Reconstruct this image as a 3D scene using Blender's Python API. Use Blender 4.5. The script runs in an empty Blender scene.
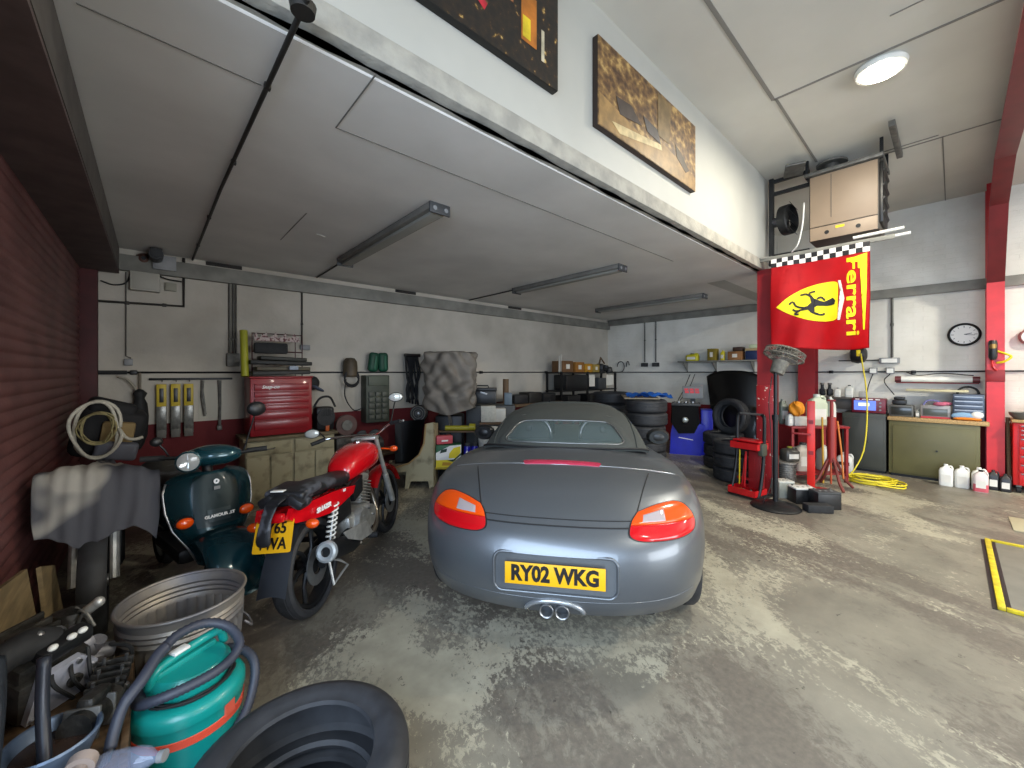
import bpy, bmesh, math, random
from mathutils import Vector, Matrix, Euler
from mathutils.bvhtree import BVHTree
PI = math.pi
scene = bpy.context.scene
C = scene.collection
rnd = random.Random(7)
V = Vector

# ------------------------------------------------------------------ materials
def s2l(c):
    return c / 12.92 if c <= 0.04045 else ((c + 0.055) / 1.055) ** 2.4
def rgb(h):
    h = h.lstrip('#')
    return tuple(s2l(int(h[i:i + 2], 16) / 255) for i in (0, 2, 4))
def mat(name, col, rough=.5, metal=0., var=0., scale=6., col2=None, bump=0., bscale=30., spec=.5, coat=0., alpha=1., trans=0., emit=0., lo=.35, hi=.65, detail=6, stretch=None):
    m = bpy.data.materials.new(name); m.use_nodes = True
    nt = m.node_tree; N = nt.nodes; L = nt.links
    b = N['Principled BSDF']
    c = rgb(col)
    b.inputs['Base Color'].default_value = (*c, 1)
    b.inputs['Roughness'].default_value = rough
    b.inputs['Metallic'].default_value = metal
    b.inputs['Specular IOR Level'].default_value = spec
    b.inputs['Coat Weight'].default_value = coat
    b.inputs['Coat Roughness'].default_value = .06
    b.inputs['Alpha'].default_value = alpha
    b.inputs['Transmission Weight'].default_value = trans
    if emit:
        b.inputs['Emission Color'].default_value = (*c, 1)
        b.inputs['Emission Strength'].default_value = emit
    if var or col2 or bump:
        tc = N.new('ShaderNodeTexCoord'); vec = tc.outputs['Object']
        if stretch:
            mp = N.new('ShaderNodeMapping'); mp.inputs['Scale'].default_value = stretch
            L.new(vec, mp.inputs['Vector']); vec = mp.outputs['Vector']
    if var or col2:
        n = N.new('ShaderNodeTexNoise'); n.inputs['Scale'].default_value = scale; n.inputs['Detail'].default_value = detail
        L.new(vec, n.inputs['Vector'])
        r = N.new('ShaderNodeValToRGB')
        r.color_ramp.elements[0].position = lo; r.color_ramp.elements[1].position = hi
        if col2: a, d = c, rgb(col2)
        else: a = tuple(x * (1 - var) for x in c); d = tuple(min(1, x * (1 + var)) for x in c)
        r.color_ramp.elements[0].color = (*a, 1); r.color_ramp.elements[1].color = (*d, 1)
        L.new(n.outputs['Fac'], r.inputs['Fac']); L.new(r.outputs['Color'], b.inputs['Base Color'])
    if bump:
        n2 = N.new('ShaderNodeTexNoise'); n2.inputs['Scale'].default_value = bscale; n2.inputs['Detail'].default_value = 4
        L.new(vec, n2.inputs['Vector'])
        bp = N.new('ShaderNodeBump'); bp.inputs['Strength'].default_value = bump; bp.inputs['Distance'].default_value = .01
        L.new(n2.outputs['Fac'], bp.inputs['Height']); L.new(bp.outputs['Normal'], b.inputs['Normal'])
    return m

# ------------------------------------------------------------------ mesh builder
def frame(d, up=None):
    d = V(d).normalized()
    up = V(up) if up else (V((0, 0, 1)) if abs(d.z) < .95 else V((0, 1, 0)))
    x = up.cross(d).normalized(); y = d.cross(x)
    return x, y, d
class B:
    def __init__(s): s.bm = bmesh.new()
    def box(s, c, size, rot=None, bev=0., seg=2):
        r = bmesh.ops.create_cube(s.bm, size=1.)
        vs = r['verts']
        bmesh.ops.scale(s.bm, vec=size, verts=vs)
        if bev:
            es = list({e for v in vs for e in v.link_edges})
            g = bmesh.ops.bevel(s.bm, geom=es, offset=min(bev, min(size) * .49), segments=seg, affect='EDGES', profile=.5)
            vs = list({v for v in g['verts']} | {v for f in g['faces'] for v in f.verts} | {v for v in vs if v.is_valid})
        M = Matrix.Translation(V(c)) @ (Euler(rot).to_matrix().to_4x4() if rot else Matrix.Identity(4))
        bmesh.ops.transform(s.bm, matrix=M, verts=vs)
        return s
    def loft(s, rings, ring_closed=True, cap=True, closed=False):
        rs = [[s.bm.verts.new(V(p)) for p in r] for r in rings]
        n = len(rs[0]); m = len(rs)
        for i in range(m if closed else m - 1):
            a, b = rs[i], rs[(i + 1) % m]
            for j in range(n if ring_closed else n - 1):
                k = (j + 1) % n
                try: s.bm.faces.new((a[j], a[k], b[k], b[j]))
                except ValueError: pass
        if cap and ring_closed and not closed:
            for r, fl in ((rs[0], True), (rs[-1], False)):
                try: s.bm.faces.new(list(reversed(r)) if fl else r)
                except ValueError: pass
        return s
    def cyl(s, p0, p1, r0, r1=None, n=16, cap=True):
        r1 = r0 if r1 is None else r1
        p0, p1 = V(p0), V(p1); x, y, d = frame(p1 - p0)
        rings = [[p + (x * math.cos(2 * PI * i / n) + y * math.sin(2 * PI * i / n)) * r for i in range(n)] for p, r in ((p0, r0), (p1, r1))]
        return s.loft(rings, cap=cap)
    def tube(s, pts, r, n=8, closed=False, cap=True):
        pts = [V(p) for p in pts]; m = len(pts)
        rr = r if isinstance(r, (list, tuple)) else [r] * m
        rings = []; px = None
        for i, p in enumerate(pts):
            a = pts[i - 1] if (i > 0 or closed) else p
            b = pts[(i + 1) % m] if (i < m - 1 or closed) else p
            d = (b - a)
            if d.length < 1e-9: d = V((0, 0, 1))
            d.normalize()
            if px is None: x, y, _ = frame(d)
            else:
                x = px - d * px.dot(d)
                x = x.normalized() if x.length > 1e-6 else frame(d)[0]
                y = d.cross(x)
            px = x
            rings.append([p + (x * math.cos(2 * PI * k / n) + y * math.sin(2 * PI * k / n)) * rr[i] for k in range(n)])
        return s.loft(rings, cap=cap, closed=closed)
    def lathe(s, prof, c=(0, 0, 0), d=(0, 0, 1), n=32, closed=False, cap=False):
        x, y, z = frame(d); c = V(c)
        rings = [[c + z * h + (x * math.cos(2 * PI * i / n) + y * math.sin(2 * PI * i / n)) * max(r, 1e-4) for i in range(n)] for r, h in prof]
        return s.loft(rings, cap=cap, closed=closed)
    def ball(s, c, r, n=16, rot=None):
        r = r if isinstance(r, (tuple, list)) else (r, r, r)
        g = bmesh.ops.create_uvsphere(s.bm, u_segments=n, v_segments=max(6, n // 2), radius=1.)
        M = Matrix.Translation(V(c)) @ (Euler(rot).to_matrix().to_4x4() if rot else Matrix.Identity(4)) @ Matrix.Diagonal((*r, 1))
        bmesh.ops.transform(s.bm, matrix=M, verts=g['verts'])
        return s
    def prism(s, poly, o, u, v, w):
        """extrude polygon (list of 2D) placed at o with axes u,v along vector w"""
        o, u, v, w = V(o), V(u), V(v), V(w)
        a = [s.bm.verts.new(o + u * p[0] + v * p[1]) for p in poly]
        b = [s.bm.verts.new(q.co + w) for q in a]
        n = len(a)
        s.bm.faces.new(a); s.bm.faces.new(list(reversed(b)))
        for i in range(n):
            j = (i + 1) % n
            s.bm.faces.new((a[j], a[i], b[i], b[j]))
        return s
    def grid(s, f, nu, nv, thick=0.):
        """f(u,v)->point, u,v in 0..1 ; optional solid thickness along the normal"""
        P = [[V(f(i / nu, j / nv)) for j in range(nv + 1)] for i in range(nu + 1)]
        top = [[s.bm.verts.new(p) for p in row] for row in P]
        fs = []
        for i in range(nu):
            for j in range(nv):
                fs.append(s.bm.faces.new((top[i][j], top[i + 1][j], top[i + 1][j + 1], top[i][j + 1])))
        if thick: bmesh.ops.solidify(s.bm, geom=fs, thickness=thick)
        return s
    def pattern(s, fn):
        for v in s.bm.verts: v.co = V(fn(v.co))
        return s
    def mesh(s, name):
        bmesh.ops.recalc_face_normals(s.bm, faces=s.bm.faces)
        me = bpy.data.meshes.new(name); s.bm.to_mesh(me); s.bm.free()
        return me
    def obj(s, name, m, parent=None, smooth=35, loc=None, rot=None, sub=0):
        me = s.mesh(name)
        return link(name, me, m, parent, smooth, loc, rot, sub)
def link(name, me, m, parent=None, smooth=35, loc=None, rot=None, sub=0):
    o = bpy.data.objects.new(name, me); C.objects.link(o)
    if m: me.materials.append(m)
    if smooth:
        me.polygons.foreach_set('use_smooth', [True] * len(me.polygons))
        if smooth < 180: me.set_sharp_from_angle(angle=math.radians(smooth))
    if parent: o.parent = parent
    if loc: o.location = loc
    if rot: o.rotation_euler = rot
    if sub:
        md = o.modifiers.new('subdivision', 'SUBSURF'); md.levels = sub; md.render_levels = sub
    return o
def tag(o, label, cat, group=None):
    o['label'] = label; o['category'] = cat
    if group: o['group'] = group
    return o
def thing(name, label, cat, loc=(0, 0, 0), rz=0., group=None, rot=None):
    o = bpy.data.objects.new(name, None); C.objects.link(o); o.empty_display_size = .1
    o.location = loc; o.rotation_euler = rot if rot else (0, 0, rz)
    return tag(o, label, cat, group)
def struct(o): o['kind'] = 'structure'; return o
def dup(root, loc, rz=0., label=None, group=None, rot=None, scale=None):
    r = root.copy(); C.objects.link(r); r.location = loc; r.rotation_euler = rot if rot else (0, 0, rz)
    if label: r['label'] = label
    if group: r['group'] = group
    if scale: r.scale = (scale,) * 3 if not isinstance(scale, tuple) else scale
    for ch in list(root.children):
        c = ch.copy(); C.objects.link(c); c.parent = r
        for g in list(ch.children):
            d = g.copy(); C.objects.link(d); d.parent = c
    return r
def text_mesh(body, size, extrude=.002, align='CENTER', bold=0., shear=0., sx=1.):
    cu = bpy.data.curves.new('lettering', 'FONT'); cu.body = body; cu.size = size; cu.extrude = extrude
    cu.align_x = align; cu.align_y = 'CENTER'; cu.offset = bold; cu.shear = shear; cu.space_line = .9; cu.resolution_u = 3
    o = bpy.data.objects.new('lettering', cu); C.objects.link(o)
    dg = bpy.context.evaluated_depsgraph_get(); dg.update()
    me = bpy.data.meshes.new_from_object(o.evaluated_get(dg))
    bpy.data.objects.remove(o); bpy.data.curves.remove(cu)
    if sx != 1.:
        for v in me.vertices: v.co.x *= sx
    return me
def place(me, o, u, v):
    """lay a flat mesh (x,y,z) on a plane: x->u, y->v, z->u x v"""
    o, u, v = V(o), V(u).normalized(), V(v).normalized(); w = u.cross(v)
    for p in me.vertices: p.co = o + u * p.co.x + v * p.co.y + w * p.co.z
    return me
def lettering(name, body, size, o, u, v, m, parent, **k):
    return link(name, place(text_mesh(body, size, **k), o, u, v), m, parent, smooth=0)
def arc(c, r, a0, a1, n, plane='xy', off=0.):
    out = []
    for i in range(n + 1):
        a = a0 + (a1 - a0) * i / n; p, q = r * math.cos(a), r * math.sin(a)
        out.append({'xy': (c[0] + p, c[1] + q, c[2]), 'xz': (c[0] + p, c[1], c[2] + q), 'yz': (c[0], c[1] + p, c[2] + q)}[plane])
    return out
def spline(pts, n=6):
    """Catmull-Rom through points"""
    P = [V(p) for p in pts]; P = [P[0] * 2 - P[1]] + P + [P[-1] * 2 - P[-2]]
    out = []
    for i in range(1, len(P) - 2):
        a, b, c, d = P[i - 1:i + 3]
        for k in range(n):
            t = k / n
            out.append(.5 * (2 * b + (c - a) * t + (2 * a - 5 * b + 4 * c - d) * t * t + (3 * b - a - 3 * c + d) * t ** 3))
    out.append(P[-2])
    return out
def rrect(w, h, r, n=4):
    out = []
    for cx, cy, a in ((w / 2 - r, h / 2 - r, 0), (-w / 2 + r, h / 2 - r, PI / 2), (-w / 2 + r, -h / 2 + r, PI), (w / 2 - r, -h / 2 + r, 3 * PI / 2)):
        for i in range(n + 1): out.append((cx + r * math.cos(a + PI / 2 * i / n), cy + r * math.sin(a + PI / 2 * i / n)))
    return out
def interp(xs, ys, x):
    if x <= xs[0]: return ys[0]
    for i in range(1, len(xs)):
        if x <= xs[i]:
            t = (x - xs[i - 1]) / (xs[i] - xs[i - 1]); return ys[i - 1] + (ys[i] - ys[i - 1]) * t
    return ys[-1]
def sinterp(xs, ys, x):
    """smooth (cubic hermite) interpolation"""
    n = len(xs)
    if x <= xs[0]: return ys[0]
    if x >= xs[-1]: return ys[-1]
    m = []
    for i in range(n):
        if i == 0: m.append((ys[1] - ys[0]) / (xs[1] - xs[0]))
        elif i == n - 1: m.append((ys[-1] - ys[-2]) / (xs[-1] - xs[-2]))
        else: m.append((ys[i + 1] - ys[i - 1]) / (xs[i + 1] - xs[i - 1]))
    for i in range(1, n):
        if x <= xs[i]:
            h = xs[i] - xs[i - 1]; t = (x - xs[i - 1]) / h
            return (2*t**3-3*t*t+1)*ys[i-1] + (t**3-2*t*t+t)*h*m[i-1] + (-2*t**3+3*t*t)*ys[i] + (t**3-t*t)*h*m[i]

# palette
BLACK = mat('black_rubber', '1b1c1e', .75, var=.3, scale=20)
BLKP = mat('black_plastic', '17181a', .42, var=.2, scale=9)
BLKM = mat('black_metal', '1d1e20', .45, .4, var=.25)
STEEL = mat('steel', '9a9b9c', .38, .9, var=.15, scale=14)
DSTEEL = mat('dull_steel', '6b6a66', .55, .6, var=.25, scale=14)
CHROME = mat('chrome', 'd8d8d8', .08, 1.)
WHITEP = mat('white_plastic', 'dcdcd6', .45, var=.08)
GREYP = mat('grey_plastic', '7c7e80', .5, var=.12)
DGREY = mat('dark_grey', '3a3c3e', .55, var=.2)
RED = mat('red_enamel', 'b01016', .35, coat=.3, var=.15, scale=5)
DRED = mat('worn_red_paint', '8a141a', .5, col2='7a0f15', scale=4, bump=.1)
CHIP = mat('chipped_red_paint', '8f1319', .5, col2='c9bcae', scale=22, lo=.63, hi=.66)
WOOD = mat('pale_wood', 'a88a5c', .65, var=.25, scale=5, stretch=(1, 12, 12))
DWOOD = mat('dark_wood', '5b4630', .7, var=.3, scale=5, stretch=(1, 10, 10))
CARD = mat('cardboard', '9a7447', .8, var=.15, scale=9)
YELLOW = mat('yellow_paint', 'e0c61c', .45, var=.1)
PLATE = mat('plate_yellow', 'dfa60a', .45)
INK = mat('black_ink', '0e0e10', .4)
WHITE = mat('white_ink', 'e8e8e6', .5)
BLUE = mat('blue_enamel', '1a2aa0', .35, var=.12)
GLASS = mat('lamp_glass', 'dfe4e4', .05, spec=.8, trans=.6)
AMBER = mat('amber_lens', 'da4a08', .18, coat=.6, emit=.0)
REDLENS = mat('red_lens', 'b80d16', .15, coat=.6)
PAPER = mat('white_paper', 'd6d4cc', .7, var=.06)
# ------------------------------------------------------------------ room
HC = 2.87; HH = 4.09; YA = 5.95; XB = 8.7; XS = -.55; YL = 1.65
def mix_wall(name, top, low, zsplit, brick=0., dirt='8f8b80'):
    m = bpy.data.materials.new(name); m.use_nodes = True
    nt = m.node_tree; N = nt.nodes; L = nt.links; b = N['Principled BSDF']; b.inputs['Roughness'].default_value = .8
    tc = N.new('ShaderNodeTexCoord'); sp = N.new('ShaderNodeSeparateXYZ'); L.new(tc.outputs['Object'], sp.inputs[0])
    gt = N.new('ShaderNodeMath'); gt.operation = 'GREATER_THAN'; gt.inputs[1].default_value = zsplit; L.new(sp.outputs['Z'], gt.inputs[0])
    n = N.new('ShaderNodeTexNoise'); n.inputs['Scale'].default_value = 1.6; n.inputs['Detail'].default_value = 8; L.new(tc.outputs['Object'], n.inputs['Vector'])
    r = N.new('ShaderNodeValToRGB'); r.color_ramp.elements[0].position = .3; r.color_ramp.elements[1].position = .62
    r.color_ramp.elements[0].color = (*rgb(dirt), 1); r.color_ramp.elements[1].color = (*rgb(top), 1); L.new(n.outputs['Fac'], r.inputs['Fac'])
    mx = N.new('ShaderNodeMix'); mx.data_type = 'RGBA'
    L.new(gt.outputs[0], mx.inputs['Factor']); mx.inputs['A'].default_value = (*rgb(low), 1); L.new(r.outputs['Color'], mx.inputs['B'])
    L.new(mx.outputs['Result'], b.inputs['Base Color'])
    n2 = N.new('ShaderNodeTexNoise'); n2.inputs['Scale'].default_value = 25; L.new(tc.outputs['Object'], n2.inputs['Vector'])
    h = n2.outputs['Fac']
    if brick:
        cb = N.new('ShaderNodeCombineXYZ'); ad = N.new('ShaderNodeMath'); ad.operation = 'ADD'
        L.new(sp.outputs['X'], ad.inputs[0]); L.new(sp.outputs['Y'], ad.inputs[1]); L.new(ad.outputs[0], cb.inputs['X']); L.new(sp.outputs['Z'], cb.inputs['Y'])
        bt = N.new('ShaderNodeTexBrick'); bt.inputs['Scale'].default_value = 1.; bt.inputs['Brick Width'].default_value = .225; bt.inputs['Row Height'].default_value = .075
        bt.inputs['Mortar Size'].default_value = .006; L.new(cb.outputs[0], bt.inputs['Vector'])
        ml = N.new('ShaderNodeMath'); ml.operation = 'MULTIPLY_ADD'; ml.inputs[1].default_value = .5; L.new(h, ml.inputs[0]); 
        iv = N.new('ShaderNodeMath'); iv.operation = 'SUBTRACT'; iv.inputs[0].default_value = 1.; L.new(bt.outputs['Fac'], iv.inputs[1])
        L.new(iv.outputs[0], ml.inputs[2]); h = ml.outputs[0]
    bp = N.new('ShaderNodeBump'); bp.inputs['Strength'].default_value = .25 if not brick else brick; bp.inputs['Distance'].default_value = .008
    L.new(h, bp.inputs['Height']); L.new(bp.outputs['Normal'], b.inputs['Normal'])
    return m
def floor_mat():
    m = bpy.data.materials.new('worn_concrete'); m.use_nodes = True
    nt = m.node_tree; N = nt.nodes; L = nt.links; b = N['Principled BSDF']
    tc = N.new('ShaderNodeTexCoord')
    def noise(scale, det, rough=.6, st=(1, 1, 1), rot=0., dist=0.):
        mp = N.new('ShaderNodeMapping'); mp.vector_type = 'TEXTURE'; mp.inputs['Scale'].default_value = st; mp.inputs['Rotation'].default_value = (0, 0, rot)
        L.new(tc.outputs['Object'], mp.inputs['Vector'])
        n = N.new('ShaderNodeTexNoise'); n.inputs['Scale'].default_value = scale; n.inputs['Detail'].default_value = det; n.inputs['Roughness'].default_value = rough
        n.inputs['Distortion'].default_value = dist
        L.new(mp.outputs['Vector'], n.inputs['Vector']); return n.outputs['Fac']
    def ramp(f, p0, p1, c0, c1):
        r = N.new('ShaderNodeValToRGB'); e = r.color_ramp.elements; e[0].position = p0; e[1].position = p1
        e[0].color = (*c0, 1) if len(c0) == 3 else c0; e[1].color = (*c1, 1); L.new(f, r.inputs['Fac']); return r.outputs['Color']
    def mix(f, a, c):
        x = N.new('ShaderNodeMix'); x.data_type = 'RGBA'; L.new(f, x.inputs['Factor'])
        for i, s in (('A', a), ('B', c)):
            if isinstance(s, tuple): x.inputs[i].default_value = (*s, 1)
            else: L.new(s, x.inputs[i])
        return x.outputs['Result']
    def madd(a, k, c):
        x = N.new('ShaderNodeMath'); x.operation = 'MULTIPLY_ADD'; x.inputs[1].default_value = k
        L.new(a, x.inputs[0]); L.new(c, x.inputs[2]); return x.outputs[0]
    base = ramp(noise(2.2, 8), .3, .7, rgb('6a665c'), rgb('898476'))
    big = noise(.62, 5, .55, (1.35, .85, 1), 1.03, .8)
    fine = noise(19, 10, .82, (1.35, .9, 1), 1.03, .4)
    worn = ramp(madd(fine, .5, big), .70, .765, rgb('000000'), rgb('ffffff'))       # bare grey patches
    c = mix(worn, base, ramp(noise(30, 5), .3, .7, rgb('5a554d'), rgb('6d665c')))
    flake = ramp(madd(noise(30, 10, .8, (1.35, .9, 1), 1.03, .4), .8, noise(.95, 4, .6, (1.3, .85, 1), 1.1, .8)), .945, .97, rgb('000000'), rgb('ffffff'))
    c = mix(flake, c, ramp(noise(6, 3), .3, .7, rgb('928d7c'), rgb('aaa592')))
    spots = ramp(noise(9, 8, .75), .335, .36, rgb('ffffff'), rgb('000000'))
    c = mix(spots, c, rgb('34312c'))
    L.new(c, b.inputs['Base Color'])
    rr = ramp(noise(1.5, 6), .3, .7, (.34,) * 3, (.62,) * 3); L.new(rr, b.inputs['Roughness'])
    bp = N.new('ShaderNodeBump'); bp.inputs['Strength'].default_value = .3; bp.inputs['Distance'].default_value = .006
    L.new(fine, bp.inputs['Height']); L.new(bp.outputs['Normal'], b.inputs['Normal'])
    return m
FLOOR = floor_mat()
WALLA = mix_wall('painted_wall_with_red_dado', 'b9b3a8', '5c1016', .97, dirt='a39d92')
WALLB = mix_wall('painted_brick_with_red_dado', 'dcdad2', '7a1218', .86, brick=.55, dirt='c8c5bb')
LINT = mat('white_panel_wall', 'acaca6', .6, var=.04, scale=2)
CEILL = mat('grey_white_ceiling_board', 'd8d6d2', .75, var=.08, scale=1.4)
CEILH = mat('white_ceiling_board', 'c6c4bc', .75, var=.05, scale=1.4)
CONC = mat('bare_concrete', '8c8a83', .85, col2='a5a298', scale=9, bump=.4, bscale=50)
GBEAM = mat('grey_painted_beam', '77766f', .65, var=.18, scale=5)
DARK = mat('mottled_dark', '211f1d', .8, var=.3)  # near-black mottle for the joint, wall strips and car underside
SHUT = mat('red_shutter_paint', '56302f', .55, col2='6c4341', scale=3, bump=.15)
BOXG = mat('grey_shutter_box', '57534f', .7, var=.2)
BOXR = mat('dark_red_soffit', '42171a', .7, var=.2)

struct(B().box((4.1, 0, -.1), (13.6, 13, .2)).obj('floor', FLOOR))
struct(B().box((4.1, YA + .1, 2.1), (9.9, .2, 4.4)).obj('wall_back', WALLA))
struct(B().box((XB + .1, 0, 2.1), (.2, 12.1, 4.4)).obj('wall_right', WALLB))
# low ceiling of the mezzanine, the high ceiling, the dividing wall over the car
struct(B().box((4.1, 4.0, HC + .08), (9.6, 4.5, .16)).obj('ceiling_low', CEILL))
struct(B().box((4.1, -1.9, HH + .1), (9.6, 8.5, .2)).obj('ceiling_high', CEILH))
struct(B().box((2.77, YL + .15, 3.55), (6.66, .3, 1.1)).obj('wall_divider', LINT))
struct(B().box((7.45, 2.32, 3.5), (2.7, .25, 1.26)).box((6.0, 2.05, 3.55), (.2, .52, 1.1)).obj('wall_return', LINT))
b = B().box((2.77, YL + .14, 2.94), (6.66, .3, .12), bev=.008)
b.pattern(lambda c: (c.x, c.y, c.z + (.006 * math.sin(c.x * 9) if c.z < 2.9 else 0)))
struct(b.obj('trim_1', CONC))
# ragged dark joint between the concrete edge and the ceiling boards
def joint(u, v):
    x = -.55 + 6.6 * u
    w = .006 + .018 * abs(math.sin(x * 3.1) * math.sin(x * 7.7 + 1))
    return (x, YL + .015 + .03 + (v - .5) * 2 * w, HC - .004)
struct(B().grid(joint, 80, 1, .012).obj('trim_2', DARK))
# steel-grey bearer beams along the walls under the ceiling
struct(B().box((4.2, YA - .035, 2.715), (9.0, .07, .17), bev=.006).obj('trim_3', GBEAM))
struct(B().box((XB - .035, .1, 2.79), (.07, 11.6, .14), bev=.006).obj('trim_4', GBEAM))
b = B()
for x in (1.2, 3.6, 6.0): b.box((x - .55, YA - .003, 2.885 - .04), (.36, .01, .045))
struct(b.obj('trim_5', DARK))
# seams of the ceiling boards
SEAM = mat('dark_seam', '6b6964', .8)
b = B()
for x0, y0, x1, y1 in ((.735, 1.72, .735, 2.23), (.735, 2.23, 2.2, 2.23), (-.2, 2.1, .37, 2.13), (2.2, 2.23, 4.6, 2.23), (.95, 3.6, .95, 4.5)):
    L_ = math.hypot(x1 - x0, y1 - y0); b.box(((x0 + x1) / 2, (y0 + y1) / 2, HC - .001), (L_ + .004, .006, .004), rot=(0, 0, math.atan2(y1 - y0, x1 - x0)))
struct(b.obj('trim_6', SEAM))
b = B()
for x0, y0, x1, y1, w in ((-.5, 1.13, 4.3, 1.12, .03), (4.3, 1.12, 4.3, -4, .022), (4.3, 1.1, 5.95, 1.1, .022), (6.33, .6, 6.31, -5, .02), (6.32, .07, 8.7, .07, .01), (6.25, .9, 6.25, .1, .014), (3.9, .3, 3.9, -2.5, .008)):
    L_ = math.hypot(x1 - x0, y1 - y0); b.box(((x0 + x1) / 2, (y0 + y1) / 2, HH - .002), (L_, w, .008), rot=(0, 0, math.atan2(y1 - y0, x1 - x0)))
struct(b.obj('trim_7', mat('grey_batten', '7d7b76', .7)))
# shutter wall on the left: slatted roller door, guide rail, box over it
def slat_prof():
    out = []; z = .0; p = .075
    while z < 2.66:
        for k, (dx, f) in enumerate(((0, 0), (.010, .12), (.014, .4), (.012, .68), (.0, .9))): out.append((XS + dx, z + p * f))
        z += p
    return out
pr = slat_prof()
struct(B().loft([[(x, y, z) for x, z in pr] for y in (1.35, 5.84)], ring_closed=False, cap=False).obj('door_1', SHUT, smooth=60))
struct(B().box((-.50, 5.885, 1.34), (.17, .10, 2.68), bev=.006).box((-.5, 1.3, 1.34), (.17, .1, 2.68), bev=.006).obj('trim_8', BOXR))
struct(B().box((-.38, 3.6, 2.735), (.235, 4.6, .25), bev=.004).box((-.265, 3.6, 2.74), (.012, 4.6, .24)).obj('trim_9', BOXG))
struct(B().box((-.45, 3.6, 2.60), (.38, 4.6, .02)).obj('trim_10', mat('brown_grey_soffit', '564846', .7, var=.2)))
struct(B().box((-.75, 3.6, 2.1), (.1, 4.9, 4.3)).box((-.75, 1.25, 3.5), (.1, 14, 1.3)).box((-.75, -5.2, 1.5), (.1, 1.6, 3.0)).obj('wall_left', WALLA))
struct(B().box((4.1, -6.05, 3.6), (9.9, .2, 1.4)).box((.05, -6.05, 1.45), (1.7, .2, 2.9)).box((7.1, -6.05, 1.45), (3.7, .2, 2.9)).obj('wall_front', WALLB))  # unseen front wall; its opening is added to let the fill light in
# ------------------------------------------------------------------ camera
cam = bpy.data.cameras.new('camera'); co = bpy.data.objects.new('camera', cam); C.objects.link(co)
cam.sensor_width = 36.; cam.lens = 398. / 1024 * 36; cam.shift_y = -12. / 1024; cam.clip_start = .02
co.location = (0, 0, 1.55); co.rotation_euler = (PI / 2, 0, math.radians(47.9) - PI / 2)
scene.camera = co
# ------------------------------------------------------------------ light
def area(name, loc, rot, sx, sy, power, col):
    l = bpy.data.lights.new(name, 'AREA'); l.shape = 'RECTANGLE'; l.size = sx; l.size_y = sy; l.energy = power; l.color = col
    o = bpy.data.objects.new(name, l); C.objects.link(o); o.location = loc; o.rotation_euler = rot; return o
area('daylight_at_open_shutter', (-1.75, -1.6, 2.35), (0, math.radians(-58), 0), 3.0, 6.0, 640, (.62, .78, 1.))
area('added_front_fill', (3.1, -6.9, 1.75), (math.radians(78), 0, 0), 4.6, 2.9, 430, (.90, .95, 1.))  # added fill from an unseen opening, brightens the space under the low ceiling
LAMPM = mat('lit_lamp', 'fff6e0', .5, emit=30.)
def ceiling_lamp(x, y, label, power):
    t = thing('ceiling_lamp', label, 'ceiling light', (x, y, HH), 0, 'round lamps on the high ceiling')
    B().lathe([(.0, -.002), (.16, -.002), (.17, -.02), (.16, -.05), (.14, -.05)], n=28).obj('lamp_body', WHITEP, t)
    B().lathe([(.0, -.085), (.07, -.08), (.12, -.065), (.142, -.045)], n=28).obj('diffuser', LAMPM, t)
    l = bpy.data.lights.new('lamp_glow', 'AREA'); l.shape = 'DISK'; l.size = .24; l.energy = power; l.color = (1., .93, .78)
    o = bpy.data.objects.new('lamp_glow', l); C.objects.link(o); o.location = (0, 0, -.10); o.parent = t
    return t
ceiling_lamp(4.48, .40, 'round glowing ceiling lamp on the high white ceiling', 80)
ceiling_lamp(1.6, -2.2, 'round glowing ceiling lamp over the open floor behind the camera', 70)
ceiling_lamp(6.4, -2.6, 'round glowing ceiling lamp over the far bay beyond the right edge', 250)
w = bpy.data.worlds.new('world'); scene.world = w; w.use_nodes = True
bg = w.node_tree.nodes['Background']; bg.inputs['Color'].default_value = (.75, .86, 1, 1); bg.inputs['Strength'].default_value = .8
vs = scene.view_settings; vs.view_transform = 'Standard'; vs.look = 'None'; vs.gamma = 1; vs.exposure = 0.; vs.use_curve_mapping = False
# ------------------------------------------------------------------ the convertible car (x forward from the rear bumper, y left, z up)
PAINT = mat('grey_metallic_paint', '63676b', .36, .6, var=.04, scale=300, coat=.45)
FABRIC = mat('dark_roof_fabric', '383c3a', .85, var=.15, scale=120, bump=.15, bscale=300)
GAP = mat('panel_gap_black', '0c0c0d', .7)
REARPANE = mat('hazy_rear_window', '7d9090', .12, alpha=.30, spec=.6)
SCREEN = mat('windscreen_glass', 'b8c8c8', .03, alpha=.16, spec=.6)
CABIN = mat('dark_cabin_lining', '26292b', .6, var=.2)
ALLOY = mat('alloy_wheel', 'a9abad', .3, .8)
TYRE = mat('tyre_rubber', '26272a', .62, var=.25, scale=15, bump=.06)
car = thing('convertible_car', 'grey metallic two-seat convertible car with its dark fabric roof up, parked mid-floor', 'car', (1.496, 1.341, 0), math.radians(38.2))
LEV = [(z, a, w * .972) for z, a, w in [(.25, .24, .70), (.265, .13, .79), (.31, .055, .838), (.40, .016, .862), (.505, 0, .873), (.59, .004, .878), (.655, .026, .88), (.705, .066, .879), (.755, .118, .872), (.80, .185, .855), (.838, .268, .822)]]
DC, PN = .62, 2.5
SXS = [.70, .78, .86, .94, 1.02, 1.1, 1.2, 1.3, 1.42, 1.55, 1.7, 1.9, 2.1, 2.3, 2.5, 2.7, 2.9, 3.05, 3.2, 3.3, 3.4, 3.5]
XF = 4.28
def wmod(x): return sinterp([0, .6, 1.0, 1.5, 2.1, 2.7, 3.3, 3.7], [1, 1, 1.008, .985, .962, .965, .985, .97], x)
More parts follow.
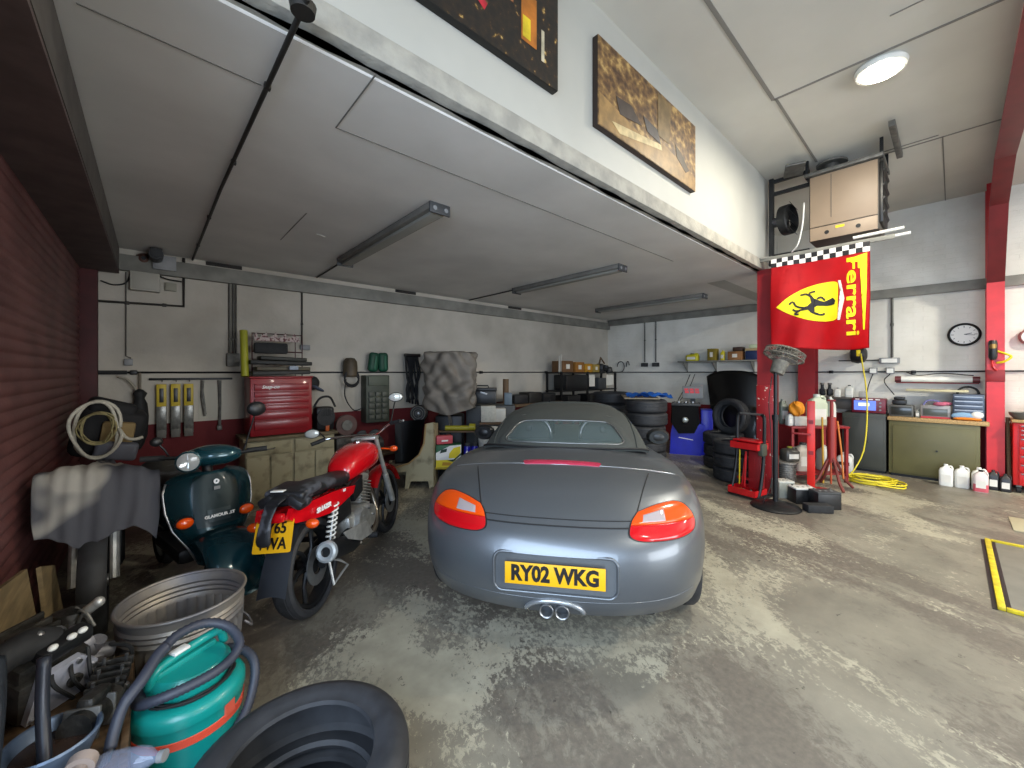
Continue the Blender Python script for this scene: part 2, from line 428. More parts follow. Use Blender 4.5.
def zc(x): return sinterp([.268, .34, .45, .62, .8, 1.0, 1.5, 2.6, 3.0, 3.4, 3.8, 4.06, 4.16], [.838, .872, .908, .945, .968, .985, .955, .925, .90, .835, .745, .65, .60], x)
def zedge(x): return sinterp([.268, .5, .9, 1.3, 1.8, 2.5, 3.0, 3.4, 3.8, 4.16], [.838, .856, .88, .875, .84, .815, .81, .79, .71, .60], x)
def ringpt(i, t):
    """t in 0..1 rear corner, 1..2 side, 2..3 front corner ; right side (y<0)"""
    z, xr, W = LEV[i]; top = LEV[10]
    if t <= 1:
        a = t * PI / 2
        y = W * math.sin(a) ** (2 / PN); x = xr + (DC - .5 * xr) * (1 - max(0, math.cos(a)) ** (2 / PN))
    elif t <= 2:
        x = (xr + DC - .5 * xr) + (3.5 - (xr + DC - .5 * xr)) * (t - 1); y = W * wmod(x)
    else:
        a = (3 - t) * PI / 2; xf = XF - (.45 * xr if i > 4 else .5 * xr)
        y = W * wmod(3.5) * math.sin(a) ** (2 / 2.2); x = 3.5 + (xf - 3.5) * max(0, math.cos(a)) ** (2 / 2.2)
    k = max(0, (i - 5) / 5)
    zz = z + k * (zedge(x) - .838) + (0 if i < 3 or x < 3.3 else 0)
    return V((x, -y, zz))
TS = [i / 16 for i in range(16)] + [1 + i / 26 for i in range(26)] + [2 + i / 10 for i in range(11)]
def ring(i): return [ringpt(i, t) for t in TS]
rings = [ring(i) for i in range(11)]
edge = rings[-1]
for q in (.06, .13, .22, .34, .48, .64, .82, 1.):
    r = []
    for p in edge:
        c = zc(p.x); s = 1 - q
        r.append(V((p.x, p.y * s, c - (c - p.z) * s ** 2.3)))
    rings.append(r)
full = [r + [V((p.x, -p.y, p.z)) for p in reversed(r[1:-1])] for r in rings]
b = B().loft(full, cap=False)
b.bm.verts.ensure_lookup_table()
bot = [v for v in b.bm.verts][:len(full[0])]
b.bm.faces.new(bot)
bmesh.ops.remove_doubles(b.bm, verts=b.bm.verts, dist=2e-4)
bmesh.ops.dissolve_degenerate(b.bm, edges=b.bm.edges, dist=1e-5)
bod = b.obj('body', PAINT, car, smooth=40)
# cut the wheel arches and the number plate recess
XW0, XW1, RW = .88, 3.41, .318
cut = B()
for x in (XW0, XW1):
    for s in (-1, 1): cut.cyl((x, s * .56, .33), (x, s * 1.1, .33), .358, n=40)
cut.prism([(p[0], p[1] + .518) for p in rrect(.63, .20, .045)], (-.1, 0, 0), (0, 1, 0), (0, 0, 1), (.135, 0, 0))
cuto = cut.obj('cutter', None, car)
md = bod.modifiers.new('cut', 'BOOLEAN'); md.object = cuto; md.operation = 'DIFFERENCE'; md.solver = 'EXACT'
dg = bpy.context.evaluated_depsgraph_get(); dg.update()
me2 = bpy.data.meshes.new_from_object(bod.evaluated_get(dg))
bod.modifiers.clear(); bod.data = me2; bpy.data.objects.remove(cuto)
if not me2.materials: me2.materials.append(PAINT)
me2.materials.clear(); me2.materials.append(PAINT)
me2.polygons.foreach_set('material_index', [0] * len(me2.polygons))
me2.polygons.foreach_set('use_smooth', [True] * len(me2.polygons)); me2.set_sharp_from_angle(angle=math.radians(38))
_bm = bmesh.new(); _bm.from_mesh(me2); BODY = BVHTree.FromBMesh(_bm)
def cast(o, d):
    h = BODY.ray_cast(V(o), V(d).normalized())
    return (h[0], h[1]) if h[0] else (None, None)
def rear(y, z):                                   # surface point seen from behind
    o = V((-1.6, y * 1.9, z + .35)); t = V((.45, y * .9, z)); return cast((-1, y, z), (1, 0, 0))
def topd(x, y): return cast((x, y, 2), (0, 0, -1))
def patch(outline, zoff, n=6, caster=rear, thick=None):
    """solid skin following the body inside a (y,z) outline"""
    cy = sum(p[0] for p in outline) / len(outline); cz = sum(p[1] for p in outline) / len(outline)
    b = B(); rings = []
    def s(y, z, off):
        h, nrm = caster(y, z)
        return h + nrm * off if h else None
    for k in range(n + 1):
        f = 1 - k / n * .999
        r = []
        for y, z in outline:
            o = zoff * (1 - .55 * max(0, (f - .8) / .2)) if k else zoff * .45
            p = s(cy + (y - cy) * f, cz + (z - cz) * f, o)
            r.append(p if p else V((.3, y, z)))
        rings.append(r)
    base = [p - V((-.006, 0, 0)) for p in rings[0]]
    base = [s(y, z, -.006) or q for (y, z), q in zip(outline, base)]
    return b.loft([base] + rings, cap=False)
def clip(poly, a, bb, c):
    """keep a*x+b*y<=c"""
    out = []
    for i in range(len(poly)):
        p, q = poly[i], poly[(i + 1) % len(poly)]
        dp, dq = a * p[0] + bb * p[1] - c, a * q[0] + bb * q[1] - c
        if dp <= 0: out.append(p)
        if dp * dq < 0:
            t = dp / (dp - dq); out.append((p[0] + (q[0] - p[0]) * t, p[1] + (q[1] - p[1]) * t))
    return out
def dens(poly, st=.02):
    out = []
    for i in range(len(poly)):
        p, q = poly[i], poly[(i + 1) % len(poly)]
        n = max(1, int(math.hypot(q[0] - p[0], q[1] - p[1]) / st))
        for k in range(n): out.append((p[0] + (q[0] - p[0]) * k / n, p[1] + (q[1] - p[1]) * k / n))
    return out
LAMP = [(-.43, .797), (-.52, .815), (-.60, .824), (-.655, .824), (-.705, .81), (-.742, .775), (-.756, .735), (-.74, .703), (-.69, .687), (-.60, .680), (-.48, .682), (-.415, .688), (-.376, .705), (-.374, .73), (-.392, .765)]
LAMP = [(p.x, p.y) for p in spline([(a, c, 0) for a, c in LAMP + LAMP[:1]], 3)[:-1]]
for s in (1, -1):
    O = [(y * s, z) for y, z in LAMP]
    if s < 0: O.reverse()
    lamp = patch(dens(O), .004, 5).obj('tail_lamp', mat('lamp_surround', '141416', .4), car, smooth=60)
    lamp['label'] = ('right' if s > 0 else 'left') + ' tail lamp, amber above red with a clear window'
    zs = .748
    def inset(P, k=.955):
        cy = sum(p[0] for p in P) / len(P); c2 = sum(p[1] for p in P) / len(P)
        return [(cy + (y - cy) * k, c2 + (z - c2) * k) for y, z in P]
    I = inset(O)
    patch(dens(clip(I, 0, 1, zs)), .010, 5).obj('red_lens', REDLENS, lamp, smooth=60)
    patch(dens(clip(I, 0, -1, -zs)), .010, 5).obj('amber_lens', AMBER, lamp, smooth=60)
    W_ = [(-.448, .782), (-.585, .803), (-.585, .752), (-.437, .752)]
    W_ = [(y * s, z) for y, z in W_]
    if s < 0: W_.reverse()
    patch(dens(W_), .0125, 4).obj('clear_lens', mat('reversing_lens', 'a09494', .2, coat=.6), lamp, smooth=60)
def seam(pts, caster, r=.0035, sink=-.0012, name='shut_line', m=GAP):
    P = []
    for p in pts:
        h, nrm = caster(*p)
        if h: P.append(h + nrm * sink)
    return B().tube(P, r, 6).obj(name, m, car, smooth=180)
L_ = [(.62, .555), (.45, .505), (.3, .458), (.21, .428), (.165, .415)]
for s in (1, -1): seam([(p.x, p.y * s) for p in spline([(x, y, 0) for x, y in L_], 5)], topd, .0035, .0005)
def ly(z0): return [(y / 40 * .40, z0) for y in range(-40, 41)]
seam([(y, .764) for y, _ in ly(0)], rear, .004); seam([(y * 1.0, .738) for y, _ in ly(0)], rear, .005)
seam([(.62 + .10 * (abs(y) / .74) ** 2, y) for y in [i / 30 * .74 for i in range(-30, 31)]], topd, .003, 0, 'spoiler_edge', mat('bright_edge', 'a9adb0', .2, .7))
seam([(y / 40 * .72, .395 + .02 * (abs(y) / 40) ** 6) for y in range(-40, 41)], rear, .0025, -.0005, 'bumper_crease', PAINT)
# third brake light on the engine lid spoiler
def topz(a, c): return topd(c, a)
patch(dens([(-.25, .618), (.235, .618), (.25, .665), (.235, .682), (-.245, .682), (-.265, .665)], .03), .010, 3, topz).obj('high_brake_light', mat('pink_red_lens', 'b3304c', .2, coat=.5), car, smooth=60)
# number plate in its recess
rim = [(.0, p[0], p[1] + .518) for p in rrect(.632, .202, .046, 6)]
P = []
for _, y, z in rim:
    h, n_ = cast((-1, y * 1.01, (z - .518) * 1.02 + .518), (1, 0, 0)); P.append(V((min(h.x, .06) if h else .02, y, z)))
B().tube(P, .008, 8, closed=True).obj('plate_recess_rim', PAINT, car, smooth=180)
pl = B().box((.016, 0, .518), (.006, .508, .111), bev=.002).obj('number_plate', PLATE, car)
pl['label'] = 'yellow number plate reading RY02 WKG'
lettering('lettering', 'RY02 WKG', .108, (.0125, 0, .518), (0, -1, 0), (0, 0, 1), INK, pl, bold=.0045, sx=.84)
# exhaust: two chrome tips under a bright bracket
P = []
for k in range(21):
    a = PI * (.04 + .92 * k / 20); y, z = .15 * math.cos(a), .315 + .075 * math.sin(a)
    h, n_ = rear(y, z); P.append(V(((h.x if h else .06) - .004, y, z)))
ex = B().tube(P, .013, 8).obj('exhaust_surround', mat('bright_surround', 'a0a4a8', .25, .7), car, smooth=180)
for y in (.04, -.04):
    B().lathe([(.02, .22), (.026, .2), (.034, .02), (.037, 0), (.034, -.004), (.029, .0), (.028, .12), (.0, .125)], (.02, y, .332), (1, 0, .03), 20).obj('exhaust_tip', STEEL, car)
B().box((.22, 0, .35), (.3, .3, .06), bev=.02).box((1.6, 0, .24), (2.6, 1.1, .1), bev=.03).obj('underside', DARK, car)
# wheels
def car_wheel(x, y, s):
    w = B().lathe([(.225, -.09), (.235, -.10), (.275, -.118), (.3, -.12), (.314, -.1), (.3175, -.06), (.3175, -.045), (.308, -.043), (.308, -.035), (.3175, -.033), (.318, 0), (.3175, .033), (.308, .035), (.308, .043), (.3175, .045), (.3175, .06), (.314, .1), (.3, .12), (.275, .118), (.235, .10), (.225, .09)], (x, y, .318), (0, 1, 0), 40).obj('wheel', TYRE, car)
    r = B().lathe([(.226, -.09), (.215, -.07), (.21, 0), (.215, .07), (.226, .09)], (x, y, .318), (0, 1, 0), 32)
    for k in range(5):
        a = 2 * PI * k / 5; d = V((math.cos(a), 0, math.sin(a)))
        r.tube([V((x, y + s * .05, .318)) + d * .03, V((x, y + s * .045, .318)) + d * .13, V((x, y + s * .065, .318)) + d * .22], [.032, .026, .03], 8)
    r.cyl((x, y + s * .02, .318), (x, y + s * .065, .318), .05, .045).cyl((x, y - s * .02, .318), (x, y, .318), .15)
    r.obj('rim', ALLOY, w)
for x in (XW0, XW1):
    for s in (-1, 1): car_wheel(x, s * .745, s)
    B().cyl((x, -.5, .318), (x, .5, .318), .06).obj('axle', DARK, car)
# soft top
RV = [0, .1, .24, .38, .52, .65, .78, .9, 1.]
RX = [.985, 1.08, 1.22, 1.40, 1.60, 1.82, 2.07, 2.32, 2.58]; RZ = [.975, 1.022, 1.077, 1.134, 1.180, 1.208, 1.220, 1.215, 1.195]
RB = [.65, .65, .65, .645, .64, .63, .62, .605, .585]
def roofp(u, v, off=0.):
    a = u * PI; n = 2.75 + .5 * min(1, v * 1.6)
    w = sinterp(RV, RB, v); zt = sinterp(RV, RZ, v); x0 = sinterp(RV, RX, v); zb = .925
    c, s_ = math.cos(a), math.sin(a)
    y = w * (1 if c < 0 else -1) * abs(c) ** (2 / n); z = zb + (zt - zb) * abs(s_) ** (2 / n)
    x = x0 + .24 * (abs(y) / .69) ** 2.6 * (1 - v) ** 1.5
    return V((x, y * (1 + off), z + off))
NU, NV = 56, 40
def cellkind(u, v):
    p = roofp(u, v)
    lim = .50 - .28 * max(0, v - .06)
    if .045 < v < .395 and abs(p.y) < lim: return 'w'
    if v > .50 and p.z < 1.115 and abs(p.y) > .5: return 's'
    return 'f'
def roofpart(kind, th):
    b = B(); cache = {}
    fs = []
    def gv(i, j):
        if (i, j) not in cache:
            cache[(i, j)] = b.bm.verts.new(roofp(i / NU, j / NV))
        return cache[(i, j)]
    for i in range(NU):
        for j in range(NV):
            if cellkind((i + .5) / NU, (j + .5) / NV) == kind:
                fs.append(b.bm.faces.new((gv(i, j), gv(i + 1, j), gv(i + 1, j + 1), gv(i, j + 1))))
    if th:
        bmesh.ops.recalc_face_normals(b.bm, faces=b.bm.faces); bmesh.ops.solidify(b.bm, geom=fs, thickness=th)
    return b
top = roofpart('f', .012).obj('fabric_roof', FABRIC, car, smooth=50)
roofpart('w', .0).obj('rear_window', REARPANE, top, smooth=180)
roofpart('s', .0).obj('side_window', mat('dark_side_glass', '1a1f20', .06), car, smooth=180)
# the window's binding: a flat band over the cut edge
def uof(y, v):
    lo, hi = 0., 1.
    for _ in range(30):
        m_ = (lo + hi) / 2
        if roofp(m_, v).y < y: lo = m_
        else: hi = m_
    return lo
WO = []
for px_, pv in [(p[0], p[1]) for p in rrect(1., .35, .09, 6)]:
    v = .22 + pv; WO.append(((.50 - .28 * max(0, v - .06)) * 2 * px_, v))
WO = dens(WO, .03)
def band(k, off):
    return [roofp(uof(y * k[0], .22 + (v - .22) * k[1]), max(.005, .22 + (v - .22) * k[1]), off) for y, v in WO]
B().loft([band((.93, .88), .0), band((.95, .91), .006), band((1.07, 1.10), .006), band((1.10, 1.14), .0)], cap=False).obj('window_binding', FABRIC, top, smooth=60)
B().tube(band((.95, .91), .006), .004, 6, closed=True).obj('window_bead', STEEL, top, smooth=180)
B().tube([roofp(i / 60, .0, .004) + V((0, 0, .006)) for i in range(2, 59)], .008, 6).obj('roof_seal', GAP, top, smooth=180)
# seams running forward over the roof shoulders
for u in (.2, .8): B().tube([roofp(u, j / 20, .003) for j in range(21)], .005, 6).obj('roof_welt', FABRIC, top, smooth=180)
def scr(u, v):
    a = roofp(.16 + .68 * u, 1.); y = (u - .5) * 1.34
    e = V((3.12 - .35 * abs(2 * u - 1) ** 2.2, y, .905))
    return a.lerp(e, v)
B().grid(scr, 16, 6).obj('windscreen', SCREEN, car, smooth=180)
for u in (0, 1): B().tube([scr(u, k / 6) for k in range(7)], .022, 8).obj('windscreen_pillar', PAINT, car, smooth=180)
B().tube([scr(k / 12, 0) for k in range(13)], .02, 8).obj('windscreen_header', FABRIC, car, smooth=180)
# roll hoops and seat backs behind the rear window
for y in (.33, -.33):
    hp = [V((1.60, y + .2 * math.cos(a) * (1 if abs(math.cos(a)) < .9 else 1), .95 + .20 * max(0, math.sin(a)) ** .7)) for a in [PI * k / 16 for k in range(17)]]
    h = B().tube(hp, .016, 8).obj('roll_hoop', STEEL, car, smooth=180)
    inner = [(p.y - y, p.z) for p in hp]
    B().prism([(a * .93, c - .008) for a, c in inner], (1.60, y, 0), (0, 1, 0), (0, 0, 1), (.02, 0, 0)).obj('mesh_panel', CABIN, h)
    B().box((1.60 - .006, y, 1.04), (.02, .045, .05), bev=.004).obj('latch_block', BLKP, h)
    B().box((1.95, y, 1.0), (.1, .42, .26), rot=(0, -.25, 0), bev=.05).obj('seat_back', CABIN, car)
B().tube([(2.75, .33 + .17 * math.cos(a), 1.0 + .16 * math.sin(a)) for a in [2 * PI * k / 24 for k in range(24)]], .014, 8, closed=True).obj('steering_wheel', BLKP, car, smooth=180)
# door mirrors
for s in (1, -1):
    mr = B().ball((2.36, s * .93, .875), (.075, .118, .085), 20).obj('door_mirror', BLKP, car, smooth=180)
    B().lathe([(.0, .0), (.094, .0), (.1, .01), (.09, .02)], (2.295, s * .93, .875), (1, 0, 0), 24).pattern(lambda c, s=s: (c.x, s * .93 + (c.y - s * .93), .875 + (c.z - .875) * .72)).obj('mirror_glass', mat('mirror_glass', '1c1f20', .3, .2), mr)
    B().tube([(2.36, s * .93, .83), (2.40, s * .85, .81), (2.42, s * .78, .80)], [.03, .026, .035], 10).obj('mirror_arm', BLKP, mr)
B().cyl((2.1, .18, 1.245), (2.06, .18, 1.30), .009, .004, 8).obj('aerial', BLKM, car)
# door seams, sills, badge
for s in (1, -1):
    dp_ = []
    for x, z in [(p.x, p.y) for p in spline([(2.72, .80, 0), (2.74, .6, 0), (2.70, .42, 0), (2.55, .36, 0), (2.1, .355, 0), (1.78, .37, 0), (1.66, .5, 0), (1.66, .66, 0), (1.72, .80, 0)], 6)]:
        h, nrm = cast((x, s * 2, z), (0, -s, 0))
        if h: dp_.append(h)
    B().tube(dp_, .0035, 6).obj('door_seam', GAP, car, smooth=180)
    h, nrm = cast((1.85, s * 2, .70), (0, -s, 0)); B().box(h + V((0, s * .012, 0)), (.17, .022, .03), bev=.009).obj('door_handle', PAINT, car)
    h, nrm = cast((1.45, s * 2, .60), (0, -s, 0)); B().prism([(-.07, -.11), (.07, -.09), (.05, .10), (-.05, .11)], h + V((0, s * .002, 0)), (1, 0, 0), (0, 0, 1), (0, -s * .03, 0)).obj('side_intake', GAP, car)
    B().box((2.2, s * .80, .27), (2.0, .1, .1), bev=.03).obj('sill', PAINT, car)
# ------------------------------------------------------------------ red motorcycle (x forward, origin under the rear wheel)
MRED = mat('glossy_red_paint', 'c20a16', .22, coat=.8, var=.08)
ALU = mat('cast_aluminium', 'bcbcb8', .38, .6, var=.2, scale=18)
VINYL = mat('black_seat_vinyl', '1a1b1e', .45, col2='4c4e54', scale=7, bump=.15, lo=.56, hi=.62, detail=3)
MUD = mat('dark_grey_mudguard', '3c4048', .5)
moto = thing('motorcycle', 'red motorcycle with a yellow plate and round silver silencer, parked beside the car', 'motorcycle', (.765, 2.775, 0), rot=(-.09, 0, math.radians(45)))
def moto_wheel(name, x, r, w, par):
    o = B().lathe([(r - .055, -w * .38), (r - .05, -w * .46), (r - .03, -w * .5), (r - .012, -w * .42), (r - .003, -w * .25), (r - .006, -w * .24), (r - .006, -w * .2), (r, -w * .18), (r, 0), (r, w * .18), (r - .006, w * .2), (r - .006, w * .24), (r - .003, w * .25), (r - .012, w * .42), (r - .03, w * .5), (r - .05, w * .46), (r - .055, w * .38)], (x, 0, .30), (0, 1, 0), 44).obj(name, TYRE, par)
    rim = B().lathe([(r - .058, -w * .36), (r - .075, -w * .3), (r - .085, 0), (r - .075, w * .3), (r - .058, w * .36), (r - .052, w * .3), (r - .052, -w * .3)], (x, 0, .30), (0, 1, 0), 40, closed=True)
    for k in range(6):
        a = 2 * PI * k / 6; d = V((math.cos(a), 0, math.sin(a))); e = V((math.cos(a + .25), 0, math.sin(a + .25))); c = V((x, 0, .30))
        rim.tube([c + d * .03, c + d * .12, c + e * (r - .08)], [.02, .013, .016], 8)
    rim.cyl((x, -.05, .3), (x, .05, .3), .045).obj('rim', BLKM, o)
    B().lathe([(.055, -.003), (.118, -.003), (.118, .003), (.055, .003)], (x, -.062, .30), (0, 1, 0), 32, closed=True).obj('brake_disc', STEEL, o)
    return o
moto_wheel('rear_wheel', 0, .30, .125, moto); moto_wheel('front_wheel', 1.32, .30, .1, moto)
for s in (1, -1):
    f = B().cyl((1.32, s * .085, .30), (1.2, s * .085, .58), .026).cyl((1.2, s * .085, .58), (1.05, s * .085, .95), .019).obj('fork_leg', ALU, moto)
    sh = B().cyl((.02, s * .13, .34), (.17, s * .13, .69), .012).obj('rear_shock', STEEL, moto)
    hl = []
    for k in range(90):
        t = k / 89; a = t * 2 * PI * 9; c = V((.04, s * .13, .39)).lerp(V((.15, s * .13, .645)), t)
        hl.append(c + V((.028 * math.cos(a), .028 * math.sin(a), 0)))
    B().tube(hl, .006, 6).obj('spring', WHITEP, sh)
    B().tube([(0, s * .09, .30), (.25, s * .085, .33), (.45, s * .08, .36)], [.028, .026, .03], 8).obj('swingarm', BLKM, moto)
    B().tube([(.16, s * .1, .69), (.45, s * .1, .66), (.72, s * .07, .74), (1.02, s * .03, .86)], .018, 8).obj('frame_rail', BLKM, moto)
    # indicator on a stalk at the tail
    i = B().tube([(-.20, s * .06, .645), (-.205, s * .15, .64)], .009, 8).obj('indicator', BLKP, moto)
    B().ball((-.21, s * .18, .64), (.03, .04, .028), 14).obj('amber_lens', AMBER, i)
    # bar end, grip, lever, mirror
bars = spline([(.86, .41, .96), (.95, .31, .985), (1.0, .12, .985), (1.0, 0, .985), (1.0, -.12, .99), (.99, -.25, 1.07), (.95, -.36, 1.09)], 6)
B().tube(bars, .011, 8).obj('handlebar', CHROME, moto, smooth=180)
for s, e0, e1, mp in ((1, (.86, .41, .96), (.94, .33, .985), (.98, .46, 1.04)), (-1, (.95, -.36, 1.09), (.985, -.26, 1.075), (1.09, -.29, 1.30))):
    g = B().cyl(e0, e1, .017, n=12).obj('handlebar_grip', BLACK, moto)
    B().tube([V(e1) + V((.03, 0, .0)), V(e0) + V((.075, s * .0, -.005))], .006, 6).ball(V(e0) + V((.075, 0, -.005)), .01, 8).obj('lever', ALU, g)
    m = B().tube(spline([V(e1) + V((.01, 0, .01)), V(e1).lerp(V(mp), .5) + V((.02, 0, .03)), V(mp) + V((.02, 0, 0))], 5), .006, 8).obj('mirror', BLKM, moto)
    B().ball(mp, (.022, .068, .043), 16, rot=(0, 0, .2)).obj('mirror_head', BLKM, m)
    B().ball(V(mp) + V((-.014, -.003, 0)), (.016, .062, .038), 16, rot=(0, 0, .2)).obj('mirror_glass', mat('bright_mirror', 'd8dcd8', .12, .35), m)
# tank
def tankr(x, zc_, w, h): return [(x, w * math.copysign(abs(math.cos(a)) ** .75, math.cos(a)), zc_ + h * math.copysign(abs(math.sin(a)) ** .75, math.sin(a))) for a in [2 * PI * k / 24 for k in range(24)]]
tk = B().loft([tankr(*a) for a in ((.47, .755, .05, .045), (.49, .765, .09, .075), (.56, .79, .125, .10), (.68, .815, .15, .115), (.8, .83, .162, .125), (.92, .83, .158, .12), (1.0, .82, .125, .095), (1.03, .815, .07, .05))]).obj('fuel_tank', MRED, moto, smooth=180, sub=1)
B().lathe([(0, .018), (.03, .016), (.036, .008), (.036, 0)], (.86, 0, .95), (-.05, 0, 1), 20).obj('filler_cap', CHROME, tk)
# seat, tail
B().loft([tankr(*a) for a in ((-.24, .775, .06, .02), (-.2, .785, .10, .035), (-.05, .79, .125, .045), (.12, .785, .13, .045), (.25, .765, .125, .05), (.4, .745, .11, .055), (.52, .745, .085, .055), (.55, .745, .05, .03))]).obj('seat', VINYL, moto, smooth=180, sub=1)
for s in (1, -1):
    P = [(-.30, .70), (-.27, .755), (-.1, .745), (.1, .735), (.3, .71), (.44, .685), (.40, .64), (.2, .615), (.05, .61), (-.12, .635), (-.26, .665)]
    tp = B()
    tp.prism(P, (0, s * .085, 0), (1, 0, 0), (0, 0, 1), (0, s * .03, 0))
    tp.pattern(lambda c, s=s: (c.x, c.y + s * (.035 - max(0, -.02 - c.x) * .16), c.z))
    p = tp.obj('tail_panel', MRED, moto)
    if s < 0:
        lettering('lettering', 'SR LAZER', .04, (-.02, -.152, .672), (1, 0, -.05), (0, 0, 1), WHITE, p, bold=.0015, shear=.3)
        lettering('lettering', '125', .025, (.26, -.152, .70), (1, 0, -.1), (0, 0, 1), WHITE, p, bold=.001, shear=.3)
    B().prism([(.42, .68), (.62, .72), (.6, .6), (.45, .56)], (0, s * .10, 0), (1, 0, 0), (0, 0, 1), (0, s * .03, 0)).obj('side_panel', MRED if s > 0 else BLKP, moto)
B().box((-.30, 0, .715), (.05, .15, .055), bev=.018).obj('tail_lamp', REDLENS, moto)
mg = B().grid(lambda u, v: (-.10 - .22 * u - .05 * u * u, (v - .5) * (.15 + .02 * u), .665 - .04 * u - .34 * u * u + .018 * math.cos((v - .5) * 3)), 12, 8, .004).obj('rear_mudguard', MUD, moto)
np = B().prism([(p[0], p[1]) for p in rrect(.225, .182, .012)], (-.30, 0, .615), (0, 1, 0), (.36, 0, .93), (-.003, 0, .001)).obj('number_plate', PLATE, moto)
np['label'] = 'yellow square number plate on the mudguard'
u_, v_ = V((0, -1, 0)), V((.36, 0, .933)).normalized(); o_ = V((-.307, 0, .615))
lettering('lettering', 'LY65', .088, o_ + v_ * .042, u_, v_, INK, np, bold=.0015, sx=.84)
lettering('lettering', 'VWA', .088, o_ - v_ * .042, u_, v_, INK, np, bold=.0015, sx=.84)
# engine
en = B().box((.60, 0, .37), (.42, .22, .2), bev=.05).cyl((.55, -.15, .36), (.55, .13, .36), .11, n=24).cyl((.70, -.14, .37), (.70, .14, .37), .085, n=24).obj('engine', ALU, moto)
cy = B()
for k in range(8):
    c = V((.74, 0, .47)).lerp(V((.80, 0, .63)), k / 7); cy.box(c, (.16, .17, .009), rot=(0, .36, 0), bev=.003)
cy.box((.77, 0, .55), (.11, .12, .2), rot=(0, .36, 0), bev=.01).box((.815, 0, .665), (.14, .14, .06), rot=(0, .36, 0), bev=.02).obj('cylinder', ALU, en)
for s in (1, -1):
    for k in range(5): B().cyl((.62 + .1 * math.cos(k * 1.25), s * .135, .37 + .075 * math.sin(k * 1.25)), (.62 + .1 * math.cos(k * 1.25), s * .155, .37 + .075 * math.sin(k * 1.25)), .009, n=6).obj('cover_bolt', STEEL, en)
B().box((.62, -.05, .60), (.1, .1, .09), bev=.03).cyl((.66, -.05, .6), (.75, -.02, .6), .025).obj('carburettor', ALU, moto)
B().tube(spline([(.86, -.03, .60), (.95, -.04, .50), (.93, -.08, .34), (.80, -.12, .24), (.55, -.15, .22), (.40, -.165, .27)], 6), .02, 10).obj('exhaust_pipe', mat('browned_chrome', '8d8579', .3, .85), moto, smooth=180)
ms = B().lathe([(.0, 0), (.022, .0), (.026, -.004), (.05, -.006), (.058, 0), (.062, .015), (.064, .03), (.06, .32), (.045, .40), (.02, .43)], (-.10, -.185, .42), (.93, .02, -.24), 28).obj('silencer', BLKM, moto)
B().lathe([(.028, .0), (.03, -.008), (.05, -.012), (.063, -.004), (.066, .02), (.061, .024)], (-.10, -.185, .42), (.93, .02, -.24), 28).obj('silencer_end_ring', mat('bright_ring', 'c4ccd0', .25, .6), ms)
B().prism([(.0, .075), (.34, .03), (.44, -.10), (.24, -.075), (.06, .01)], (0, -.256, .42), (1, 0, 0), (0, 0, 1), (0, .006, 0)).obj('heat_shield', ALU, ms)
B().box((.28, -.05, .56), (.24, .16, .16), bev=.02).obj('battery_box', BLKP, moto)
B().cyl((.42, -.3, .31), (.42, .3, .31), .014).cyl((.42, -.3, .31), (.42, -.17, .31), .02).cyl((.42, .17, .31), (.42, .3, .31), .02).obj('footrest', BLACK, moto)
B().tube([(.45, .12, .28), (.38, .25, .13), (.34, .33, .04)], .012, 8).box((.335, .335, .03), (.06, .04, .015)).obj('side_stand', BLKM, moto)
B().tube([(.02, -.13, .33), (.12, -.15, .27), (.2, -.16, .20), (.02, -.15, .16), (.02, -.13, .33)], .009, 6).obj('brake_linkage', ALU, moto)
# front fender, headlight, clocks
def fend(u, v):
    a = math.radians(20 + 125 * u); r = .335 + .02 * math.cos((v - .5) * PI) ; w = .13
    return (1.32 + r * math.cos(a), (v - .5) * w, .30 + r * math.sin(a))
B().grid(fend, 18, 8, .004).obj('front_mudguard', MRED, moto)
hd = B().lathe([(.0, -.09), (.05, -.085), (.085, -.03), (.092, .02), (.085, .03)], (1.2, 0, .87), (.97, 0, -.1), 28).obj('headlight', BLKP, moto)
B().lathe([(0, .045), (.05, .04), (.084, .026)], (1.2, 0, .87), (.97, 0, -.1), 28).obj('lens', GLASS, hd)
for y in (.06, -.06):
    g = B().lathe([(.0, -.06), (.035, -.055), (.043, 0), (.043, .01)], (1.09, y, .99), (-.5, 0, .86), 22).obj('instrument', BLKP, moto)
    B().lathe([(0, .008), (.04, .006)], (1.09, y, .99), (-.5, 0, .86), 22).obj('dial', DGREY, g)
B().box((1.02, 0, .955), (.1, .22, .03), bev=.01).obj('top_yoke', ALU, moto)
for s in (1, -1): i = B().tube([(1.16, s * .08, .83), (1.16, s * .17, .82)], .008, 8).ball((1.16, s * .2, .82), (.03, .04, .028), 12).obj('front_indicator', AMBER, moto)
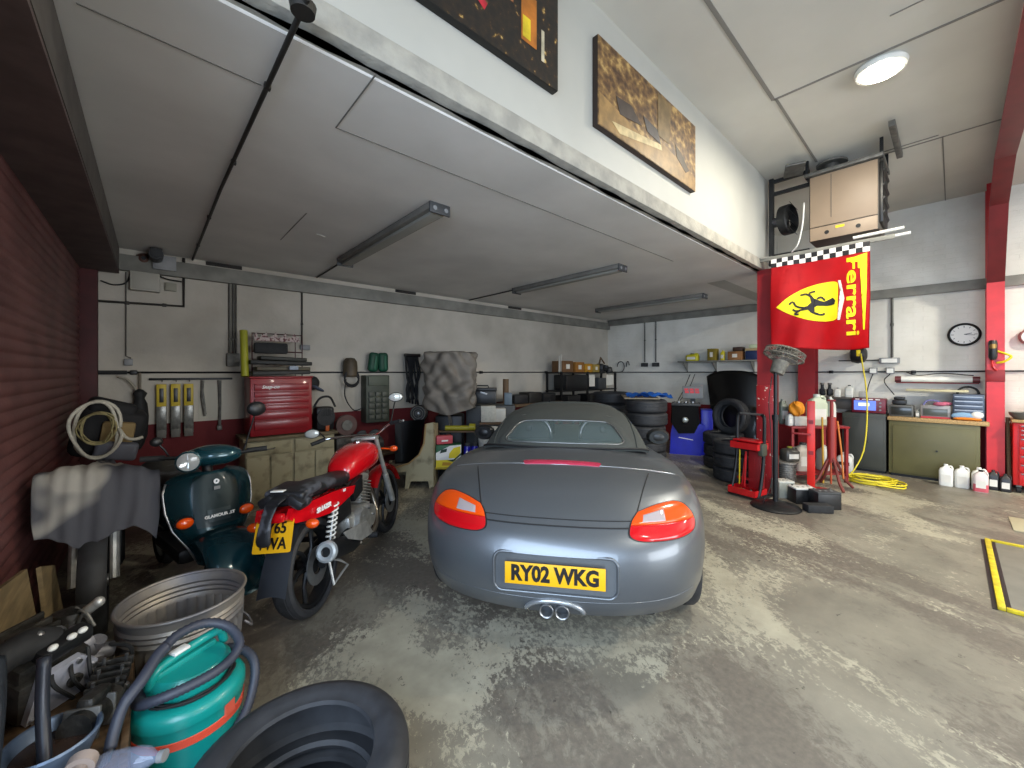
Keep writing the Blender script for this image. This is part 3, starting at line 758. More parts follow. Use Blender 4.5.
# black strap and pouch left over the tail, hanging across the plate
strap = thing('black_strap', 'black padded strap hanging over the tail of the red motorcycle', 'strap', (.57, 2.62, .775), math.radians(45))
def strapf(u, v):
    q = [(.16, .0, .05), (.02, .0, .06), (-.085, .015, .03), (-.125, .02, -.04), (-.14, .02, -.09), (-.145, .025, -.15), (-.14, .025, -.175)]
    t = u * (len(q) - 1); i = min(int(t), len(q) - 2); p = V(q[i]).lerp(V(q[i + 1]), t - i)
    w = .075 + .01 * math.sin(u * 9)
    a = v * 2 * PI
    return p + V((.014 * math.sin(a) + .0, w * .5 * math.cos(a), .012 * math.sin(a)))
P = []
for k in range(30):
    r = [strapf(k / 29, j / 16) for j in range(16)]; P.append(r)
B().loft(P).obj('strap', VINYL, strap, smooth=180)
B().box((.10, .0, .055), (.22, .24, .05), rot=(0, -.05, 0), bev=.02, seg=3).box((.02, -.08, .02), (.12, .11, .06), rot=(.5, 0, 0), bev=.02).box((.02, .09, .02), (.12, .1, .06), rot=(-.5, 0, 0), bev=.02).obj('pouch', VINYL, strap)
B().box((-.02, .02, .085), (.05, .07, .008), rot=(0, .1, .2), bev=.003).obj('buckle', WHITEP, strap)

# ------------------------------------------------------------------ teal scooter facing the camera (x forward)
TEAL = mat('teal_metallic_paint', '16424c', .22, .35, coat=.8, var=.06)
TEALD = mat('teal_painted_shade', '0f2c33', .35, .2, coat=.3)  # same teal darkened, so the sides' reflection contrast is painted in
sc = thing('scooter', 'teal scooter with a round headlight and amber indicators facing the camera', 'scooter', (.335, 3.11, 0), math.radians(-78))
w = B().lathe([(.13, -.045), (.15, -.055), (.185, -.05), (.205, -.025), (.21, 0), (.205, .025), (.185, .05), (.15, .055), (.13, .045)], (0, 0, .21), (0, 1, 0), 36).obj('front_wheel', TYRE, sc)
B().lathe([(.132, -.04), (.05, -.02), (.0, -.03), (.0, .03), (.05, .02), (.132, .04)], (0, 0, .21), (0, 1, 0), 28).obj('rim', ALU, w)
w2 = B().lathe([(.13, -.045), (.15, -.055), (.185, -.05), (.21, 0), (.185, .05), (.15, .055), (.13, .045)], (-1.2, 0, .21), (0, 1, 0), 36).obj('rear_wheel', TYRE, sc)
def sfend(u, v):
    a = math.radians(-8 + 150 * u); b_ = (v - .5) * PI * .95; r = .245 + .06 * math.cos(b_)
    return (.02 + r * .95 * math.cos(a), .15 * math.sin(b_), .265 + r * math.sin(a) * .98)
B().grid(sfend, 22, 14, .005).obj('front_mudguard', TEAL, sc, smooth=180)
def shield(u, v):
    s = 2 * u - 1; z = .33 + .57 * v
    w_ = sinterp([0, .15, .4, .7, .88, .96, 1.], [.10, .13, .215, .25, .235, .19, .11], v)
    return (-.03 - .17 * v + .035 * (1 - abs(s) ** 2) - .085 * abs(s) ** 3, s * w_, z)
B().grid(shield, 28, 26, .012).obj('leg_shield', TEAL, sc, smooth=180)
def cpan(u, v):
    s = (2 * u - 1); p = V(shield(.5 + s * .26, .42 + .55 * v)); return p + V((.014, 0, 0))
cp = B().grid(cpan, 10, 14, .012).obj('centre_panel', TEALD, sc, smooth=60)
def spos(u, v, off): return V(shield(u, v)) + V((off, 0, 0))
bp_ = B().grid(lambda u, v: spos(.37 + .26 * u, .47 + .13 * v, .028), 6, 3, .008).obj('badge_panel', mat('badge_grey', '3c4a50', .3, .4), sc)
lettering('lettering', 'GLAMOUR .ST', .026, spos(.5, .53, .0335), (0, 1, 0), (-.17, 0, 1), WHITE, bp_, bold=.0008)
B().lathe([(.006, -.002), (.016, -.002), (.016, .004), (.006, .004)], spos(.5, .89, .028), (1, 0, .17), 20, closed=True).box(spos(.5, .82, .028), (.004, .035, .022)).obj('crest', STEEL, cp)
for s in (1, -1):
    i = B().ball(spos(.5 + s * .36, .50, .015), (.03, .052, .04), 18).obj('front_indicator', BLKP, sc)
    B().ball(spos(.5 + s * .36, .50, .026), (.028, .046, .034), 18).obj('amber_lens', AMBER, i)
    B().tube([spos(.5 + s * .49, v, .0) if v < .95 else spos(.5 + s * .4, v, 0) for v in (.05, .2, .4, .6, .8, .9)], .007, 6).obj('shield_trim', STEEL, sc, smooth=180)
# headset turned a little, with the round headlight
T_ = math.radians(-20); ht = (math.cos(T_), math.sin(T_), 0); hs = (-math.sin(T_), math.cos(T_), 0)
hc = V((-.27, 0, 0))
def hp(a, l, z): return hc + V(ht) * a + V(hs) * l + V((0, 0, z))
hs_ = B().ball(hp(0, .03, .985), (.095, .165, .07), 22, rot=(0, 0, T_)).obj('headset', TEAL, sc, smooth=180)
hl = B().lathe([(.0, -.07), (.05, -.06), (.066, 0), (.068, .03), (.06, .036)], hp(.075, -.095, .975), V(ht) + V((0, 0, -.05)), 28).obj('headlight', TEAL, sc)
B().lathe([(.0, .05), (.03, .047), (.058, .034)], hp(.075, -.095, .975), V(ht) + V((0, 0, -.05)), 28).obj('lens', GLASS, hl)
B().lathe([(.0, .028), (.055, .034)], hp(.075, -.095, .975), V(ht) + V((0, 0, -.05)), 28).obj('reflector', CHROME, hl)
B().tube([hp(0, -.30, 1.0), hp(.02, -.15, .99), hp(.02, .18, .99), hp(0, .33, 1.0)], .012, 8).obj('handlebar', BLKM, sc)
for s in (1, -1):
    B().cyl(hp(0, s * .22, .995), hp(0, s * .34, 1.0), .018, n=12).obj('handlebar_grip', BLACK, sc)
m = B().tube([hp(.0, .2, 1.0), hp(.02, .24, 1.15), hp(.02, .27, 1.27)], .006, 8).obj('mirror', BLKM, sc)
B().ball(hp(.02, .275, 1.29), (.03, .062, .052), 18).obj('mirror_head', BLKP, m)
m = B().tube([hp(.0, -.2, 1.0), hp(.02, -.22, 1.05), hp(.02, -.25, 1.09)], .006, 8).obj('mirror', BLKM, sc)
B().ball(hp(.02, -.26, 1.105), (.022, .034, .03), 18).obj('mirror_head', BLKP, m)
B().cyl((-.30, 0, .95), (-.08, .0, .35), .03).obj('steering_column', BLKM, sc)
B().box((-.55, 0, .34), (.55, .32, .1), bev=.03).obj('floorboard', BLKP, sc)
B().loft([[(x, w_ * math.cos(a), zc_ + h_ * math.sin(a)) for a in [2 * PI * k / 20 for k in range(20)]] for x, w_, zc_, h_ in ((-.72, .1, .5, .14), (-.8, .14, .52, .2), (-1.0, .155, .54, .2), (-1.25, .15, .56, .18), (-1.45, .1, .6, .1))]).obj('rear_body', TEAL, sc, smooth=180)
B().loft([[(x, w_ * math.cos(a), zc_ + h_ * math.sin(a)) for a in [2 * PI * k / 20 for k in range(20)]] for x, w_, zc_, h_ in ((-.68, .08, .73, .02), (-.74, .14, .74, .05), (-1.0, .16, .75, .05), (-1.3, .14, .79, .05), (-1.36, .07, .79, .02))]).obj('seat', VINYL, sc, smooth=180)

# ------------------------------------------------------------------ motorcycle under a grey cover, nose to the camera
COVER = mat('grey_patchwork_cover', '64656d', .75, col2='c8c5bd', scale=2.4, lo=.47, hi=.53, bump=.2, bscale=14, detail=2)
cv = thing('covered_motorcycle', 'motorcycle under a patchy grey cover with its front tyre showing', 'motorcycle', (-.255, 3.40, 0), math.radians(-88))
w = B().lathe([(.235, -.05), (.25, -.058), (.28, -.058), (.3, -.035), (.305, 0), (.3, .035), (.28, .058), (.25, .058), (.235, .05)], (0, 0, .305), (0, 1, 0), 40).obj('front_wheel', TYRE, cv)
r = B().lathe([(.24, -.045), (.22, -.03), (.22, .03), (.24, .045)], (0, 0, .305), (0, 1, 0), 32)
for k in range(18):
    a = 2 * PI * k / 18; r.cyl((.03 * math.cos(a), .02 * (-1) ** k, .305 + .03 * math.sin(a)), (.225 * math.cos(a), 0, .305 + .225 * math.sin(a)), .003, n=5)
r.cyl((0, -.06, .305), (0, .06, .305), .035).obj('rim', STEEL, w)
for s in (1, -1): B().tube([(0, s * .085, .305), (-.1, s * .085, .55), (-.22, s * .085, .85)], .024, 10).obj('fork_leg', ALU, cv)
B().box((-.62, .0, .36), (.45, .26, .3), bev=.05).obj('engine', BLKM, cv)
B().lathe([(.235, -.05), (.28, -.06), (.305, 0), (.28, .06), (.235, .05)], (-1.34, 0, .305), (0, 1, 0), 32).obj('rear_wheel', TYRE, cv)
def drape(u, v):
    # u across (0 left .. 1 right of the bike), v from the front hem over the top to the rear hem
    s = 2 * u - 1
    xs = sinterp([0, .12, .26, .33, .5, .75, .92, 1.], [.12, .10, .03, -.08, -.5, -1.0, -1.32, -1.36], v)
    zt = sinterp([0, .12, .26, .33, .5, .75, .92, 1.], [.60, .74, .95, .985, .93, .86, .80, .55], v)
    wd = sinterp([0, .12, .26, .33, .5, .75, 1.], [.27, .285, .29, .28, .17, .16, .13], v)
    zz = zt - (abs(s) ** 3) * sinterp([0, .2, .33, .6, 1], [.03, .03, .05, .42, .2], v)
    zz -= .05 * max(0, 1 - v / .14) * math.cos(s * 4.2 + .7)
    fold = .013 * math.sin(s * 11 + v * 4) + .009 * math.sin(s * 23 - v * 9)
    wd *= .80 if s < 0 else 1.
    return (xs + fold * (.35 if v < .33 else .3), s * wd, zz + fold * .5 - (.03 * s if v < .4 else 0))
B().grid(drape, 44, 46, .004).obj('cover', COVER, cv, smooth=180)

# bag and rope left on the back of the covered motorcycle
bag = thing('holdall', 'black holdall with a tan side leaning in the corner on the covered motorcycle', 'bag', (-.27, 4.74, .845))
B().box((0, .05, .2), (.42, .3, .42), rot=(.12, .25, .1), bev=.07, seg=3).box((.02, 0, .40), (.3, .22, .14), rot=(0, .35, .2), bev=.05, seg=3).obj('body', mat('black_nylon', '151517', .8, bump=.3, bscale=12), bag)
B().box((.06, -.13, .21), (.2, .06, .17), rot=(.1, .15, 0), bev=.02).obj('tan_panel', mat('tan_canvas', '8a744c', .8, var=.15), bag)
B().box((.05, -.14, .06), (.26, .09, .15), rot=(.1, .2, 0), bev=.03, seg=3).obj('grey_pocket', mat('grey_nylon', '5a5c66', .7, bump=.3, bscale=12), bag)
def coil(c, rx, rz, n, j, sq=0.):
    return [V((c[0] + (rx + j * math.sin(k * .37)) * math.cos(2 * PI * k / 28), c[1] + .012 * math.sin(k * .9) - .0012 * k, c[2] + (rz + j * math.cos(k * .23)) * math.sin(2 * PI * k / 28))) for k in range(28 * n)]
rope = thing('rope_coil', 'thick white rope hung in loose loops over the black holdall', 'rope', (-.33, 4.54, 1.10))
B().tube(coil((0, 0, .0), .135, .22, 2, .02) + spline([(.13, -.06, .0), (.17, -.05, -.08), (.22, -.05, -.10), (.27, -.03, -.09)], 5), .0125, 8).obj('rope', mat('white_rope', 'b9b4a6', .8, var=.1, scale=60), rope, smooth=180)
wire = tag(B().tube(coil((-.32, 4.50, 1.12), .095, .115, 4, .016), .006, 6).obj('straw_cord_coil', mat('straw_cord', '8a8058', .8, var=.2, scale=40), smooth=180), 'thin straw-coloured cord coiled inside the white rope', 'cord')

# ------------------------------------------------------------------ galvanised dustbin
ZINC = mat('galvanised_zinc', '74747a', .5, .6, col2='9c9488', scale=5, bump=.15, bscale=20)
bn = thing('dustbin', 'empty galvanised fluted metal dustbin behind the teal vacuum cleaner', 'bin', (.112, 2.45, 0))
def binring(z, r, fl):
    return [((r + fl * .008 * (1 if k % 2 else -1)) * math.cos(2 * PI * k / 72), (r + fl * .008 * (1 if k % 2 else -1)) * math.sin(2 * PI * k / 72), z) for k in range(72)]
pf = [(.0, .195, 0), (.02, .2, 0), (.04, .2, 1), (.36, .228, 1), (.375, .23, 0), (.388, .237, 0), (.40, .23, 0), (.412, .237, 0), (.424, .231, 0), (.436, .239, 0), (.448, .232, 0), (.47, .236, 0), (.49, .24, 0)]
B().loft([binring(z, r, f) for z, r, f in pf] + [binring(z, r - .004, f) for z, r, f in reversed(pf[1:])] + [binring(.02, .002, 0)], cap=False).obj('body', ZINC, bn, smooth=40)
B().tube([(.241 * math.cos(2 * PI * k / 56), .241 * math.sin(2 * PI * k / 56), .491) for k in range(56)], .008, 8, closed=True).obj('rolled_rim', ZINC, bn, smooth=180)
for s in (1, -1): B().tube([(s * .232, -.06, .3), (s * .265, -.05, .26), (s * .27, 0, .25), (s * .265, .05, .26), (s * .232, .06, .3)], .006, 8).obj('handle', ZINC, bn, smooth=180)

# ------------------------------------------------------------------ teal drum vacuum cleaner
TURQ = mat('teal_moulded_plastic', '129088', .32, var=.06, scale=3, coat=.2)
HOSE = mat('grey_black_hose', '343844', .5)
vx, vy = .106, 1.955
va = thing('vacuum_cleaner', 'teal drum vacuum cleaner with an orange band and dark ribbed hose', 'vacuum cleaner', (vx, vy, 0))
B().lathe([(0, .05), (.15, .05), (.165, .06), (.168, .2), (.17, .31), (.177, .315), (.177, .345), (.168, .36), (.15, .37), (.0, .37)], n=44).obj('drum', TURQ, va)
B().lathe([(.169, .245), (.173, .247), (.173, .273), (.169, .275)], n=44).obj('orange_band', mat('orange_red_band', 'e0533c', .4), va)
B().box((.11, -.131, .29), (.04, .008, .045), rot=(0, 0, .70)).obj('orange_label', mat('orange_red_label', 'e0604a', .4), va)
B().lathe([(.118, .365), (.118, .395), (.13, .40), (.132, .412), (.128, .432), (.112, .448), (0, .452)], n=44).obj('motor_head', TURQ, va)
cd = [V(((.128 + .005 * (k // 36)) * math.cos(2 * PI * k / 36), (.128 + .005 * (k // 36)) * math.sin(2 * PI * k / 36), +.378 + .005 * ((k // 36) % 2) + .002 * math.sin(k))) for k in range(36 * 4)]
B().tube(cd, .0042, 6).obj('power_cord', BLACK, va, smooth=180)
hd = B().tube(spline([(-.115, -.05, .425), (-.10, -.05, .475), (-.06, -.03, .492), (.06, .04, .496), (.1, .065, .484), (.115, .075, .435)], 5), .016, 10)
hd.obj('carry_handle', TURQ, va, smooth=180)
B().box((-.02, .02, .455), (.22, .06, .03), rot=(0, 0, .52), bev=.01).obj('handle_base', TURQ, va)
B().box((-.03, -.02, .512), (.055, .035, .012), rot=(0, 0, .52), bev=.004).obj('switch_plate', WHITEP, va)
for k in range(4):
    a = k * PI / 2 + .6; B().ball((.14 * math.cos(a), .14 * math.sin(a), .025), (.022, .022, .025), 10).obj('castor', BLKP, va)
def ribbed(pts, r, step=.006):
    P = spline(pts, 10); out = [P[0]]; acc = 0
    for a, c in zip(P, P[1:]):
        L = (c - a).length; n = max(1, int(L / step))
        for k in range(1, n + 1): out.append(a.lerp(c, k / n))
    return B().tube(out, [r * (1 + (.09 if i % 2 else -.09)) for i in range(len(out))], 10)
def rel(P): return [(x * 1.055 - vx, y * 1.055 - vy, 1.55 - (1.55 - z) * 1.055) for x, y, z in P]
h = ribbed(rel([(.014, 1.793, .597), (.068, 1.853, .612), (.147, 1.889, .603), (.215, 1.86, .575), (.243, 1.80, .535), (.215, 1.755, .512), (.161, 1.714, .510), (.093, 1.695, .510), (.03, 1.698, .505), (-.02, 1.73, .49), (-.035, 1.80, .465), (.01, 1.87, .45)]), .017)
h.obj('hose', HOSE, va, smooth=180)
ribbed(rel([(.20, 1.96, .445), (.25, 1.915, .449), (.29, 1.865, .427), (.297, 1.821, .382), (.273, 1.775, .314), (.237, 1.74, .275), (.179, 1.698, .246), (.117, 1.673, .22), (.04, 1.68, .18), (.0, 1.71, .15)]), .017).obj('hose', HOSE, va, smooth=180)
B().tube(spline(rel([(-.092, 1.655, .445), (-.085, 1.675, .475), (-.065, 1.703, .53), (-.025, 1.734, .567), (.014, 1.793, .597), (.035, 1.815, .604)]), 5), [.0165] * 11 + [.019] * 15, 12).obj('bent_wand', HOSE, va, smooth=180)
B().tube(rel([(-.15, 1.48, .36), (-.112, 1.583, .41), (-.092, 1.655, .445)]), .0155, 14).obj('chrome_tube', CHROME, va, smooth=180)

# ------------------------------------------------------------------ tyres
def tyre_mesh(R=.31, w=.2, ri=.2, n=64):
    g = []
    hw = w / 2
    prof = [(ri, -hw * .72), (ri + .004, -hw * .85), (ri + .02, -hw * .88), (ri + .03, -hw * .93), (ri + .06, -hw), (R - .035, -hw * .96), (R - .012, -hw * .84), (R - .003, -hw * .7)]
    for c in (-.45, 0, .45):
        prof += [(R, hw * (c - .14) - 0), (R, hw * (c - .06)), (R - .008, hw * (c - .05)), (R - .008, hw * (c + .05)), (R, hw * (c + .06)), (R, hw * (c + .14))]
    prof += [(R - .003, hw * .7), (R - .012, hw * .84), (R - .035, hw * .96), (ri + .06, hw), (ri + .03, hw * .93), (ri + .02, hw * .88), (ri + .004, hw * .85), (ri, hw * .72), (ri + .012, hw * .62), (ri + .06, hw * .72), (R - .03, hw * .6), (R - .018, 0), (R - .03, -hw * .6), (ri + .06, -hw * .72), (ri + .012, -hw * .62)]
    return B().lathe(prof, (0, 0, w / 2), (0, 0, 1), n, closed=True)
TY = link('tyre', tyre_mesh(.315, .2, .205).mesh('tyre'), TYRE, None, 40)
def tyre(first, loc, rot, label, group=None, sc_=1.):
    o = TY if first else TY.copy()
    if not first: C.objects.link(o)
    o.location = loc; o.rotation_euler = rot; o.scale = (sc_, sc_, sc_)
    o['label'] = label; o['category'] = 'tyre'
    if group: o['group'] = group
    elif 'group' in o: del o['group']
    return o
tyre(True, (.33, 1.325, 0), (0, 0, 0), 'lower tyre of the loose pair lying in front of the vacuum cleaner', 'pair of tyres in the foreground')
tyre(False, (.335, 1.32, .2005), (0, 0, 1), 'large tyre lying flat in the foreground, top of a pair', 'pair of tyres in the foreground')
# ------------------------------------------------------------------ scrap heap in the near left corner
OIL = mat('oily_dark_metal', '232322', .45, .5, col2='4a4742', scale=14, bump=.5, bscale=30)
ALUD = mat('dirty_cast_alloy', '84848a', .5, .6, col2='4d4c4e', scale=9, bump=.2)
PLY = mat('plywood', '7c6a4a', .75, var=.25, scale=4, stretch=(1, 1, 8))
cr = thing('crate', 'dark oily wooden crate carrying engine scrap by the shutter', 'crate', (-.275, 1.93, 0))
for z in (.04, .14, .24, .34):
    for s in (1, -1): B().box((0, s * .36, z), (.44, .02, .085), bev=.003).obj('slat', DWOOD, cr); B().box((s * .21, 0, z), (.02, .72, .085), bev=.003).obj('slat', DWOOD, cr)
B().box((0, 0, .36), (.44, .74, .03), bev=.003).obj('top_board', DWOOD, cr)
# engine with a silver cover plate
en = thing('engine', 'dismantled engine with a silver timing cover tilted on the scrap heap', 'engine', (-.325, 2.22, .385), rot=(.30, -.12, .62))
b = B().box((0, 0, .11), (.20, .24, .16), bev=.02).box((-.02, .0, .21), (.14, .2, .06), bev=.015).cyl((-.1, 0, .1), (-.15, 0, .1), .07, n=20)
for k in range(6): b.box((.02, -.10 + .04 * k, .235), (.12, .012, .03), bev=.003)
b.obj('block', OIL, en)
B().prism([(-.09, -.07), (.09, -.085), (.10, .02), (.05, .085), (-.06, .09)], (.0, -.121, .12), (1, 0, 0), (0, 0, 1), (0, -.022, 0)).obj('cover_plate', mat('pale_alloy_cover', 'b4b6c2', .35, .4, var=.15, scale=20), en)
for x, z in ((-.075, .06), (.075, .05), (.085, .13), (.04, .19), (-.05, .195)): B().cyl((x, -.14, z), (x, -.152, z), .009, n=6).obj('cover_bolt', STEEL, en)
B().lathe([(.0, .0), (.02, 0), (.022, -.012), (.012, -.014), (.01, -.004), (0, -.004)], (.03, -.143, .12), (0, 1, 0), 16).obj('filler_port', OIL, en)
B().box((.02, -.10, .26), (.14, .06, .05), bev=.01).obj('top_cover', BLKP, en)
for x in (-.02, .03, .06): B().ball((x, -.12, .29), (.014, .012, .01), 10).obj('white_cap', WHITEP, en)
B().lathe([(.0, -.02), (.075, -.02), (.08, .0), (.075, .02), (.04, .025), (0, .02)], (.14, .02, .08), (1, 0, .1), 24).obj('flywheel', ALUD, en)
for k in range(3): B().tube(spline([(.08 - .05 * k, -.12, .20), (.06 - .05 * k, -.17, .14 + .02 * k), (.09 - .03 * k, -.15, .04)], 6), .006, 6).obj('wire', BLACK, en)
gb = thing('gearbox', 'grimy gearbox casing lying behind the silver engine cover', 'gearbox', (-.29, 2.52, .0), rot=(0, 0, .4))
b = B().lathe([(0, 0), (.11, .0), (.12, .03), (.10, .14), (.075, .26), (.06, .40), (.0, .42)], (0, 0, .12), (.1, .05, 1), 26).box((0, 0, .07), (.24, .3, .14), bev=.03)
for k in range(8): b.tube([(.12 * math.cos(k * .785), .12 * math.sin(k * .785), .15), (.065 * math.cos(k * .785), .065 * math.sin(k * .785), .48)], .010, 6)
b.obj('casing', OIL, gb)
for k in range(3): B().tube(spline([(.03, -.05 + .04 * k, .46), (.05, -.08 + .04 * k, .53), (.07, -.11 + .04 * k, .47)], 5), .006, 8).obj('shift_rod', DSTEEL, gb)
B().tube([(.06, -.02, .50), (.10, -.06, .545)], .02, 12).ball((.10, -.06, .545), .022, 12).obj('end_cap', ALU, gb)
bl = thing('rubber_elbow', 'black rubber air-intake elbow bent over the scrap', 'hose', (-.385, 2.02, .375))
B().tube(spline([(-.02, -.14, .02), (-.02, -.10, .14), (.0, -.02, .24), (.07, .05, .26), (.12, .09, .23)], 7), [.05] * 10 + [.046] * 10 + [.05] * 9, 16).obj('elbow', BLACK, bl, smooth=180)
B().tube([(.125 + .03 * math.cos(a), .09 + .03 * math.cos(a), .23 + .045 * math.sin(a)) for a in [2 * PI * k / 20 for k in range(20)]], .006, 6, closed=True).ball((.10, .045, .285), .016, 10).obj('hose_clip', STEEL, bl)
tag(B().tube(spline([(-.245, 1.86, .68), (-.245, 1.83, .56), (-.235, 1.78, .46), (-.22, 1.70, .385)], 5), .016, 12).obj('black_pipe', mat('black_tube', '2b2f38', .35, .3), smooth=180), 'upright black tube standing in front of the blue-grey bowl', 'pipe')
tag(B().tube(spline([(-.36, 1.98, .66), (-.345, 1.90, .60), (-.335, 1.80, .50), (-.335, 1.72, .385)], 5), .022, 12).obj('bent_pipe', mat('grey_bent_tube', '343a42', .4, .4), smooth=180), 'bent grey tube leaning at the left edge of the scrap heap', 'pipe')
bw = thing('bowl', 'dented blue-grey metal bowl on the scrap crate', 'bowl', (-.222, 1.80, .376))
B().lathe([(0, .004), (.06, .004), (.075, .02), (.098, .085), (.104, .088), (.108, .082), (.084, .02), (.068, .0), (0, 0)], n=40).obj('body', mat('blue_grey_enamel', '47566c', .35, .3, col2='66788f', scale=5), bw)
B().lathe([(0, .05), (.085, .05), (.086, .045)], n=32).obj('brown_sludge', mat('brown_sludge', '3d302a', .25, var=.3), bw)
bt = thing('plastic_bottle', 'crumpled clear blue plastic bottle lying by the chrome vacuum tube', 'bottle', (-.115, 1.70, .376), rot=(1.45, 0, .9))
B().lathe([(0, 0), (.03, .0), (.034, .01), (.033, .04), (.036, .06), (.033, .08), (.035, .10), (.03, .13), (.014, .155), (.013, .17)], n=20).obj('body', mat('bluish_pet', '98a2ba', .08, alpha=.35, spec=.8), bt)
B().cyl((0, 0, .168), (0, 0, .185), .016, n=16).obj('cap', GREYP, bt)
ml = thing('mallet', 'wooden-handled mallet lying against the plastic bottle', 'mallet', (-.165, 1.62, .39), rot=(0, 0, .6))
B().tube([(-.10, -.08, .0), (.0, 0, .03), (.03, .025, .035)], [.014, .016, .018], 12).obj('handle', mat('grey_worn_wood', '8d8078', .7, var=.2), ml)
B().cyl((.03, .025, .035), (.05, .042, .04), .034, n=18).obj('head', mat('worn_pale_rubber', '9a8c84', .7), ml)
hd2 = thing('cylinder_head', 'oily cylinder head with pale studs lying right of the silver engine cover', 'cylinder head', (-.12, 2.05, .378), rot=(.1, .1, -.15)); hd2.scale = (.68, .68, .68)
b = B().box((0, 0, .05), (.13, .24, .09), bev=.015)
for k in range(5): b.box((0, -.1 + .05 * k, .11), (.15, .014, .05), bev=.004)
b.obj('casting', OIL, hd2)
for x in (-.045, .045):
    for y in (-.09, .0, .09): B().cyl((x, y, .09), (x, y, .155), .008, n=8).obj('stud', STEEL, hd2)
B().cyl((.05, -.13, .05), (.05, -.17, .05), .035, n=18).obj('exhaust_port', ALUD, hd2)
sm = thing('starter_motor', 'grimy cylindrical starter motor lying in front of the engine', 'starter motor', (-.14, 1.90, .425), rot=(0, .15, 1.1))
B().cyl((-.09, 0, 0), (.07, 0, 0), .046, n=22).cyl((.07, 0, 0), (.12, 0, 0), .03, .022, n=18).box((-.01, 0, .05), (.1, .05, .045), bev=.015).obj('housing', OIL, sm)
B().cyl((.12, 0, 0), (.15, 0, 0), .014, n=12).obj('pinion', STEEL, sm)
for k in range(2): B().box((-.06 + .07 * k, 0, 0), (.012, .098, .098), bev=.03).obj('band', DSTEEL, sm)
cbx = thing('carburettor', 'pale alloy carburettor lying at the back right of the scrap heap', 'carburettor', (-.215, 2.30, .382), rot=(.5, .3, .4))
B().box((0, 0, .05), (.09, .08, .08), bev=.02).cyl((-.06, 0, .07), (.07, 0, .07), .03, n=16).cyl((0, 0, .08), (0, 0, .14), .025, n=16).obj('body', ALUD, cbx); B().tube(spline([(.05, .0, .1), (.1, -.06, .12), (.12, -.1, .03)], 5), .007, 6).obj('fuel_line', BLACK, cbx)
# plywood sheets leaning on the shutter
for i, (y0, y1, z1, lab) in enumerate(((2.40, 3.02, .70, 'taller sheet of plywood leaning on the red shutter'), (3.0, 3.42, .56, 'short pale offcut of plywood leaning on the red shutter'))):
    b = B().prism([(y0, 0), (y1, 0), (y1 - .03, z1 - .10), (y0 + (.1 if i else .02), z1)], (0, 0, 0), (0, 1, 0), (0, 0, 1), (.018, 0, 0))
    tag(b.obj('plywood_sheet', PLY, None, loc=(-.40 + .025 * i, 0, .004), rot=(0, -.11, 0)), lab, 'board')
# ------------------------------------------------------------------ services on the back wall
PIPE = mat('grey_conduit', '55534e', .5, .4, var=.2)
DPIPE = mat('dark_conduit', '2e2c29', .55, .3, var=.2)
def conduit(name, pts, r, label, clips=(), m=DPIPE, group=None, cat='conduit'):
    t = thing(name, label, cat, pts[0], 0, group)
    o = V(pts[0]); P = [V(p) - o for p in pts]
    B().tube(P, r, 8).obj('pipe', m, t, smooth=50)
    for c in clips: B().box(V(c) - o, (r * 2.5,) * 3, bev=.003).obj('saddle_clip', m, t)
    return t
yw = YA - .02
conduit('conduit', [(.40, 1.50, HC - .02), (.36, 3.5, HC - .02), (.345, 5.9, HC - .02)], .011, 'dark conduit running across the low ceiling from the dividing wall', [(.39, 2.1, HC - .015), (.375, 3.0, HC - .015), (.355, 4.2, HC - .015), (.35, 5.2, HC - .015)])
tag(B().lathe([(0, -.03), (.04, -.03), (.045, 0), (.0, .0)], (.40, 1.56, HC - .005), (0, 0, 1), 18).obj('junction_box', DPIPE), 'round junction box where the ceiling conduit meets the concrete edge', 'junction box')
conduit('conduit', [(-.487, yw, 2.60), (-.487, yw, 2.285), (.268, yw, 2.305), (.268, yw, 2.86)], .014, 'dark conduit looped in a square around the white meter box', [(-.2, yw, 2.29), (.1, yw, 2.30)])
conduit('conduit', [(-.21, yw, 2.62), (-.21, yw, 1.72), (-.17, yw, 1.70)], .006, 'thin grey conduit dropping to the small wall socket in the left corner', m=PIPE)
for k, x in enumerate((.70, .735, .765)): conduit('conduit', [(x, yw, 2.66), (x, yw, 1.78)], .011, 'one of three upright conduits dropping side by side to the metal switch box', [(x, yw, 1.95)], PIPE, 'three conduits to the switch box')
conduit('conduit', [(1.51, yw, 2.64), (1.51, yw, 1.90)], .010, 'single upright conduit right of the tool chest', [(1.51, yw, 2.2)])
def wallbox(name, x, z, w, h, d, m, label, cat, yy=YA):
    t = thing(name, label, cat, (x, yy - .004, z))
    B().box((0, -d / 2, 0), (w, d, h), bev=.006).obj('case', m, t)
    B().box((0, -d - .003, 0), (w * .8, .006, h * .8), bev=.002).obj('lid', m, t)
    return t
wallbox('meter_box', -.058, 2.53, .24, .2, .09, mat('ivory_box', '9d9a90', .55), 'ivory meter box high on the back wall in the left corner', 'meter box')
wallbox('socket', .155, 2.51, .10, .09, .04, mat('ivory_box_small', '8d8a7c', .6), 'small ivory switch beside the meter box', 'switch')
wallbox('socket', -.19, 1.655, .07, .07, .035, GREYP, 'small grey socket under the meter box', 'socket')
wallbox('isolator', .03, 2.76, .2, .16, .1, GREYP, 'grey isolator box above the meter box, tucked under the ceiling', 'isolator').location.x = .10
wallbox('switch_box', .735, 1.70, .13, .16, .06, DSTEEL, 'metal switch box under the three conduits', 'switch box')
wallbox('socket', 1.545, 1.885, .12, .07, .05, GREYP, 'grey socket at the foot of the single conduit', 'socket')
bell = thing('alarm_bell', 'round brown alarm bell under the shutter-box end', 'alarm bell', (-.07, YA - .01, 2.78))
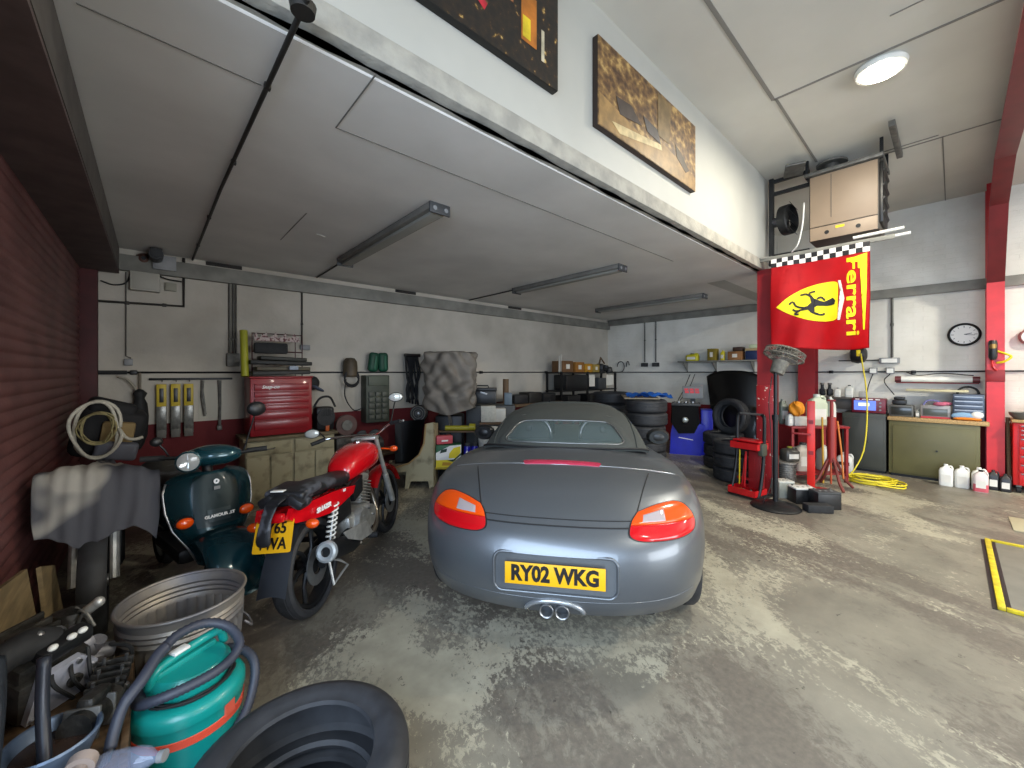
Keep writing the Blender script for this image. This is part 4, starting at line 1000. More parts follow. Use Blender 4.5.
B().lathe([(0, -.075), (.03, -.07), (.06, -.045), (.07, -.01), (.07, 0)], (0, 0, 0), (0, 1, 0), 24).obj('gong', mat('brown_bell', '5a4038', .5, .3), bell)
B().cyl((0, -.07, 0), (0, -.09, 0), .02, n=14).obj('boss', BLKM, bell)
mo = thing('shutter_motor', 'black cylindrical shutter motor at the ceiling in the left corner', 'motor', (.03, 5.72, 2.80))
B().cyl((0, -.09, 0), (0, .1, 0), .06, n=20).cyl((0, -.11, 0), (0, -.09, 0), .04, n=20).obj('housing', BLKM, mo); B().box((0, .05, .045), (.1, .25, .05), bev=.01).obj('bracket', DPIPE, mo)
for pts, lab in (([(-.40, yw, 2.50), (-.30, yw, 2.47), (-.2, yw, 2.52), (-.16, yw - .02, 2.7), (-.12, yw - .02, 2.82)], 'black cable sagging from the shutter box to the alarm bell'), ([(.0, yw - .01, 2.80), (.03, yw - .02, 2.66), (.1, yw - .01, 2.60), (.25, yw - .03, 2.58)], 'black cable hanging below the shutter motor')):
    tag(B().tube(spline(pts, 6), .008, 6).obj('cable', BLACK, smooth=180), lab, 'cable')
# the long cable / air line at eye height on both walls
airl = thing('air_line', 'long dark air line running at eye height along the back wall', 'pipe', (-.2, yw, 1.545))
B().tube([(0, 0, 0), (4, -.005, .0), (8.86, -.02, 0)], .0105, 8).obj('pipe', BLKM, airl, smooth=180)
for x in (.0, 2.25, 4.72, 6.5): B().box((x + .05, -.01, 0), (.06, .05, .05), bev=.01).obj('fitting', BLKM, airl)
B().tube([(-.28, -.05, .0), (0, -.03, .0)], .022, 10).obj('valve', BLKP, airl)
airl2 = thing('air_line', 'long dark air line running at eye height along the right wall', 'pipe', (XB - .02, 5.9, 1.545))
B().tube([(0, 0, 0), (-.01, -4, .0), (0, -8, .03)], .0105, 8).obj('pipe', BLKM, airl2, smooth=180)
for y in (-2.6, -4.5, -5.5): B().box((-.01, y, .005), (.05, .06, .05), bev=.01).obj('fitting', BLKM, airl2)
# ------------------------------------------------------------------ tools on the wall by the shutter
hn = tag(B().tube(spline([(-.27, 5.88, 1.50), (-.2, 5.87, 1.47), (-.13, 5.86, 1.36), (-.11, 5.86, 1.2)], 6), .012, 8).obj('pale_hose', mat('pale_hose', '8d887c', .6), smooth=180), 'pale hose curving down the wall from the air line valve', 'hose')
br = thing('yard_brush', 'black-bristled brush hanging head-down on the wall', 'brush', (-.10, 5.90, 1.54))
B().cyl((0, 0, 0), (0, -.01, -.18), .012, n=10).obj('handle', mat('brush_handle', '6a6254', .6), br)
B().lathe([(0, 0), (.03, -.01), (.055, -.05), (.04, -.10), (.055, -.16), (.07, -.30), (.06, -.5), (.03, -.60), (0, -.66)], (0, -.04, -.17), (0, 0, 1), 20).pattern(lambda c: (c.x + .006 * math.sin(c.z * 60 + c.y * 90), c.y, c.z)).obj('bristles', BLACK, br, smooth=60)
rk = thing('saw_rack', 'wall bar with hooks holding the three yellow-topped packets', 'rack', (.25, 5.935, 1.47))
B().box((.10, .0, 0), (.76, .025, .025), bev=.005).obj('bar', BLKM, rk)
for x in (-.17, -.05, .07): B().tube([(x, -.01, -.01), (x, -.04, -.03), (x, -.035, -.005)], .004, 6).obj('hook', BLKM, rk)
BLADE = mat('clear_sleeve', '70706c', .3, .4, var=.3, scale=25)
pk = thing('blade_packet', 'leftmost of three hanging blade packets with yellow tops, against the white wall', 'blade packet', (.075, 5.885, 1.41), 0, 'three hanging blade packets')
B().box((0, 0, -.12), (.085, .018, .25), bev=.006).obj('yellow_header', mat('yellow_card', 'b79f22', .5, var=.1), pk)
B().box((0, 0, -.12), (.04, .02, .16), bev=.004).obj('black_print', INK, pk)
B().box((0, 0, -.40), (.088, .022, .32), bev=.008).pattern(lambda c: (c.x, c.y + .006 * math.sin(c.z * 40), c.z)).obj('sleeve', BLADE, pk)
B().box((0, 0, -.55), (.08, .024, .09), bev=.004).obj('foot_label', mat('grey_card', '5d5b56', .6), pk)
dup(pk, (.195, 5.885, 1.41), 0, 'middle of three hanging blade packets with yellow tops, against the white wall', 'three hanging blade packets')
dup(pk, (.31, 5.885, 1.41), 0, 'rightmost of three hanging blade packets with yellow tops, against the white wall', 'three hanging blade packets')
hk = thing('spanner', 'long dark wrench hanging from the right end of the wall bar', 'wrench', (.60, 5.93, 1.45))
B().tube([(0, 0, 0), (.005, -.01, -.3), (.0, -.01, -.55)], [.02, .014, .016], 8).box((0, -.01, -.57), (.05, .02, .06), bev=.01).obj('shaft', DSTEEL, hk)
hk = thing('spanner', 'shorter dark wrench hanging mid-way along the wall bar', 'wrench', (.44, 5.93, 1.45))
B().tube([(0, 0, 0), (-.01, -.01, -.2), (.02, -.01, -.42)], [.016, .012, .012], 8).tube([(.0, -.01, -.1), (.03, -.01, -.40)], .008, 6).obj('shaft', DSTEEL, hk)
wc = thing('wall_chart', 'faded paper chart pinned behind the hanging wrenches', 'chart', (.52, 5.944, 1.20))
B().box((0, 0, 0), (.24, .004, .42)).obj('sheet', mat('faded_paper', 'b2aea2', .8), wc)
# ------------------------------------------------------------------ tool chest on a wooden cabinet
CAB = mat('worn_cream_paint', 'aaa183', .65, col2='6a624a', scale=7, lo=.52, hi=.74)
cb = thing('wooden_cabinet', 'worn cream wooden cabinet with drawers under the red tool chest', 'cabinet', (1.28, 5.42, 0))
B().box((0, .24, .38), (.98, .46, .74), bev=.008).obj('body', CAB, cb)
B().box((0, .23, .765), (1.04, .54, .04), bev=.006).obj('top', mat('worn_worktop', '6d6149', .7, var=.3), cb)
for x in (-.25, .25):
    d = B().box((x, -.004, .655), (.46, .03, .15), bev=.008).obj('drawer', CAB, cb)
    B().tube([(x - .05, -.02, .65), (x - .04, -.045, .645), (x + .04, -.045, .645), (x + .05, -.02, .65)], .007, 6).obj('handle', DSTEEL, d)
for x in (-.37, -.125, .125, .37): B().box((x, -.004, .30), (.225, .025, .52), bev=.006).obj('door', CAB, cb)
CH = mat('tool_chest_red', '8c1620', .35, coat=.2, var=.1, scale=3)
tc = thing('tool_chest', 'red metal tool chest with shallow drawers on the cream cabinet', 'tool chest', (1.165, 5.40, .787))
B().box((0, .22, .35), (.66, .40, .68), bev=.012).obj('case', CH, tc)
B().box((0, .22, .70), (.68, .42, .02), bev=.008).obj('lid', CH, tc)
zz = .63
for hgt in (.09, .075, .075, .075, .10, .12):
    d = B().box((0, .01, zz - hgt / 2), (.58, .03, hgt - .012), bev=.006).obj('drawer', CH, tc); B().box((0, -.01, zz - .016), (.56, .015, .012), bev=.003).obj('pull', CH, d); zz -= hgt + .003
lettering('lettering', 'Snap-on', .055, (-.13, -.008, .585), (1, 0, 0), (0, 0, 1), WHITE, tc, bold=.001, shear=.3)
ft = thing('magazine_rack', 'wire rack on the tool chest with leaflets along its top edge', 'rack', (1.16, 5.60, 1.50))
B().tube([(-.27, .05, 0), (-.27, .05, .52), (.28, .05, .52), (.28, .05, 0)], .008, 8).tube([(-.27, .05, .3), (.28, .05, .3)], .008, 8).tube([(.2, .05, .52), (.2, .05, .0)], .006, 6).obj('frame', mat('maroon_wire', '40181a', .5), ft)
P = [(-.25 + .5 * k / 24, .50 + .05 * math.sin(k * 1.9) * math.sin(k * .7)) for k in range(25)]
B().prism(P + [(.25, .43), (-.25, .43)], (0, .04, 0), (1, 0, 0), (0, 0, 1), (0, -.01, 0)).obj('header_card', mat('pink_white_print', 'b7a6a0', .7, col2='5a2a30', scale=34, lo=.5, hi=.58), ft)
B().box((-.08, .0, .34), (.36, .07, .13), bev=.02).obj('dark_stock', BLACK, ft)
for k, (z, c, w) in enumerate(((.04, '2a2a28', .62), (.09, '4d4738', .58), (.16, '1b1c1c', .66), (.21, '23231f', .5))):
    tag(B().box((1.17 + .02 * (k % 2), 5.55, 1.50 + z), (w, .26, .045), rot=(0, .02 * (k - 1), 0), bev=.01).obj('folder', mat('folder_%s' % c, c, .6)), ['dark folder lying lowest on the red tool chest', 'khaki folder second from the bottom on the red tool chest', 'wide black folder lying third in the pile on the red tool chest', 'narrow dark folder on top of the pile on the red tool chest'][k], 'folder', 'folders on the tool chest')
tag(B().cyl((.80, 5.52, 1.50), (.80, 5.62, 2.04), .04, n=16).obj('yellow_tube', mat('yellow_green_tube', '9a9a28', .5)), 'yellow-green tube standing at the left end of the tool chest', 'tube')
tag(B().box((1.28, 5.40, 1.60), (.1, .05, .05), bev=.008).obj('label_box', mat('pale_blue_box', '8a94a4', .5)), 'small pale blue box in front of the folders on the tool chest', 'box')
# things on the wall right of the chest
cap = thing('visor_cap', 'dark cap with a blue-grey peak hooked beside the tool chest', 'cap', (1.60, 5.86, 1.40))
B().ball((0, -.04, 0), (.10, .08, .10), 18).obj('crown', BLACK, cap); B().ball((.06, -.08, -.07), (.10, .07, .025), 16, rot=(0, .5, 0)).obj('peak', mat('blue_grey_cloth', '4a5262', .7), cap)
lk = thing('pump', 'old brown-topped grease pump hung on the air line with black hose loops', 'pump', (2.13, 5.86, 1.50))
B().lathe([(0, .26), (.06, .25), (.095, .2), (.10, .1), (.10, 0), (.08, -.02), (0, -.02)], n=24).obj('cap_drum', mat('brown_drum', '4b4030', .6, var=.3), lk)
B().tube([V((.10 * math.cos(a), -.06, -.02 + .1 * math.sin(a) - .01 * i / 8)) for i, a in enumerate([2 * PI * k / 20 for k in range(44)])], .013, 8).obj('hose_loop', BLACK, lk, smooth=180)
B().tube(spline([(-.08, -.06, -.05), (-.09, -.05, -.3), (.03, -.05, -.5), (.16, -.05, -.48)], 6), .008, 6).obj('hanging_hose', BLACK, lk, smooth=180)
for k, x in enumerate((2.45, 2.62)):
    p = thing('padded_pouch', ['left one of two green padded pouches hung on the air line', 'right one of two green padded pouches hung on the air line'][k], 'pouch', (x, 5.87, 1.56), 0, 'green pouches on the air line', rot=(0, .12 if not k else -.02, 0))
    B().box((0, -.03, .14), (.15, .10, .29), bev=.045, seg=3).obj('pad', mat('dark_green_pad', '0d4632', .6, var=.2, bump=.1), p); B().box((.01, -.09, .13), (.035, .012, .2), bev=.01).obj('strap', mat('green_strap', '1b5a42', .6), p)
g = thing('spares_cabinet', 'tall dark green spares cabinet on the wall behind the red motorcycle', 'cabinet', (2.50, 5.77, .80))
B().box((0, .08, .35), (.36, .2, .70), bev=.01).obj('case', mat('dull_green_case', '3c4238', .6, var=.3), g); B().box((0, -.03, .62), (.30, .02, .14), bev=.006).obj('top_panel', mat('dull_green_panel', '50564a', .6), g)
for k in range(5):
    for j in range(3): B().box((-.1 + .1 * j, -.028, .08 + .085 * k), (.085, .03, .07), bev=.008).obj('drawer', mat('dull_drawer', '4a4d44', .5, var=.25), g)
mt = thing('bench_motor', 'old electric motor with a round reel behind it, on the cream cabinet', 'motor', (1.68, 5.52, .787))
B().box((-.02, 0, .16), (.22, .2, .3), bev=.03).cyl((-.02, -.12, .18), (-.02, .12, .18), .11, n=24).obj('housing', BLKM, mt)
for k in range(6): B().box((-.07 + .022 * k, -.11, .24), (.012, .02, .1), bev=.003).obj('fin', DSTEEL, mt)
B().tube(spline([(-.14, 0, .30), (-.06, 0, .42), (.06, 0, .43), (.13, 0, .30)], 6), .014, 8).obj('carry_handle', BLACK, mt)
rl = thing('bench_grinder', 'pinkish grinding wheel on a stand beside the bench motor', 'grinder', (1.98, 5.60, .60))
B().cyl((0, -.03, .42), (0, .03, .42), .14, n=32).obj('wheel', mat('brown_stone', '5a4440', .7, var=.2), rl); B().cyl((0, -.05, .42), (0, .05, .42), .07, n=20).obj('hub', DSTEEL, rl)
B().box((0, .1, .14), (.3, .34, .28), bev=.02).obj('base', OIL, rl); rl.location.z = .0; rl.location = (1.98, 5.60, .40)
sh = thing('bench', 'low dark steel bench carrying the grinder along the back wall', 'bench', (2.40, 5.62, 0))
B().box((0, 0, .385), (1.1, .45, .03), bev=.004).obj('top', DWOOD, sh)
for x in (-.5, .5):
    for y in (-.19, .19): B().box((x, y, .185), (.04, .04, .37)).obj('leg', BLKM, sh)
tag(B().box((1.68, 5.43, .832), (.05, .04, .09), bev=.012).obj('orange_tin', mat('orange_tin', 'b8551a', .5)), 'small orange tin on the front edge of the cream cabinet', 'tin')
hg = thing('harness', 'tangle of dark belts and hoses hanging left of the tarpaulin', 'harness', (3.10, 5.88, 1.82))
for k in range(9):
    x = -.10 + .025 * k; B().tube(spline([(x, -.02, 0), (x + .03 * math.sin(k), -.06, -.3), (x + .05 * math.cos(k * 2), -.05, -.55), (x + .02, -.03, -.75 + .06 * math.sin(k * 3))], 5), .016, 7).obj('belt', BLACK, hg, smooth=180)
B().box((.02, -.02, .0), (.28, .05, .05), bev=.01).obj('rail', BLKM, hg)
# machine under a crumpled tarpaulin
TARP = mat('grey_tarpaulin', '6c665e', .6, var=.14, scale=7, bump=.6, bscale=7)
ma = thing('covered_machine', 'tall machine under a crumpled grey tarpaulin against the back wall', 'machine', (3.38, 5.15, 0), math.radians(-40))
B().box((0, .0, .45), (.4, .4, .9), bev=.02).obj('pedestal', BLKM, ma)
B().box((0, 0, 1.35), (.5, .32, .7), bev=.05).obj('machine_head', BLKM, ma)
def tarp(u, v):
    a = 2 * PI * u; c, s_ = math.cos(a), math.sin(a)
    n = 5.
    k = (abs(c) ** n + abs(s_) ** n) ** (-1 / n)
    r = interp([0, .05, .16, .22, .3, 1.], [0.02, .5, .96, 1.03, 1.04, 1.0], v)
    z = interp([0, .05, .16, .22, .3, 1.], [1.86, 1.86, 1.84, 1.80, 1.70, 1.0 - .07 * max(0, -s_) * (1 - abs(c)) - .02 * math.sin(a * 3)], v)
    w = 0 if v < .1 else .014 * math.sin(a * 5 + v * 9) + .010 * math.sin(a * 11 - v * 17) + .012 * math.sin(v * 19 + a * 6 + math.sin(a * 3) * 2) + .022 * (abs(math.sin(a * 2.5 + v * 7 + 1.3 * math.sin(v * 9))) - .5) - .018 * (abs(math.sin(v * 11 - a * 3)) - .5)
    sag = -.04 * math.exp(-((v - .45) / .2) ** 2) * max(0, -s_)
    rr = r * k
    w *= 1.45
    return (.36 * rr * c + w * c, .255 * rr * s_ + (w + sag * 0) * s_, z + w * .3)
B().grid(tarp, 96, 60).obj('tarpaulin', TARP, ma, smooth=180)
B().grid(lambda u, v: (.02 + .05 * (u - .5) + .02 * math.sin(v * 5), -.30 - .01 * math.sin(v * 7), .92 - .32 * v), 2, 10, .004).obj('hanging_tail', TARP, ma, smooth=180)
# ------------------------------------------------------------------ between the red motorcycle and the car
def facing(x, y): return math.atan2(-y, -x) + PI / 2
bc = thing('wooden_bench', 'low cream wooden bench with a curved end panel behind the red motorcycle', 'bench', (2.50, 4.86, 0), math.radians(-42))
EP = [(.36, .88), (.36, .06), (.31, .0), (.29, .10), (.06, .10), (.03, .0), (-.02, .0), (.0, .23), (-.34, .17), (-.34, .22), (.04, .34), (.17, .45), (.235, .6), (.26, .86)]
B().prism(EP, (0, 0, 0), (1, 0, 0), (0, 0, 1), (0, .04, 0)).obj('end_panel', CAB, bc)
B().tube([(-.34, -.005, .22), (.04, -.005, .34), (.17, -.005, .45), (.235, -.005, .6), (.26, -.005, .86)], .012, 6).obj('worn_edge', mat('bare_wood_edge', 'a08358', .7), bc)
B().box((0, .35, .20), (.66, .04, .2), bev=.004).box((-.32, .2, .12), (.03, .34, .2)).box((.33, .2, .42), (.05, .34, .82), bev=.004).obj('frame', CAB, bc)
B().grid(lambda u, v: (-.17 + .40 * u - .10 * (1 - v) * u, .07 + .10 * math.sin(u * PI) * .4, .30 + .60 * v + .03 * u - (.02 if v > .9 else 0)), 14, 14, .03).obj('black_shell', mat('black_shell', '0e0e10', .28, coat=.4), bc, smooth=60)
B().box((-.02, .2, .29), (.5, .3, .05), bev=.02).obj('seat_pad', mat('grey_pad', '5c5546', .8), bc)
dl = thing('fan_heater', 'round black fan grille standing on top of the wooden bench', 'fan', (2.72, 4.92, .86), math.radians(-42))
B().lathe([(0, -.05), (.10, -.05), (.115, -.03), (.115, .03), (.10, .05), (0, .05)], (0, 0, .125), (0, 1, 0), 30).obj('case', BLKP, dl)
for r in (.035, .065, .095): B().tube([(r * math.cos(a), -.055, .125 + r * math.sin(a)) for a in [2 * PI * k / 28 for k in range(28)]], .004, 6, closed=True).obj('grille_ring', DSTEEL, dl)
B().lathe([(0, -.07), (.02, -.065), (.024, -.05)], (0, 0, .125), (0, 1, 0), 16).obj('hub', STEEL, dl)
B().box((0, 0, .012), (.14, .12, .024), bev=.006).obj('foot', BLKP, dl)
lr = thing('low_shelf', 'low yellow-edged plank shelf holding the oil box and the cans', 'shelf', (3.13, 4.70, 0), math.radians(-40))
B().box((0, 0, .235), (.60, .30, .03), bev=.004).obj('plank', mat('yellow_edge_plank', 'b79a2a', .6, var=.15), lr)
for x in (-.26, .26): B().box((x, 0, .11), (.05, .30, .22), bev=.004).obj('leg', DWOOD, lr)
xb = thing('oil_box', 'yellow, white and green oil carton under the tarpaulin machine', 'carton', (3.05, 4.69, .252), math.radians(-32), rot=(0, -.0, math.radians(-32)))
B().box((0, .0, .15), (.34, .18, .30), bev=.004).obj('carton', mat('green_carton', '11582f', .5), xb)
def dec(poly, m, y=-.092, n='print'): B().prism(poly, (0, y, 0), (1, 0, 0), (0, 0, 1), (0, -.002, 0)).obj(n, m, xb)
YEL = mat('bright_yellow_print', 'e6cf1e', .5)
dec([(-.17, .0), (.17, .0), (.17, .10), (-.17, .10)], YEL); dec([(-.17, .10), (.17, .10), (.17, .30), (.02, .29), (-.17, .2)], WHITE, -.0915)
dec([(.0, .12), (.10, .12), (.16, .19), (.16, .28), (.07, .26), (.01, .19)], YEL, -.0935); dec([(-.02, .09), (.06, .07), (.17, .16), (.17, .19), (.07, .105)], mat('dark_green_print', '0c3320', .5), -.0945)
dec([(-.12, .19), (-.03, .21), (-.02, .255), (-.10, .24)], mat('green_print', '13301f', .5), -.0945); dec([(-.09, .025), (.03, .02), (.04, .06), (-.08, .07)], mat('amber_print', 'c08a12', .5), -.0945)
pk_ = thing('pink_box', 'small pink box lying on the oil carton', 'box', (3.0, 4.73, .5555), rot=(0, .0, math.radians(-20)))
B().box((0, 0, .06), (.22, .12, .11), bev=.006).obj('box', mat('pink_card', 'c2505a', .5), pk_); B().box((0, -.062, .05), (.09, .003, .022)).obj('white_mark', WHITE, pk_)
for k, (x, y) in enumerate(((3.245, 4.52), (3.325, 4.455))):
    c = thing('spray_can', ['left one of two blue cans beside the white sack', 'right one of two blue cans, touching the white sack'][k], 'can', (x, y, .252), math.radians(-36), 'pair of blue cans')
    B().lathe([(0, 0), (.045, 0), (.048, .008), (.048, .25), (.04, .27), (.0, .275)], n=22).obj('can', mat('deep_blue_can', '2420a0', .3), c)
    B().lathe([(.03, .272), (.033, .28), (.033, .31), (0, .315)], n=18).obj('lid', DGREY, c)
    B().prism([(0, -.028), (.02, 0), (0, .028), (-.02, 0)], (0, -.0495, .19), (1, 0, 0), (0, 0, 1), (0, -.002, 0)).obj('white_diamond', WHITE, c)
sk = thing('white_sack', 'white plastic sack standing between the blue cans and the car', 'sack', (3.59, 4.40, 0), math.radians(-36))
def sack(u, v):
    a = 2 * PI * u; r = sinterp([0, .05, .3, .6, .85, 1.], [.02, .17, .19, .185, .16, .02], v); z = sinterp([0, .05, .3, .6, .85, 1.], [0, .0, .2, .5, .74, .78], v)
    w = 1 + .06 * math.sin(a * 4 + v * 9) + .04 * math.sin(a * 9 - v * 14); return (r * math.cos(a) * w, r * .8 * math.sin(a) * w, z)
B().grid(sack, 48, 26).obj('sack', mat('white_polythene', 'c9c9c2', .35, bump=.2, bscale=12), sk, smooth=180)
cu = thing('spares_cupboard', 'dark steel cupboard against the back wall behind the car', 'cupboard', (4.22, 5.20, 0), math.radians(-40))
B().box((0, 0, .50), (.8, .42, 1.0), bev=.01).obj('body', DGREY, cu)
for x in (-.2, .2):
    d = B().box((x, -.215, .5), (.38, .015, .94), bev=.004).obj('door', DGREY, cu); B().box((x * .25, -.232, .55), (.02, .02, .1), bev=.004).obj('handle', STEEL, d)
tb = thing('black_toolbox', 'black plastic toolbox on the dark steel cupboard', 'toolbox', (4.10, 5.27, 1.002), math.radians(-40))
B().box((0, 0, .13), (.46, .24, .22), bev=.02).obj('body', BLKP, tb); B().box((0, 0, .26), (.48, .26, .05), bev=.015).obj('lid', BLKP, tb); B().tube([(-.1, 0, .28), (-.09, 0, .32), (.09, 0, .32), (.1, 0, .28)], .012, 8).obj('handle', BLKP, tb); B().box((.02, -.125, .2), (.12, .01, .03), rot=(0, .3, 0), bev=.003).obj('latch', STEEL, tb)
tag(B().box((4.42, 4.99, 1.103), (.13, .1, .20), rot=(0, 0, -.7), bev=.01).obj('blue_grey_box', mat('blue_grey_box', '56646e', .5)), 'small blue-grey box at the right end of the dark cupboard', 'box')
tag(B().box((3.78, 4.72, .92), (.22, .18, .24), rot=(0, 0, -.65), bev=.006).obj('carton', mat('speckled_white_card', 'b0aea4', .7, var=.1, scale=30)), 'white carton on the pile behind the sack', 'carton', 'white cartons beside the cupboard')
tag(B().box((3.93, 4.62, .90), (.16, .16, .20), rot=(0, 0, -.65), bev=.006).obj('carton', mat('plain_white_card', 'b8b6ae', .7, var=.08)), 'smaller white carton right of the speckled one behind the car', 'carton', 'white cartons beside the cupboard')
ct = thing('trestle', 'dark timber stand under the white cartons', 'stand', (3.85, 4.67, 0), math.radians(-38))
B().box((0, 0, .78), (.44, .22, .035), bev=.004).obj('top', DWOOD, ct)
for x in (-.18, .18): B().box((x, 0, .38), (.05, .18, .76), bev=.004).obj('leg', DWOOD, ct)
yt = tag(B().cyl((3.14, 4.91, .742), (3.42, 4.66, .742), .035, n=14).cyl((3.40, 4.68, .756), (3.46, 4.62, .756), .05, n=14).obj('yellow_grease_gun', mat('yellow_green_tool', '9c9422', .45)), 'yellow-green grease gun lying on the ledge under the tarpaulin', 'grease gun')
lg = thing('ledge', 'dark ledge board in front of the tarpaulin machine', 'ledge', (3.28, 4.79, 0), math.radians(-41))
B().box((0, .0, .695), (.62, .12, .02)).obj('board', DWOOD, lg)
for x in (-.29, .29): B().box((x, 0, .34), (.04, .1, .685)).obj('leg', BLKM, lg)
lb = thing('long_bench', 'long dark workbench along the back wall behind the car', 'workbench', (5.45, 5.62, 0))
B().box((0, 0, .93), (1.6, .55, .05), bev=.006).obj('top', DWOOD, lb)
for x in (-.75, .75):
    for y in (-.24, .24): B().box((x, y, .45), (.06, .06, .90)).obj('leg', BLKM, lb)
B().box((0, .1, .35), (1.4, .4, .5), bev=.01).obj('lower_cabinet', BLKM, lb)
tag(B().cyl((4.86, 5.55, .957), (4.86, 5.55, 1.42), .055, n=18).obj('brown_tube', mat('brown_card_tube', '6d543a', .7)), 'brown cardboard tube upright at the left end of the long bench', 'tube')
for k, (x, w, h, c) in enumerate(((5.12, .34, .16, '1d1d1f'), (5.50, .34, .2, '25221f'), (5.90, .36, .17, '19191b'))):
    tag(B().box((x, 5.55, .957 + h / 2), (w, .3, h), bev=.012).obj('black_case', mat('case_%s' % c, c, .55)), ['leftmost of three black cases on the long bench', 'middle of three black cases on the long bench, the tallest', 'rightmost of three black cases on the long bench'][k], 'case', 'black cases on the long bench')
# shelf rack in the far corner
rk = thing('steel_rack', 'black steel rack crowded with boxes in the far corner', 'rack', (7.25, 5.62, 0))
for x in (-.98, -.1, .98):
    for y in (-.2, .2): B().box((x, y, .78), (.04, .04, 1.56)).obj('post', BLKM, rk)
for z in (.3, .75, 1.15, 1.53): B().box((0, 0, z), (2.0, .46, .025), bev=.004).obj('shelf', BLKM, rk)
def crate(x, y, z, w, d, h, c, label, name='carton', cat='carton', group=None, m=None):
    o = thing(name, label, cat, (x, y, z), 0, group)
    mm = m or mat('card_' + c, c, .75, var=.15, scale=9)
    B().box((0, 0, h / 2), (w, d, h), bev=.006).obj('box', mm, o)
    B().box((0, -d / 2 - .001, h * .5), (w * .35, .003, h * .4)).obj('label', PAPER, o)
    B().box((0, 0, h + .001), (w * .12, d, .002)).obj('tape', mat('brown_tape', '77603c', .4), o)
    return o
G = 'boxes on top of the steel rack'
crate(6.52, 5.60, 1.545, .34, .3, .24, '6a4a2c', 'brown carton at the left end on top of the steel rack', group=G)
crate(6.90, 5.58, 1.545, .30, .3, .22, '8f5f22', 'orange-brown carton with a pale label, second on the steel rack', group=G)
crate(7.22, 5.58, 1.545, .26, .3, .19, 'b07f1c', 'golden yellow carton near the middle of the steel rack', group=G)
crate(7.50, 5.58, 1.545, .22, .3, .18, '96803e', 'khaki carton right of the golden yellow one', group=G)
jk = thing('jack_parts', 'heap of dark jack parts at the right end of the steel rack', 'parts', (7.92, 5.58, 1.55))
for k in range(6): B().box((-.2 + .09 * k, .02 * (-1) ** k, .07 + .05 * math.sin(k * 2)), (.14, .16, .13 + .05 * math.cos(k)), rot=(0, .4 * math.sin(k * 3), .5 * k), bev=.02).obj('part', BLKM, jk)
B().tube([(-.15, 0, .1), (-.05, 0, .34), (.1, 0, .2)], .02, 8).obj('lever', DWOOD, jk)
for k, x in enumerate((6.30, 6.36)): tag(B().cyl((x, 5.5, 1.545), (x, 5.5, 1.88 + .04 * k), .018, n=10).obj('white_rod', mat('white_rod', 'b4b0a6', .6)), ['left one of two white rods upright at the end of the steel rack', 'right one of two white rods upright at the end of the steel rack'][k], 'rod', 'white rods on the steel rack')
tag(B().box((6.75, 5.56, 1.325), (.72, .36, .32), bev=.02).obj('equipment_case', BLKP), 'bulky black case on the rack shelf under the brown cartons', 'case')
tag(B().box((7.05 + .22, 5.386, 1.36), (.2, .004, .26)).obj('paper_sheet', PAPER), 'left one of two white sheets hanging on the front of the rack', 'paper', 'white sheets on the rack')
tag(B().box((7.96, 5.386, 1.36), (.28, .004, .24)).obj('paper_sheet', PAPER), 'right, wider one of two white sheets hanging on the front of the rack', 'paper', 'white sheets on the rack')
tag(B().box((7.62, 5.5, 1.29), (.3, .3, .25), bev=.015).obj('dark_carton', DGREY), 'dark carton between the two white sheets on the rack', 'carton')
for k, x in enumerate((6.70, 7.45, 7.93)): tag(B().box((x, 5.6, .91), (.42, .36, .28), bev=.015).obj('dark_bin', BLKP), ['left dark bin on the third shelf of the rack', 'middle dark bin on the third shelf of the rack', 'right dark bin on the third shelf of the rack'][k], 'bin', 'dark bins on the rack')
# ------------------------------------------------------------------ tyre stacks
def stack(x, y, n, sc_, labels, group, seed):
    r = random.Random(seed)
    for k in range(n):
        tyre(False, (x + r.uniform(-.012, .012), y + r.uniform(-.012, .012), k * .2 * sc_ + .0005 * k), (0, 0, r.uniform(0, 6)), labels[k], group, sc_)
NUM = ['bottom', 'second from bottom', 'third from bottom', 'fourth from bottom', 'fifth from bottom', 'top']
stack(5.51, 3.10, 6, .95, [n + ' tyre of the tall stack under the blue cloth' for n in NUM], 'tall tyre stack by the car', 1)
stack(5.98, 4.02, 6, 1.0, [n + ' tyre of the dark stack behind the blue-cloth stack' for n in NUM], 'dark tyre stack behind', 2)
bd = tag(B().box((5.70, 3.32, 1.160), (.95, .5, .018), rot=(0, 0, .62), bev=.003).obj('board', mat('dusty_board', '7b705e', .8)), 'dusty board lying across the top of the tyre stack', 'board')
def cloth(u, v):
    x = (u - .5) * .62; y = (v - .5) * .36
    return (x, y, .035 + .022 * math.sin(x * 23 + y * 9) + .016 * math.sin(y * 37 - x * 8) - .02 * abs(2 * u - 1) ** 2)
tag(B().grid(cloth, 40, 24, .006).obj('blue_cloth', mat('bright_blue_sheet', '2a6ac4', .4, var=.1), smooth=180, loc=(5.57, 3.08, 1.178), rot=(0, 0, -.75)), 'crumpled bright blue plastic sheet on top of the tyre stack', 'sheet')
